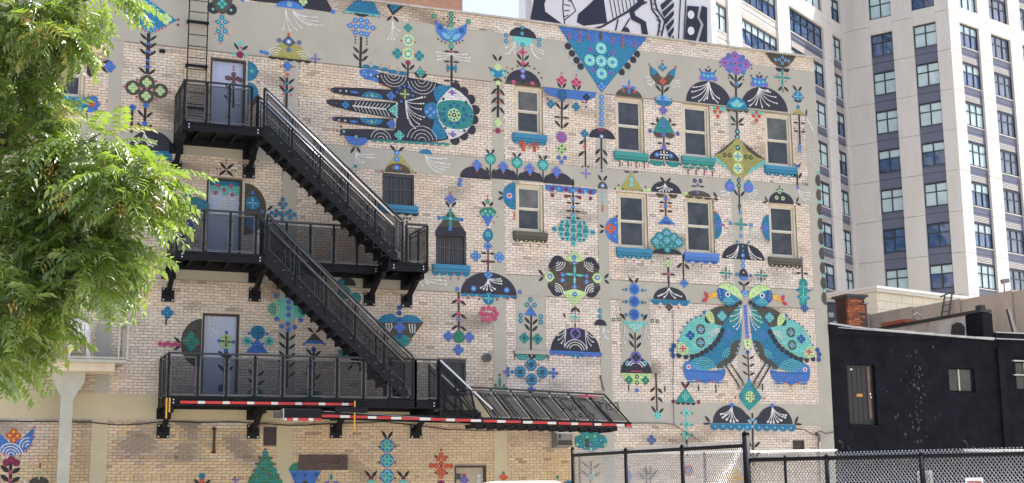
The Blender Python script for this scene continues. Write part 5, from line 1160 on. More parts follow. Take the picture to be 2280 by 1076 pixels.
def flight(xa, za, xb, zb, y0, y1, nt, bright):
    """stair flight from (xa,za) down to (xb,zb) between lanes y0 (inner) and y1 (outer)"""
    d = Vector((xb - xa, 0, zb - za))
    st = None
    for y in (y0, y1):
        s = MB(); s.prism([(xa - .06, y - .03, za - .20), (xa - .02, y - .03, za + .05), (xa + .14, y - .03, za + .05), (xb, y - .03, zb + .18), (xb, y - .03, zb + .02), (xb - .12, y - .03, zb + .0)], (0, .06, 0)); s.build('stringer', black_paint, fe, fix=True)
    for k in range(nt):
        t = (k + .5) / nt; x = xa + (xb - xa) * t + .05; z = za + (zb - za) * t - .02
        tr = MB().box(x - .15, x + .13, y1 + .03, y0 - .03, z - .025, z).box(x - .15, x - .12, y1 - .02, y0 + .02, z - .20, z - .025).box(x + .08, x + .13, y1 - .02, y0 + .02, z - .11, z - .025).box(x - .12, x + .04, y1 - .02, y0 + .02, z - .17, z - .14).build('tread', black_paint, fe)
        MB().box(x + .03, x + .09, y1 - .04, y1 - .031, z - .05, z - .03).build('tread_clip', satin_frame, tr)
    for y in (y0, y1):
        o = y1 - .03 if y == y1 else y0 + .03
        h = Vector((0, 0, 1))
        A_ = Vector((xa - .0, o, za)); B_ = Vector((xb + .12, o, zb + .02))
        MB().beam(A_ + h * .99, B_ + h * .99, .055, .045).build('handrail', rail_metal, fe, bevel=.006)
        for off in (.87, .64):
            MB().tube([A_ + h * off + Vector((.06, -.05, 0)), B_ + h * off + Vector((-.25, -.05, .22))], .023, 8).build('grab_rail', bright, fe, smooth=True)
        n = 5
        for k in range(n + 1):
            p = A_.lerp(B_, k / n)
            MB().beam(p - h * .05, p + h * .97, .05, .05, up=(1, 0, 0)).build('post', black_paint, fe)
        for k in range(n):
            p = A_.lerp(B_, k / n) + Vector((.06, 0, -.04)); q = A_.lerp(B_, (k + 1) / n) + Vector((-.06, 0, .04))
            f = MB()
            for (u, v) in ((p + h * .16, q + h * .16), (p + h * .9, q + h * .9), (p + h * .16, p + h * .9), (q + h * .16, q + h * .9)): f.beam(u, v, .028, .028, up=(0, 1, 0))
            fo = f.build('railing_panel', rail_metal, fe)
            MB().beam(q + h * .17 - Vector((.1, 0, -.07)), q + h * .88 - Vector((.1, 0, -.07)), .022, .022, up=(1, 0, 0)).beam(q + h * .17 - Vector((.22, 0, -.17)), q + h * .62 - Vector((.22, 0, -.17)), .022, .022, up=(1, 0, 0)).build('baluster', rail_metal, fo)
            s = MB(); s.quad(p + h * .16, q + h * .16, q + h * .9, p + h * .9); s.build('mesh_infill', mesh_panel, fo)
flight(6.32, Z3, 9.72, Z2 + .03, -DI - .04, -DO, 16, highlight)
flight(6.46, Z2, 10.0, Z1 + .03, -DI - .04, -DO, 17, satin_frame)  # same grab rails without the painted highlight

# drop stair held level by its counterweight arms
def arm(y, tape):
    a, b = Vector((6.88, y, 3.36)), Vector((16.02, y, 3.17))
    MB().beam(a, b, .06, .12).build('stair_arm', black_paint, fe)
    MB().beam(a + Vector((1, 0, .062)), b + Vector((-4.4, 0, .062)), .065, .006).build('arm_edge', highlight, fe)
    if not tape: return
    x = 7.84; k = 0
    while x < 16.0:
        w = rnd.uniform(.36, .46) if k % 2 == 0 else rnd.uniform(.18, .3)
        w = min(w, 16.02 - x); t = (x - 6.88) / 9.14; z = 3.36 + (3.17 - 3.36) * t
        MB().box(x, x + w - .006, y - .038, y - .031, z - .062, z + .0).build('reflective_tape', red_t if k % 2 == 0 else white_t, fe)
        x += w + (.05 if x > 11 and k % 3 == 2 else 0); k += 1
arm(-DO - .10, True); arm(-DI, False)
cw = MB().box(6.90, 7.80, -DO - .30, -DO - .02, 3.24, 3.46).build('counterweight', black_paint, fe, bevel=.01)
MB().box(6.885, 6.899, -DO - .29, -DO - .03, 3.20, 3.46).build('end_plate', white_t, cw); MB().box(6.70, 6.884, -DO - .22, -DO - .08, 3.26, 3.40).build('stub', mat('dark_stub', (.05, .05, .05), .6), cw)
x = 6.91
for k, w in enumerate((.05, .15, .12, .25, .12, .20)):
    MB().box(x, min(7.8, x + w) - .005, -DO - .309, -DO - .301, 3.185, 3.245).build('reflective_tape', white_t if k % 2 == 0 else red_t, cw); x += w
x, k = 4.55, 0
while x < 8.62:
    w = .40 if k % 2 == 0 else .165
    w = min(w, 8.62 - x)
    MB().box(x, x + w - .004, -DO - .06, -DO - .051, Z1 - .175, Z1 - .115).build('reflective_tape', red_t if k % 2 == 0 else white_t, fe); x += w; k += 1
for k in range(14):
    x = 11.75 + k * .285; z = 3.27 - (x - 6.88) * .0208 - .12
    tr = MB(); tr.obox((x, -DO - .06, z), (.20, 0, .035), (0, DO - DI + .02, 0), (-.03, 0, .11)); tr.build('drop_tread', black_paint, fe)
for y, tapey in ((-DO - .12, 1), (-DI + .02, 0)):
    T0, T1 = Vector((11.58, y, 4.05)), Vector((15.26, y, 3.93)); B0, B1 = Vector((12.15, y, 3.31)), Vector((15.95, y, 3.23))
    MB().beam(T0, T1, .05, .045).build('handrail', rail_metal, fe); MB().beam(T0 + Vector((0, -.03, -.08)), T1 + Vector((0, -.03, -.08)), .03, .03).build('grab_rail', satin_frame, fe)
    MB().beam(T1, B1, .035, .035, up=(0, 1, 0)).build('end_post', satin_frame, fe)
    n = 7
    for k in range(n + 1):
        t = k / n; MB().beam(T0.lerp(T1, t), B0.lerp(B1, t), .03, .035, up=(0, 1, 0)).build('leaning_post', black_paint, fe)
        if k < n:
            a, b, c, d2 = T0.lerp(T1, t + .025), T0.lerp(T1, (k + 1) / n - .025), B0.lerp(B1, (k + 1) / n - .025), B0.lerp(B1, t + .025)
            dz = Vector((.08, 0, -.12)); a += dz; b += dz; c += Vector((-.02, 0, .04)); d2 += Vector((-.02, 0, .04))
            f = MB()
            for u, v in ((a, b), (b, c), (c, d2), (d2, a)): f.beam(u, v, .024, .024, up=(0, 1, 0))
            fo = f.build('railing_panel', satin_frame, fe)
            if tapey: s = MB(); s.quad(d2, c, b, a); s.build('mesh_infill', mesh_panel, fo)
    # hinge side panel between landing and drop stair
    P0, P1, P2, P3 = Vector((10.80, y, 4.70)), Vector((11.58, y, 4.02)), Vector((11.75, y, 3.3)), Vector((10.80, y, 3.3))
    MB().beam(P0, Vector((12.15, y - .03, 3.52)) if tapey else P1, .04, .04, up=(0, 1, 0)).build('sloping_rail', highlight, fe)
    f = MB()
    for u, v in ((P0, P3), (P1, P2), (P0 - Vector((0, 0, .15)), P1 - Vector((.1, 0, .1))), (P3 + Vector((.0, 0, .5)), P2), (Vector((11.2, y, 3.3)), Vector((11.2, y, 4.3))), (Vector((11.2, y, 3.9)), P2)): f.beam(u, v, .04, .04, up=(0, 1, 0))
    fo = f.build('hinge_frame', black_paint, fe); s = MB(); s.quad(P3, P2, P1, P0); s.build('mesh_infill', mesh_panel, fo)
MB().box(8.15, 8.95, -DO - .2, -.1, 3.40, 3.52).build('pivot_beam', black_paint, fe); MB().box(10.78, 11.9, -DO - .02, -.1, 3.33, 3.45).build('pivot_beam', black_paint, fe)
MB().box(11.0, 11.85, -DO + .02, -DI, 3.46, 3.50).build('hinge_plate', black_paint, fe)
for (px, ya, yb) in ((371, 886, 932), (378, 886, 918), (790, 893, 962)):
    a = wall(px, ya, -DO - .17); b = wall(px - 1, yb, -DO - .17)
    MB().beam(a, b, .012, .035, up=(1, 0, 0)).build('yellow_strap', yellow, fe)
p = wall(1290, 881, -DO - .17); q = wall(1328, 884, -DO - .17)
MB().beam(p, q, .01, .05).build('red_tag', mat('magenta_tape', lin((176, 40, 84)), .4), fe)

# old beige balcony on a flared column at the left
bal = thing('steel_balcony', 'old beige painted balcony with thin rails on a flared column, half hidden by the tree', 'balcony', (1.8, -.5, 4.6))
bm_ = mat('beige_balcony_paint', lin((186, 186, 172)), .6, var=.12, vscale=3, bump=.1)
zb = wall(210, 800, -1.0).z; xr = wall(283, 780, -1.0).x; xl = wall(60, 780, -1.0).x
MB().box(xl, xr, -1.0, -.01, zb - .07, zb).build('slab', bm_, bal); MB().box(xl + .1, xr - .25, -.9, -.05, zb - .26, zb - .072).build('soffit', concrete_mat, bal)
zt_ = wall(210, 718, -1.0).z
for (a, b) in (((xl, -1.0), (xr, -1.0)), ((xr, -1.0), (xr, -.02))):
    for z in (zt_, zb + .04): MB().beam((*a, z), (*b, z), .035, .035).build('rail', bm_, bal)
for xx in (xl, (xl + xr) / 2 + .25, xr): MB().box(xx - .02, xx + .02, -1.02, -.98, zb, zt_ + .02).build('rail_post', bm_, bal)
MB().box(xr - .02, xr + .02, -.06, -.02, zb, zt_ + .9).box(xr - .2, xr - .17, -1.02, -.98, zb, zt_).build('rail_post', bm_, bal)
c = wall(148, 900, -.55); zc0 = wall(148, 880, -.55).z; zc1 = zb - .26
s = MB(); s.prism([(c.x - .14, -.66, 0), (c.x + .13, -.66, 0), (c.x + .13, -.66, zc0 - .1), (c.x + .36, -.66, zc1 - .25), (c.x + .38, -.66, zc1), (c.x - .38, -.66, zc1), (c.x - .36, -.66, zc1 - .15), (c.x - .14, -.66, zc0 - .05)], (0, .22, 0)); s.build('column', bm_, bal, fix=True)
ch = thing('garden_chair', 'white plastic armchair on the old beige balcony behind the leaves', 'chair', (2.1, -.6, zb))
wp = mat('white_plastic', (.7, .7, .68), .4)
cx_ = wall(178, 730, -.6).x
MB().tube([(cx_ - .22, -.75, zb + .02), (cx_ - .2, -.75, zb + .6), (cx_ - .05, -.72, zb + .66), (cx_ + .2, -.4, zb + .66)], .03, 6).tube([(cx_ + .22, -.75, zb + .02), (cx_ + .2, -.75, zb + .4)], .03, 6).build('arm', wp, ch)
MB().box(cx_ - .22, cx_ + .22, -.75, -.3, zb + .4, zb + .44).build('seat', wp, ch)
s = MB()
for k in range(5): s.box(cx_ - .2 + k * .085, cx_ - .14 + k * .085, -.32, -.29, zb + .44, zb + .95)
s.tube([(cx_ - .22, -.3, zb + .44), (cx_ - .2, -.3, zb + .85), (cx_, -.3, zb + 1.0), (cx_ + .2, -.3, zb + .85), (cx_ + .22, -.3, zb + .44)], .03, 6); s.build('backrest', wp, ch)
for dx in (-.2, .2): MB().box(cx_ + dx - .02, cx_ + dx + .02, -.34, -.3, zb, zb + .4).build('leg', wp, ch)
# ------------------------------------------------------------------ black painted neighbour
bb = thing('black_building', 'low black painted brick building with a patched roof edge, beside the mural building', 'building', (27, 4, 0))
blackwall = mat('black_masonry_paint', (.0085, .0088, .0135), .9, spec=.12, var=.45, vscale=1.8, bump=.35, bscale=10)
brdark = mat('brown_black_door', lin((26, 23, 26)), .55, var=.25, vscale=3)
DB = (24.02, 25.02, 3.28, 5.08); WB = (27.73, 28.72, 4.31, 5.06); WB2 = (30.33, 31.3, 4.40, 5.32)
XB0, XB1, XB2 = 23.41, 29.5, 40.0
xs2 = sorted([XB0, XB2, DB[0], DB[1], WB[0], WB[1], WB2[0], WB2[1]]); zs2 = sorted([0, 5.95, DB[2], DB[3], WB[2], WB[3], WB2[2], WB2[3]])
def op2(i, j):
    if i < 0 or j < 0 or i >= len(xs2) - 1 or j >= len(zs2) - 1: return False
    cx = (xs2[i] + xs2[i + 1]) / 2; cz = (zs2[j] + zs2[j + 1]) / 2
    return any(r[0] < cx < r[1] and r[2] < cz < r[3] for r in (DB, WB, WB2))
mb = MB(); Y0 = .04; Y1 = .24
for i in range(len(xs2) - 1):
    for j in range(len(zs2) - 1):
        a, b, c, d = xs2[i], xs2[i + 1], zs2[j], zs2[j + 1]
        if op2(i, j): continue
        mb.quad((a, Y0, c), (b, Y0, c), (b, Y0, d), (a, Y0, d))
        if op2(i + 1, j): mb.quad((b, Y0, c), (b, Y1, c), (b, Y1, d), (b, Y0, d))
        if op2(i - 1, j): mb.quad((a, Y1, c), (a, Y0, c), (a, Y0, d), (a, Y1, d))
        if op2(i, j + 1): mb.quad((a, Y0, d), (b, Y0, d), (b, Y1, d), (a, Y1, d))
        if op2(i, j - 1): mb.quad((a, Y1, c), (b, Y1, c), (b, Y0, c), (a, Y0, c))
mb.build('wall', blackwall, bb)
# brick courses under the black paint: only the faint relief of the joints shows
courses = MB(); z = .1; r_ = 0
while z < 5.9:
    x = XB0 + (r_ % 2) * .11
    while x < 31.5:
        if not any(q[0] - .24 < x < q[1] + .02 and q[2] - .09 < z < q[3] + .02 for q in (DB, WB, WB2)) and z > 1.2:
            y = Y0 - rnd.uniform(.002, .007); courses.box(x, x + .205, y, Y0, z, z + .066)
        x += .216
    z += .076; r_ += 1
cb = courses.build('brickwork', blackwall, bb); cb['kind'] = 'stuff'
roofm = mat('tar_roof', (.03, .03, .034), .75, var=.3)
silver = mat('silver_roof_coating', lin((200, 200, 200)), .4, metal=.2, var=.25, vscale=2)
for k in range(8):                      # sagging roof edge in lengths of flashing
    xa, xb = XB0 + k * .76, XB0 + (k + 1) * .76
    def zz2(x): return 6.22 - .27 * ((x - XB0) / 6.1) ** .6
    s = MB(); s.prism([(xa, -.05, 5.94), (xb, -.05, 5.94), (xb, -.05, zz2(xb)), (xa, -.05, zz2(xa))], (0, .35, 0)); s.build('roof_edge', blackwall, bb, fix=True)
    s = MB(); z1, z2 = zz2(xa), zz2(xb); j1 = rnd.uniform(-.01, .02)
    s.prism([(xa, -.10, z1 - .0), (xb - .01, -.10, z2 + .0), (xb - .01, -.10, z2 + .05 + j1), (xa, -.10, z1 + .05)], (0, .38, 0)); s.build('flashing', silver, bb, fix=True)
s = MB(); s.beam((XB0 + .3, -.075, 6.13), (29.45, -.075, 5.94), .02, .02); s.build('drip_strip', silver, bb)
MB().box(XB0 + .02, 40, .3, 14, 5.6, 5.9).build('roof', roofm, bb)
# party wall parapet, whitewashed and tarred
pw = mat('patchy_whitewash', lin((255, 252, 246)), .85, vscale=1.3, dark=lin((196, 188, 182)), bump=.3, bscale=8)
MB().box(29.12, 29.5, -.03, .75, 5.9, 6.78).build('parapet_pier', blackwall, bb)
MB().box(29.16, 29.46, .751, 8.6, 5.88, 6.80).build('party_wall', pw, bb)
for (ya, yb, za, zb_) in ((.8, 1.5, 5.9, 6.7), (1.9, 2.5, 5.95, 6.35), (3.1, 4.0, 5.9, 6.3), (4.8, 5.2, 6.0, 6.25)):
    q = MB(); n = 9; q.prism([(29.158, (ya + yb) / 2 + (yb - ya) / 2 * math.cos(i * .698) * rnd.uniform(.75, 1.1), (za + zb_) / 2 + (zb_ - za) / 2 * math.sin(i * .698) * rnd.uniform(.8, 1.1)) for i in range(n)], (-.006, 0, 0)); q.build('tar_patch', roofm, bb, fix=True)
MB().box(29.10, 29.52, .0, 8.7, 6.81, 6.90).build('tar_cap', roofm, bb); MB().box(29.2, 29.38, .1, .35, 6.9, 7.05).build('vent_stub', roofm, bb)
MB().box(29.06, 29.54, 3.6, 4.9, 6.901, 7.02).build('tile_cap', mat('terracotta_tile', lin((178, 92, 62)), .7, var=.25, vscale=5), bb)
MB().box(29.52, 40, -.06, .3, 5.94, 6.16).build('roof_edge', blackwall, bb); MB().box(29.55, 40, -.10, .3, 6.165, 6.20).build('flashing', silver, bb); MB().box(29.55, 40, -.085, -.061, 5.97, 6.0).build('drip_strip', silver, bb)
# black pipe chase
MB().box(29.6, 29.86, -.06, .03, 0, 5.7).build('pipe_chase', blackwall, bb)
# door with planks and brass letter plate
x0, x1, z0, z1 = DB
dr = MB().box(x0 + .02, x1 - .02, .15, .2, z0 + .02, z1 - .02).build('door', brdark, bb)
for k in range(4): MB().box(x0 + .05 + k * .17, x0 + .205 + k * .17, .13, .149, z0 + .04, z1 - .04).build('plank', brdark, dr)
MB().box(x0 + .76, x0 + .86, .12, .149, z0 + .2, z1 - .06).build('worn_stile', mat('bare_wood_stile', lin((120, 92, 74)), .7, var=.3, vscale=6), dr)
MB().box(x0 + .34, x0 + .55, .112, .129, z0 + .84, z0 + .93).build('letter_plate', mat('brass_plate', lin((206, 150, 78)), .35, metal=.3), dr)
MB().tube([(x0 + .8, .12, z0 + .93), (x0 + .8, .07, z0 + .93)], .03, 10).tube([(x0 + .82, .12, z0 + .83), (x0 + .82, .07, z0 + .83)], .025, 10).build('lock', bright_metal, dr)
MB().box(x0 + .16, x0 + .24, .112, .129, z1 - .18, z1 - .13).build('number_plate', white_t, dr)
MB().box(x0 - .04, x1 + .04, -.0, .035, z0 - .06, z0 + .0).build('threshold', blackwall, dr)
for (r, nm) in ((WB, 'window'), (WB2, 'window')):
    x0, x1, z0, z1 = r
    f = MB().box(x0, x1, .10, .2, z1 - .05, z1).box(x0, x1, .10, .2, z0, z0 + .05).box(x0, x0 + .05, .10, .2, z0 + .05, z1 - .05).box(x1 - .05, x1, .10, .2, z0 + .05, z1 - .05).build(nm, blackwall, bb)
    xm = (x0 + x1) / 2 - .06
    MB().box(xm - .02, xm + .02, .11, .16, z0 + .05, z1 - .05).build('mullion', sash_paint, f)
    for (a, b) in ((x0 + .05, xm - .02), (xm + .02, x1 - .05)):
        q = MB(); q.quad((a, .15, z0 + .05), (b, .15, z0 + .05), (b, .15, z1 - .05), (a, .15, z1 - .05)); q.build('pane', glass('dusty_pane', lin((74, 74, 70)), .25, .5, .4), f)
MB().box(30.2, 31.4, -.05, .035, 4.86, 4.90).box(30.2, 31.4, -.05, .035, 5.30, 5.34).build('security_bar', silver, bb)
# flaked paint
fl = MB()
for k in range(70):
    px = 2046 + rnd.gauss(0, 7) + (rnd.random() < .25) * rnd.gauss(0, 28); py = rnd.uniform(770, 985)
    p = wall(px, py); w, h = rnd.uniform(.012, .06), rnd.uniform(.015, .09)
    n = 6; fl.prism([(p.x + w * math.cos(i * 1.05) * rnd.uniform(.5, 1), Y0 - .0075, p.z + h * math.sin(i * 1.05) * rnd.uniform(.5, 1)) for i in range(n)], (0, -.0015, 0))
fl.build('flaked_patch', mat('exposed_mortar', lin((92, 92, 94)), .9, vscale=14, dark=lin((30, 30, 36))), bb, fix=True)

# chimney
cpos = wall(1894, 700, .55)
chim = thing('brick_chimney', 'orange brick chimney with a black cap on the black building roof', 'chimney', (cpos.x, .55, 6.0))
cx0, cx1 = cpos.x - .30, cpos.x + .30
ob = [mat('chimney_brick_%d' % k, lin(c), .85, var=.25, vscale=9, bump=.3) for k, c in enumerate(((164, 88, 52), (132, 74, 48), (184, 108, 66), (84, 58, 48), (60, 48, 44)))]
MB().box(cx0 + .012, cx1 - .012, .262, .838, 5.8, 7.12).build('core', mat('soot_mortar', (.04, .035, .03), .95), chim)
cy0, cy1 = .25, .85
for r in range(17):
    z = 5.8 + r * .0775
    for side in range(2):
        n = 3; o_ = (r % 2) * .1
        for k in range(-1, n + 1):
            a = max(0, o_ + k * .2); b = min(.6, o_ + (k + 1) * .2 - .01)
            if b - a < .03: continue
            jit = rnd.uniform(0, .012)
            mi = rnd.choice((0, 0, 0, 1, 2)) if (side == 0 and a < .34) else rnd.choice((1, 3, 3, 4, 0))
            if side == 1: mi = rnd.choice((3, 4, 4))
            s = MB()
            if side == 0: s.box(cx0 + a, cx0 + b, cy0 - jit, cy0 + .1, z, z + .066)
            else: s.box(cx0 - jit, cx0 + .1, cy0 + max(a, .105), cy0 + max(b, .12), z, z + .066)
            s.build('brick', ob[mi], chim)
MB().box(cx0 - .09, cx1 + .09, cy0 - .09, cy1 + .09, 7.12, 7.19).box(cx0 - .02, cx1 + .02, cy0 - .03, cy1 + .03, 7.06, 7.119).build('cap', roofm, chim)

# ------------------------------------------------------------------ concrete wall with floodlight and a roof ladder
cw_ = thing('concrete_wall', 'long stained grey concrete parapet wall rising behind the black building', 'wall', (34, 7, 0))
for k in range(5):
    y = 1.2 + k * 2.7
    MB().box(34.0, 34.4, y + .012, y + 2.69, 0, 8.2 + k * .06).build('wall_panel', concrete_mat, cw_)
    MB().box(33.97, 34.0, y + 2.66, y + 2.72, 3, 8.15 + k * .06).build('joint_strip', mat('pale_joint_sealant', lin((186, 176, 160)), .8), cw_)
MB().box(34, 46, 14.71, 15.1, 0, 8.4).build('return_wall', concrete_mat, cw_)
p = CAM + ray(2237, 655) * ((34.2 - CAM.x) / ray(2237, 655).x)
fl_ = thing('floodlight', 'small grey floodlight on a short pole atop the concrete wall', 'floodlight', (34.2, p.y, 8.2))
MB().tube([(34.2, p.y, 8.15), (34.2, p.y, 8.62)], .02, 6).build('pole', black_paint, fl_); q = MB(); q.obox((34.08, p.y - .12, 8.58), (.2, -.1, .03), (.08, .22, 0), (-.03, 0, .14)); q.build('lamp_head', hm, fl_)
# leaning ladder
a = CAM + ray(2092, 712) * ((33.6 - CAM.x) / ray(2092, 712).x); b = CAM + ray(2112, 664) * ((33.95 - CAM.x) / ray(2112, 664).x)
ld = thing('leaning_ladder', 'grey aluminium ladder leaning on the concrete wall', 'ladder', tuple(a))
for s_ in (-.2, .2):
    MB().beam(a + Vector((0, s_, -.8)), b + Vector((0, s_, .12)), .035, .06).build('rail', mat('weathered_ladder', lin((96, 98, 92)), .6, var=.2), ld)
for k in range(7):
    q = (a + Vector((0, 0, -.7))).lerp(b, k / 6.0); MB().tube([q + Vector((0, -.2, 0)), q + Vector((0, .2, 0))], .018, 6).build('rung', MATS['weathered_ladder'], ld)
MB().tube([b + Vector((0, -.35, .16)), b + Vector((.1, .1, .2)), b + Vector((0, .45, .1))], .03, 6).build('hook', MATS['weathered_ladder'], ld)
p = wall(2252, 700, 2.0)
tag(MB().beam(wall(2245, 690, 1.8), wall(2262, 752, 1.2), .1, .12, up=(1, 0, 0)).build('timber_prop', mat('dark_timber', lin((70, 64, 60)), .8, var=.2)), 'dark timber post leaning behind the roof edge of the black building', 'post')
tag(MB().tube([wall(2030, 712, 3), wall(2034, 702, 3), wall(2041, 697, 3), wall(2049, 702, 3), wall(2052, 712, 3), wall(2053, 735, 3)], .018, 6).build('vent_hoop', hm), 'thin bent metal hoop rising by the terracotta tile cap', 'pipe')

# ------------------------------------------------------------------ grey sheds and tan building behind
def dirang(a):
    a = math.radians(a); return RH * math.cos(a) + FH * math.sin(a)
sh = thing('grey_shed', 'dark grey wall with white plates glimpsed between mural building and chimney', 'building', tuple(survey(1850, 700, 52)))
a = survey(1825, 672, 52); d = dirang(22)
q = MB(); q.obox(Vector((a.x, a.y, 0)), d * 2.2, Vector((-d.y, d.x, 0)) * 3, Vector((0, 0, a.z))); q.build('wall', mat('dark_grey_render', lin((88, 88, 94)), .8, var=.1), sh)
q = MB(); q.obox(Vector((a.x, a.y, a.z)) - d * .02 - Vector((-d.y, d.x, 0)) * .05, d * 2.3, Vector((-d.y, d.x, 0)) * 3, Vector((0, 0, .07))); q.build('coping', silver, sh)
n_ = -Vector((-d.y, d.x, 0))
for (px, py, w, h) in ((1840, 697, .24, .18), (1862, 678, .14, .2), (1850, 716, .4, .3)):
    p = survey(px, py, 51.9); q = MB(); q.obox(Vector((p.x, p.y, p.z - h)) + n_ * .12, d * w, n_ * .02, Vector((0, 0, h))); q.build('plate', silver, sh)

tb = thing('tan_building', 'cream block building with a white cornice behind the brick chimney', 'building')
T = survey(1950, 637, 62.0); dT = dirang(36.7); nT = Vector((-dT.y, dT.x, 0))   # nT points away from the camera
cream = mat('cream_block', lin((246, 236, 212)), .85, var=.06, vscale=.8)
core = MB(); core.obox(Vector((T.x, T.y, 0)), dT * 12, nT * 7, Vector((0, 0, T.z - .25))); core.build('wall', mat('cream_mortar', lin((222, 208, 182)), .9), tb)
z = T.z - .3; r_ = 0
while z > T.z - 4.4:
    s0 = -.2 if r_ % 2 else -.6
    while s0 < 11.8:
        a, b = max(0, s0 + .01), min(12, s0 + .80)
        q = MB(); jn = rnd.uniform(.012, .02)
        q.obox(Vector((T.x, T.y, z - .37)) + dT * a - nT * jn, dT * (b - a), nT * .1, Vector((0, 0, .355))); q.build('block', cream, tb); s0 += .81
    q = MB(); q.obox(Vector((T.x, T.y, z - .37)) - dT * .015 + nT * .0, dT * .1, nT * 7, Vector((0, 0, .372))); q.build('side_course', cream, tb)
    z -= .38; r_ += 1
q = MB(); q.obox(Vector((T.x, T.y, T.z - .26)) - dT * .12 - nT * .14, dT * 12.2, nT * 7.3, Vector((0, 0, .13))).obox(Vector((T.x, T.y, T.z - .128)) - dT * .2 - nT * .22, dT * 12.4, nT * 7.5, Vector((0, 0, .12))); q.build('cornice', mat('white_cornice', lin((238, 236, 232)), .6), tb)

# ------------------------------------------------------------------ apartment tower
Q1 = survey(2123, 177, 100.0); Q1.z = 0
dC, dB_, dA = dirang(39.0), -dirang(-37.4), -dirang(54.0)
Q0 = Q1 + dB_ * 8.7
TOP = 48.7; HEAD, SILL, STO = 37.2, 35.35, 3.2
tower = thing('apartment_tower', 'tall pale precast apartment tower with slate blue window bays and an angled corner', 'building', (Q1.x, Q1.y, 0))
def face(Q, d, out, L, cols, kinds, louvre=False, reveal=.28):
    """one facade: Q start, d along, out = outward normal, cols = [(s0,s1,panes)]"""
    up = Vector((0, 0, 1)); zlow = 9.6
    rows = list(range(-3, 8))
    # slab behind
    q = MB(); q.obox(Q + out * (-reveal - .5), d * L, out * .45, up * TOP); q.build('core_wall', spandrel_mat, tower)
    q = MB(); q.obox(Q + out * (-.05), d * L, out * .03, up * (HEAD - 3.2 * 8 + .1)); q.build('lower_wall', precast, tower)
    q = MB(); q.obox(Q + out * (-reveal) + up * (HEAD + STO * 3 + .75), d * L, out * reveal, up * (TOP - HEAD - STO * 3 - .75)); q.build('parapet', precast, tower)
    edges = [0] + [v for c in cols for v in c[:2]] + [L]
    for i in range(0, len(edges), 2):
        a, b = edges[i], edges[i + 1]
        if b - a < .05: continue
        for k in rows:
            z0 = HEAD - STO * k - 2.45; z1 = z0 + STO - .03
            q = MB(); q.obox(Q + d * a + out * (-reveal) + up * z0, d * (b - a), out * reveal, up * (z1 - z0)); q.build('precast_panel', precast, tower)
    # belt course across the bays above the top visible row
    for kb in (0,):
        for (a, b, n) in cols:
            q = MB(); q.obox(Q + d * (a + .01) + out * (-reveal) + up * (HEAD + .04), d * (b - a - .02), out * (reveal - .012), up * 1.25); q.build('precast_panel', precast, tower)
    for ci, (a, b, n) in enumerate(cols):
        for k in rows:
            h = HEAD - STO * k; s_ = SILL - STO * k
            if k == -1: s_ = HEAD + 1.33
            # spandrel under the window down to next head
            nz = HEAD - STO * (k + 1)
            if k != -1:
                q = MB(); q.obox(Q + d * a + out * (-reveal) + up * (nz + .06), d * (b - a), out * .10, up * (s_ - nz - .08)); sp = q.build('spandrel', sunlit_slate if kinds == 'A' and ci > 1 else spandrel_mat, tower)
                q = MB(); q.obox(Q + d * (a + .03) + out * (-reveal + .1) + up * (s_ - .08), d * (b - a - .06), out * .06, up * .06); q.build('sill', precast if louvre else spandrel_mat, sp)
                q = MB(); q.obox(Q + d * a + out * (-reveal + .1) + up * (s_ - .55), d * (b - a), out * .02, up * .03); q.build('groove', frame_dark, sp)
                if louvre:
                    for j in range(4):
                        q = MB(); q.obox(Q + d * (a + .08) + out * (-reveal + .1) + up * (nz + .14 + j * .12), d * (b - a - .5), out * .05, up * .05); q.build('louvre_blade', precast, sp)
            f = MB(); t = .09; o1 = Q + out * (-reveal - .03)
            f.obox(o1 + d * a + up * s_, d * (b - a), out * .12, up * t).obox(o1 + d * a + up * (h - t), d * (b - a), out * .12, up * t)
            for j in range(n + 1):
                xx = a + (b - a - t) * j / n; f.obox(o1 + d * xx + up * (s_ + t), d * t, out * .115, up * (h - s_ - 2 * t))
            zt2 = s_ + (h - s_) * .62
            f.obox(o1 + d * a + up * (zt2 - .04), d * (b - a), out * .11, up * .08)
            fo = f.build('window', frame_dark, tower)
            style = rnd.random()
            for j in range(n):
                xa = a + (b - a - t) * j / n + t; xb = a + (b - a - t) * (j + 1) / n
                for (c0, c1, top_) in ((s_ + t, zt2 - .04, False), (zt2 + .04, h - t, True)):
                    if kinds == 'C' and ci > 0: gm = glass_slate
                    elif style < .5: gm = glass_cyan
                    elif style < .85: gm = glass_cyan if top_ else glass_blue
                    else: gm = glass_blue
                    tilt = rnd.uniform(-.02, .02)
                    q = MB(); q.quad(o1 + d * xa + out * (.05 + tilt) + up * c0, o1 + d * xb + out * .05 + up * c0, o1 + d * xb + out * (.05 + tilt) + up * c1, o1 + d * xa + out * .05 + up * c1); q.build('pane', gm, fo)
sunlit_slate = precast  # sunlit slate spandrels get a pale colour, the sunlight is painted in
outC = Vector((dC.y, -dC.x, 0)); outB = Vector((-dB_.y, dB_.x, 0)); outA = Vector((-dA.y, dA.x, 0))
for nm, v in (('C', outC), ('B', outB), ('A', outA)):
    if (CAM - Q1).dot(v) < 0: v *= -1
face(Q1, dC, outC, 15.0, [(1.4, 4.12, 3), (5.83, 8.72, 3), (10.5, 13.4, 3)], 'C', True)
face(Q1, dB_, outB, 8.7, [(1.08, 2.95, 2), (4.62, 6.48, 2)], 'B')
face(Q0, dA, outA, 27.0, [(.42, 2.4, 2), (4.2, 10.6, 5), (12.7, 18.8, 6), (20.8, 22.7, 2)], 'A', True)
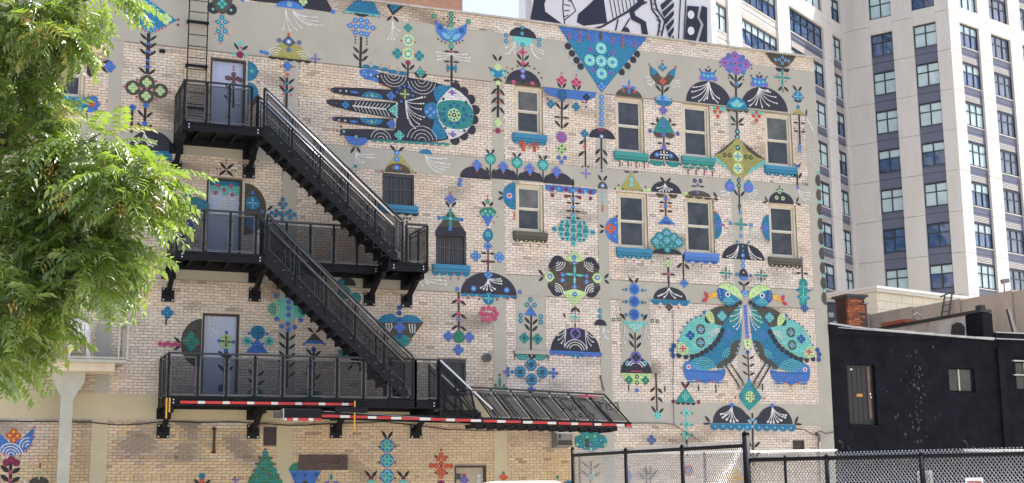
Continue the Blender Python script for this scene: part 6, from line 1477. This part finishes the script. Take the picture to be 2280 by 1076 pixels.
q = MB(); k0 = [Q1 + dC * 14.9, Q1 + dC * .3 - outC * .3, Q0 - outB * .4, Q0 + dA * 26.9, Q0 + dA * 26.9 + Vector((14, 10, 0)), Q1 + dC * 14.9 - outC * 16]
q.prism([Vector((p.x, p.y, TOP - .4)) - outC * .4 for p in k0], (0, 0, .3)); q.build('roof', mat('tower_roof', (.3, .3, .3), .9), tower, fix=True)
e_ = Q1 + dC * 15.0
q = MB(); q.quad(e_, e_ - outC * 16, e_ - outC * 16 + Vector((0, 0, TOP)), e_ + Vector((0, 0, TOP))); q.build('end_wall', precast, tower)
# corner pier closing the angled corner
q = MB(); q.prism([Q1 - outB * .28, Q1 - outC * .28, Q1 - outC * .01 + dC * .01, Q1, Q1 - outB * .01], (0, 0, TOP)); q.build('corner_pier', precast, tower, fix=True)

# ------------------------------------------------------------------ white building with its own black abstract mural (generic shapes)
wb = thing('white_building', 'tall white blank wall painted with black abstract waves, stripes and dots', 'building')
PL = survey(1184, 0, 75.0); dW = dirang(3.0); nW = Vector((dW.y, -dW.x, 0))
if (CAM - PL).dot(nW) < 0: nW = -nW
LW = 10.6
whitep = mat('white_wall_paint', lin((252, 252, 255)), .7, var=.03, vscale=.3); ink = mat('blue_black_paint', lin((40, 42, 66)), .6)
q = MB(); q.obox(Vector((PL.x, PL.y, 0)), dW * LW, -nW * 8, Vector((0, 0, 46))); q.build('wall', whitep, wb)
q = MB(); q.obox(Vector((PL.x, PL.y, 0)) - dW * .34 - nW * .5, dW * .34, -nW * 7, Vector((0, 0, 46))); q.build('side_return', whitep, wb)
def wp_(px, py):
    r = ray(px, py); t = (PL - CAM).dot(nW) / r.dot(nW); p = CAM + r * t
    return ((p - PL).dot(dW), p.z)
lay = [0.006]
def inkshape(pts, name, m=ink):
    lay[0] += .002
    q = MB(); q.quad(*[Vector((PL.x, PL.y, 0)) + dW * s_ + nW * lay[0] + Vector((0, 0, z)) for s_, z in pts]); q.build(name, m, wb)
def inkcurve(pts, w, name='painted_line'):
    P_ = [Vector(wp_(*p)) for p in pts]; L, R_ = [], []
    for i, p in enumerate(P_):
        d = (P_[min(i + 1, len(P_) - 1)] - P_[max(0, i - 1)]).normalized(); n = Vector((-d.y, d.x)) * w / 2
        L.append(p + n); R_.append(p - n)
    inkshape([tuple(v) for v in L + R_[::-1]], name)
inkshape([wp_(*p) for p in ((1196, -40), (1228, -40), (1212, 10), (1214, 26), (1250, 52), (1250, 62), (1180, 46))], 'painted_wave')
inkcurve([(1256, -30), (1253, 20), (1258, 60)], .07); inkcurve([(1262, -20), (1282, 25), (1256, 46)], .07)
for k in range(4): inkcurve([(1256, -4 + k * 14), (1272 - k * 2, 4 + k * 10)], .06)
inkshape([wp_(*p) for p in ((1342, -20), (1352, 52), (1300, 58), (1284, 50), (1287, 32), (1310, 12))], 'painted_wedge')
for k in range(8): inkcurve([(1352 + k * 9, -30), (1366 + k * 8, 46 - k * 4)], .05, 'painted_stripe')
inkcurve([(1290, 74), (1340, 60), (1395, 28), (1440, 5)], .12)
inkcurve([(1424, -30), (1428, 6), (1406, 24), (1410, 40), (1432, 52), (1438, 90)], .36, 'painted_wave')
inkcurve([(1376, 44), (1368, 80)], .08); inkcurve([(1402, 42), (1376, 84)], .08)
inkcurve([(1446, -20), (1452, 22), (1470, 48), (1462, 92)], .1); inkcurve([(1452, -20), (1462, 20), (1480, 48), (1470, 92)], .1)
for k in range(7): inkcurve([(1449 + k * 3, -4 + k * 12), (1461 + k * 2, 2 + k * 12)], .05)
for k in range(6): inkshape([wp_(*p) for p in ((1470 + k * 4, 12 + k * 16), (1500, -12 + k * 18), (1500, -2 + k * 18), (1474 + k * 4, 24 + k * 16))], 'painted_stripe')
inkcurve([(1516, -30), (1510, 92)], .07); inkcurve([(1528, -30), (1522, 92)], .07)
inkshape([wp_(*p) for p in ((1530, 14), (1556, 16), (1552, 40), (1560, 56), (1548, 96), (1524, 90))], 'painted_panel')
inkshape([wp_(*p) for p in ((1562, 14), (1574, 18), (1574, 98), (1554, 96), (1566, 56), (1557, 40))], 'painted_panel')
for cy in (34, 70):
    c = wp_(1538, cy); inkshape([(c[0] + .2 * math.cos(k * .45), c[1] + .26 * math.sin(k * .45)) for k in range(14)], 'painted_dot', whitep)
inkshape([wp_(1394 + 8 * math.cos(k * .4), 74 - 12 * math.sin(k * .4)) for k in range(9)], 'painted_dot')

# ------------------------------------------------------------------ orange brick building beyond the roof
ogb = thing('orange_brick_building', 'tall pale orange brick building beyond the roof edge', 'building')
P_ = survey(1030, 20, 62.0); dO = dirang(22.1)
orange = bpy.data.materials.new('orange_brick_wall'); orange.use_nodes = True
nt = orange.node_tree; b_ = nt.nodes['Principled BSDF']; b_.inputs['Roughness'].default_value = .85
tc = nt.nodes.new('ShaderNodeTexCoord'); sp_ = nt.nodes.new('ShaderNodeSeparateXYZ'); cb_ = nt.nodes.new('ShaderNodeCombineXYZ'); br = nt.nodes.new('ShaderNodeTexBrick')
nt.links.new(tc.outputs['Object'], sp_.inputs[0]); nt.links.new(sp_.outputs[0], cb_.inputs[0]); nt.links.new(sp_.outputs[2], cb_.inputs[1]); nt.links.new(cb_.outputs[0], br.inputs['Vector'])
br.inputs['Scale'].default_value = 1; br.inputs['Brick Width'].default_value = .21; br.inputs['Row Height'].default_value = .075; br.inputs['Mortar Size'].default_value = .008
br.inputs['Color1'].default_value = (*lin((206, 152, 122)), 1); br.inputs['Color2'].default_value = (*lin((190, 132, 104)), 1); br.inputs['Mortar'].default_value = (*lin((214, 178, 156)), 1)
nt.links.new(br.outputs['Color'], b_.inputs['Base Color'])
q = MB(); q.obox(Vector((P_.x, P_.y, 0)), -dO * 12, Vector((-dO.y, dO.x, 0)) * 8, Vector((0, 0, P_.z + 4))); q.build('wall', orange, ogb)
q = MB(); q.obox(Vector((P_.x, P_.y, P_.z + 4)) + dO * .1 - Vector((-dO.y, dO.x, 0)) * .1, -dO * 12.2, Vector((-dO.y, dO.x, 0)) * 8.2, Vector((0, 0, .25))); q.build('coping', cm, ogb)
# ------------------------------------------------------------------ tree of heaven at the left
tree = thing('leafy_tree', 'sunlit green tree with long drooping feathery leaves in front of the mural wall', 'tree')
bark = mat('grey_brown_bark', (.09, .075, .06), .9, var=.3, vscale=6, bump=.5, bscale=18, stretch=(1, 1, .3))
def leaf_material(name, rgb, tr):
    m = bpy.data.materials.new(name); m.use_nodes = True
    nt = m.node_tree; b = nt.nodes['Principled BSDF']
    b.inputs['Roughness'].default_value = .4; b.inputs['Specular IOR Level'].default_value = 1.0; b.inputs['Coat Weight'].default_value = .4; b.inputs['Coat Roughness'].default_value = .3
    n = nt.nodes.new('ShaderNodeTexNoise'); n.inputs['Scale'].default_value = 1.3; n.inputs['Detail'].default_value = 3
    ge = nt.nodes.new('ShaderNodeNewGeometry'); nt.links.new(ge.outputs['Position'], n.inputs['Vector'])
    r = nt.nodes.new('ShaderNodeValToRGB'); r.color_ramp.elements[0].position = .35; r.color_ramp.elements[1].position = .68
    r.color_ramp.elements[0].color = (*(c * .75 for c in rgb), 1); r.color_ramp.elements[1].color = (rgb[0] * 1.45, rgb[1] * 1.2, rgb[2] * 1.1, 1)
    nt.links.new(n.outputs['Fac'], r.inputs[0]); nt.links.new(r.outputs[0], b.inputs['Base Color'])
    t = nt.nodes.new('ShaderNodeBsdfTranslucent'); t.inputs[0].default_value = (*tr, 1)
    mx = nt.nodes.new('ShaderNodeMixShader'); mx.inputs[0].default_value = .34
    nt.links.new(b.outputs[0], mx.inputs[1]); nt.links.new(t.outputs[0], mx.inputs[2]); nt.links.new(mx.outputs[0], nt.nodes['Material Output'].inputs[0])
    return m
leaf_a = leaf_material('green_leaflet', (.10, .168, .04), (.27, .41, .035))
leaf_b = leaf_material('yellow_green_leaflet', (.26, .28, .08), (.45, .46, .08))
lr = random.Random(21)
def make_leaf():
    """one compound leaf along +X, drooping towards -Z; verts and faces"""
    V_, F_ = [], []
    n = lr.randint(8, 10); L = lr.uniform(.34, .48); droop = lr.uniform(.2, .8)
    pts = []
    for i in range(n + 1):
        t = i / n; pts.append(Vector((L * (t - .22 * droop * t * t), 0, -L * droop * t * t * .75)))
    for i in range(n):                       # rachis
        k = len(V_); a, b = pts[i], pts[i + 1]; w = .003
        V_ += [a + Vector((0, w, 0)), a - Vector((0, w, 0)), b - Vector((0, w, 0)), b + Vector((0, w, 0))]; F_.append((k, k + 1, k + 2, k + 3))
    for i in range(2, n + 1):
        tan = (pts[i] - pts[i - 1]).normalized()
        for sgn in (-1, 1):
            if i == n and sgn > 0: pass
            ll = lr.uniform(.085, .12) * (1 - .35 * abs(i / n - .5)); w = ll * lr.uniform(.17, .23)
            d = (tan * lr.uniform(.35, .6) + Vector((0, sgn, 0)) + Vector((0, 0, -lr.uniform(-.05, .75)))).normalized()
            sd = d.cross(Vector((0, 0, 1))).normalized(); upv = sd.cross(d)
            p = pts[i] + tan * lr.uniform(-.008, .008)
            k = len(V_)
            mid = p + d * ll * .45; tip = p + d * ll - Vector((0, 0, ll * .18))
            V_ += [p, mid + sd * w + upv * w * .35, tip, mid - sd * w + upv * w * .35, mid - upv * 0]
            F_ += [(k, k + 4, k + 1), (k + 4, k + 2, k + 1), (k, k + 3, k + 4), (k + 3, k + 2, k + 4)]
    return V_, F_
LEAVES = [make_leaf() for _ in range(9)]
leaf_me = []
for (V_, F_) in LEAVES:
    me = bpy.data.meshes.new('leaf'); me.from_pydata([tuple(v) for v in V_], [], F_); me.update(); me.materials.append(leaf_a); leaf_me.append(me)
def at(px, py, depth): return survey(px, py, depth)
PXM = FOC / 12.0
LOBES = [  # px, py, rx, ry (photo pixels), depth, number of leaves
    (40, 40, 130, 70, 12.0, 190), (120, 80, 42, 55, 11.8, 70), (215, -10, 55, 22, 11.7, 26), (0, 150, 85, 62, 12.3, 100),
    (25, 232, 78, 52, 12.1, 90), (50, 320, 110, 70, 12.0, 130), (195, 330, 85, 45, 11.8, 90), (285, 400, 75, 55, 11.6, 110), (140, 420, 95, 75, 12.2, 130), (300, 455, 34, 42, 11.6, 44),
    (40, 500, 90, 100, 12.1, 140), (180, 540, 85, 65, 12.0, 120), (238, 572, 44, 52, 11.7, 66), (130, 610, 70, 45, 12.2, 60), (30, 640, 65, 70, 11.8, 90), (212, 635, 34, 24, 11.7, 22),
    (42, 712, 56, 45, 11.7, 60), (105, 705, 26, 30, 11.8, 22), (0, 770, 30, 36, 11.7, 30), (-8, 815, 26, 34, 11.7, 22),
    (-160, 100, 160, 150, 12.6, 150), (-170, 420, 150, 170, 12.6, 160), (-120, 680, 110, 110, 12.3, 90), (-380, 250, 190, 260, 13.0, 180), (60, -160, 200, 110, 12.4, 120), (-330, -150, 220, 150, 13.0, 110), (-560, 350, 150, 220, 13.2, 90)]
root = at(-330, 1000, 12.8); root.z = 0
trunk_pts = [root, root + Vector((.08, .05, 1.2)), root + Vector((.0, .1, 2.4)), root + Vector((-.1, .0, 3.6)), root + Vector((.0, .05, 5.2)), root + Vector((.1, 0, 6.6))]
MB().tube(trunk_pts, .19, 12, .07).build('trunk', bark, tree, smooth=True)
places = []
for (px, py, rx, ry, dep, n) in LOBES:
    c = at(px, py, dep); sx = rx / FOC * dep; sz = ry / FOC * dep; sy = max(.35, (sx + sz) * .45)
    base = min(trunk_pts[2:], key=lambda t: (t - c).length + (1.5 if t.z > c.z + .3 else 0))
    mid = base.lerp(c, .55) + Vector((0, 0, .25))
    MB().tube([base, base.lerp(mid, .5) + Vector((lr.uniform(-.1, .1), lr.uniform(-.1, .1), .06)), mid, c], .05, 6, .014).build('limb', bark, tree, smooth=True)
    tw = MB()
    for k in range(6):
        e = c + RH * lr.uniform(-.8, .8) * sx + FH * lr.uniform(-.6, .6) * sy + Vector((0, 0, lr.uniform(-.7, .7) * sz)); tw.tube([mid.lerp(c, .7), c.lerp(e, .5) + Vector((0, 0, .05)), e], .012, 4, .004)
    tw.build('twig', bark, tree)
    n = int(n * 1.12)
    for k in range(n):
        u = Vector((lr.gauss(0, 1), lr.gauss(0, 1), lr.gauss(0, 1))).normalized() * (lr.random() ** .45)
        p = c + RH * u.x * sx + FH * u.y * sy + Vector((0, 0, u.z * sz))
        out = (RH * u.x * .9 + FH * u.y * .8 + Vector((0, 0, .15 * u.z))).normalized() if u.length > .1 else RH
        a = math.atan2(out.y, out.x) + lr.gauss(0, .7)
        M_ = Matrix.Translation(p) @ Matrix.Rotation(a, 4, 'Z') @ Matrix.Rotation(lr.gauss(.12, .38), 4, 'Y') @ Matrix.Rotation(lr.gauss(0, .4), 4, 'X') @ Matrix.Scale(lr.uniform(.8, 1.12), 4)
        places.append(((p - CAM).dot(Fv) - (.6 if 0 < px < 420 else 0), M_, lr.randrange(9), 1 if lr.random() < .07 else 0))
places.sort(key=lambda t: t[0])
vis = places[:300]; rest = places[300:]
for (_, M_, k, yl) in vis:
    o = bpy.data.objects.new('leaf', leaf_me[k]); COL.objects.link(o); o.parent = tree; o.matrix_local = M_
NV, NF, NM = [], [], []
for (_, M_, k, yl) in rest:
    b0 = len(NV); V_, F_ = LEAVES[k]
    NV += [tuple(M_ @ v) for v in V_]; NF += [tuple(b0 + i for i in f) for f in F_]; NM += [yl] * len(F_)
me = bpy.data.meshes.new('crown'); me.from_pydata(NV, [], NF); me.update(); me.materials.append(leaf_a); me.materials.append(leaf_b); me.polygons.foreach_set('material_index', NM)
cr = bpy.data.objects.new('crown', me); COL.objects.link(cr); cr.parent = tree; cr['kind'] = 'stuff'
# seed clusters
seedm = mat('pale_seed_keys', lin((196, 160, 96)), .7, var=.3, vscale=8)
for (px, py) in ((62, 45), (95, 70), (240, 385), (255, 415), (350, 395), (30, 690), (335, 665), (275, 470), (105, 380), (140, 450), (355, 455), (60, 715)):
    s = MB(); c = at(px, py, 11.3)
    for k in range(26):
        p = c + Vector((lr.gauss(0, .035), lr.gauss(0, .035), lr.gauss(0, .04))); a = Vector((lr.gauss(0, 1), lr.gauss(0, 1), lr.gauss(0, 1))).normalized() * .022; b = a.cross(Vector((0, .3, 1))).normalized() * .006
        s.quad(p - b, p + a, p + b, p - a)
    s.build('seed_cluster', seedm, tree)['kind'] = 'stuff'

# ------------------------------------------------------------------ chain link fences
wire = mat('black_vinyl_wire', (.05, .05, .052), .36, metal=.0, spec=1.0)
wire.node_tree.nodes['Principled BSDF'].inputs['Coat Weight'].default_value = 1.0
wire.node_tree.nodes['Principled BSDF'].inputs['Coat Roughness'].default_value = .3
wire.node_tree.nodes['Principled BSDF'].inputs['Coat IOR'].default_value = 2.2
def chain_fence(A_, B_, H_, label, posts, pitch=.055, r=.005, tall=None):
    A_ = Vector((A_.x, A_.y, 0)); B_ = Vector((B_.x, B_.y, 0)); d = B_ - A_; L = d.length; d /= L; n = Vector((-d.y, d.x, 0)); up = Vector((0, 0, 1))
    if (CAM - A_).dot(n) > 0: n = -n
    fe_ = thing('chain_link_fence', label, 'fence', tuple(A_.lerp(B_, .5)), 'chain link fences round the lot')
    MB().tube([A_ + up * (H_ - .05), B_ + up * (H_ - .05)], .03, 8).build('top_rail', black_paint, fe_, smooth=True)
    MB().tube([A_ + up * .12, B_ + up * .12], .02, 6).build('bottom_rail', black_paint, fe_)
    for (t, rr, hh) in posts:
        p = A_ + d * (L * t); po = MB().tube([p, p + up * hh], rr, 10).build('post', black_paint, fe_, smooth=True)
        MB().tube([p + up * hh, p + up * (hh + .03), p + up * (hh + .05)], rr * 1.15, 10, rr * .3).build('cap', black_paint, po, smooth=True)
    w = MB(); top = H_ + .03; bot = .1; HH = top - bot; slope = 1.35
    for sgn in (1, -1):
        k = -int(HH / slope / pitch) - 2
        while k * pitch < L + HH / slope:
            x0 = k * pitch
            # line x = x0 + sgn * (z - bot)/slope, clipped to the bay
            z0, z1 = bot, top
            def xz(z): return x0 + sgn * (z - bot) / slope
            if sgn > 0:
                z0 = max(z0, bot - x0 * slope); z1 = min(z1, bot + (L - x0) * slope)
            else:
                z1 = min(z1, bot + x0 * slope); z0 = max(z0, bot + (x0 - L) * slope)
            if z1 - z0 > .03:
                o_ = n * -(.036 + .004 * sgn)
                a = A_ + d * xz(z0) + up * z0 - o_; b = A_ + d * xz(z1) + up * z1 - o_
                w.tube([a, b], r, 6)
            k += 1
    mo = w.build('chain_link_mesh', wire, fe_, smooth=True); mo['kind'] = 'stuff'
    return fe_
FA, FB = survey(1275, 1011, 24.9), survey(1655, 990, 19.9)
chain_fence(FA, FB, 2.215, 'black posted chain link fence running from a thin end post to the thick corner post', [(0, .032, 2.28), (.36, .03, 2.2), (.69, .032, 2.2)])
FC = survey(1662, 1010, 19.8); FD = survey(2280, 1010, 17.2); FD = FD + (FD - FC) * .35
chain_fence(FC, FD, 2.005, 'chain link fence with black top rail carrying two small signs', [(0, .055, 2.33), (.115, .02, 1.97), (.235, .032, 1.97), (.49, .036, 1.97), (1, .04, 2.0)], pitch=.05)
def pipe_fence(pa, pb, da, db, label):
    a, b = survey(*pa, da), survey(*pb, db)
    t = thing('pipe_barrier', label, 'barrier', (a.x, a.y, 0))
    MB().tube([a, b], .022, 8).build('top_rail', mat('pale_galvanised_pipe', (.72, .72, .7), .35), t, smooth=True)
    for q in (a, a.lerp(b, .5), b): MB().tube([Vector((q.x, q.y, 0)), q], .03, 8).build('post', black_paint, t)
    e = b if pb[0] < 2000 else a
    MB().tube([e + Vector((.12, 0, -.1)), e + Vector((.13, 0, .06)), e + Vector((.1, 0, .16)), e + Vector((.03, 0, .2))], .016, 6).tube([e + Vector((.28, 0, -.1)), e + Vector((.29, 0, .02)), e + Vector((.25, 0, .08))], .016, 6).build('hook', black_paint, t)
pipe_fence((1290, 1012), (1865, 1003), 29.4, 27.6, 'pale pipe rail crossing in front of the wall behind the corner post')
pipe_fence((2143, 1003), (2330, 1004), 27.0, 26.4, 'pale pipe rail in front of the black building')
# signs on the fence
dF = (FD - FC); dF.z = 0; dF.normalize(); nF = Vector((dF.y, -dF.x, 0))
if (CAM - FC).dot(nF) < 0: nF = -nF
def fence_pt(px, py, off=.05):
    base = FC + nF * off; r = ray(px, py); t = (base - CAM).dot(nF) / r.dot(nF); return CAM + r * t
def plate(px0, px1, py0, h, m, name, parent, off=.05, rad=.02):
    a = fence_pt(px0, py0, off); w = (fence_pt(px1, py0, off) - a).dot(dF)
    pts = []
    for (cx, cz, a0) in ((w - rad, -rad, 0), (rad, -rad, 90), (rad, -h + rad, 180), (w - rad, -h + rad, 270)):
        for k in range(4): pts.append(a + dF * (cx + rad * math.cos(math.radians(a0 + k * 30))) + Vector((0, 0, cz + rad * math.sin(math.radians(a0 + k * 30)))))
    q = MB(); q.prism(pts, nF * .004); return q.build(name, m, parent, fix=True), a, w
sg = thing('warning_sign', 'small white sign with a red private property panel on the chain link fence', 'sign', tuple(fence_pt(2168, 1076)))
signw = mat('white_sign', (.78, .77, .77), .4)
plate(2149, 2189, 1064, .30, signw, 'sign_plate', sg)
pr_, a_, w_ = plate(2153.5, 2185, 1072, .22, mat('faded_red_print', lin((205, 96, 100)), .5), 'red_panel', sg, .0555, .004)
cu = bpy.data.curves.new('sign_text', 'FONT'); cu.body = 'Private Property'; cu.size = .03; cu.align_x = 'CENTER'; cu.extrude = .0005
to = bpy.data.objects.new('sign_text', cu); me = bpy.data.meshes.new_from_object(to); bpy.data.objects.remove(to)
to = bpy.data.objects.new('lettering', me); me.materials.clear(); me.materials.append(signw); COL.objects.link(to)
to.matrix_world = Matrix.Translation(a_ + dF * w_ / 2 + nF * .006 - Vector((0, 0, .035))) @ Matrix((dF, Vector((0, 0, 1)), nF)).transposed().to_4x4()
to.parent = sg; to.matrix_parent_inverse = Matrix.Translation(-sg.location)
pc = thing('blank_placard', 'plain white placard fixed behind the fence wire', 'placard', tuple(fence_pt(2058, 1076)))
plate(2042, 2075, 1049, .30, mat('white_placard_board', (.8, .79, .76), .5, var=.05, vscale=20), 'board', pc, -.06)

# ------------------------------------------------------------------ white parked car, only its roof clears the frame's lower edge
cc = survey(1180, 1074, 29.0); car = thing('parked_car', 'white estate car parked facing the mural wall', 'car', (cc.x, cc.y, 0))
carw = mat('white_car_paint', (.75, .75, .74), .25, spec=.6); cgl = glass('car_glass', (.02, .022, .025), .05); tyre = mat('tyre_rubber', (.02, .02, .02), .8); chrome = mat('wheel_alloy', (.5, .5, .52), .3, metal=.8)
HT = 1.735
def loft(sts, m, name, par, close=True):
    q = MB(); n = len(sts[0])
    for s in sts: q.v += [tuple(p) for p in s]
    for i in range(len(sts) - 1):
        for j in range(n):
            q.f.append((i * n + j, i * n + (j + 1) % n, (i + 1) * n + (j + 1) % n, (i + 1) * n + j)); q.mi.append(0)
    q.f.append(tuple(reversed(range(n)))); q.f.append(tuple(range((len(sts) - 1) * n, len(sts) * n))); q.mi += [0, 0]
    o = q.build(name, m, par, smooth=True, fix=True); return o
def ring(y, hw, z0, z1, r=.12):
    P_ = []
    for (cx, cz, a0) in ((hw - r, z1 - r, 0), (-hw + r, z1 - r, 90), (-hw + r, z0 + r, 180), (hw - r, z0 + r, 270)):
        for k in range(4): P_.append(Vector((cc.x + cx + r * math.cos(math.radians(a0 + k * 30)), cc.y + y, cz + r * math.sin(math.radians(a0 + k * 30)))))
    return P_
loft([ring(-2.3, .72, .35, .78), ring(-2.15, .86, .24, .92), ring(-1.2, .91, .2, 1.02), ring(0, .92, .2, 1.06), ring(1.6, .91, .2, 1.05), ring(2.15, .84, .24, 1.0), ring(2.25, .74, .35, .9)], carw, 'body', car)
loft([ring(-1.15, .74, .95, 1.06, .05), ring(-.55, .72, .95, HT - .12, .14), ring(-.1, .72, .95, HT - .01, .16), ring(.6, .72, .95, HT, .16), ring(1.3, .71, .95, HT - .03, .16), ring(1.85, .68, .95, HT - .2, .14), ring(2.12, .66, .95, 1.05, .05)], carw, 'cabin', car)
for sx_ in (-1, 1):
    for (ya, yb) in ((-.6, .25), (.33, 1.1), (1.18, 1.7)):
        q = MB(); q.quad((cc.x + sx_ * .755, cc.y + ya, 1.1), (cc.x + sx_ * .755, cc.y + yb, 1.1), (cc.x + sx_ * .73, cc.y + yb - .04, HT - .2), (cc.x + sx_ * .73, cc.y + ya + (.3 if ya < -.5 else .03), HT - .2)); q.build('side_window', cgl, car)
    for yw in (-1.4, 1.4):
        wh = MB().tube([(cc.x + sx_ * .72, cc.y + yw, .33), (cc.x + sx_ * .93, cc.y + yw, .33)], .33, 20).build('wheel', tyre, car); MB().tube([(cc.x + sx_ * .925, cc.y + yw, .33), (cc.x + sx_ * .94, cc.y + yw, .33)], .2, 16).build('rim', chrome, wh)
    MB().box(cc.x + sx_ * .55 - .16, cc.x + sx_ * .55 + .16, cc.y - 2.29, cc.y - 2.24, .62, .76).build('tail_lamp', red_t, car)
q = MB(); q.quad((cc.x - .62, cc.y - 1.14, 1.1), (cc.x + .62, cc.y - 1.14, 1.1), (cc.x + .56, cc.y - .64, HT - .2), (cc.x - .56, cc.y - .64, HT - .2)); q.build('rear_window', cgl, car)
bpy.context.view_layer.update()
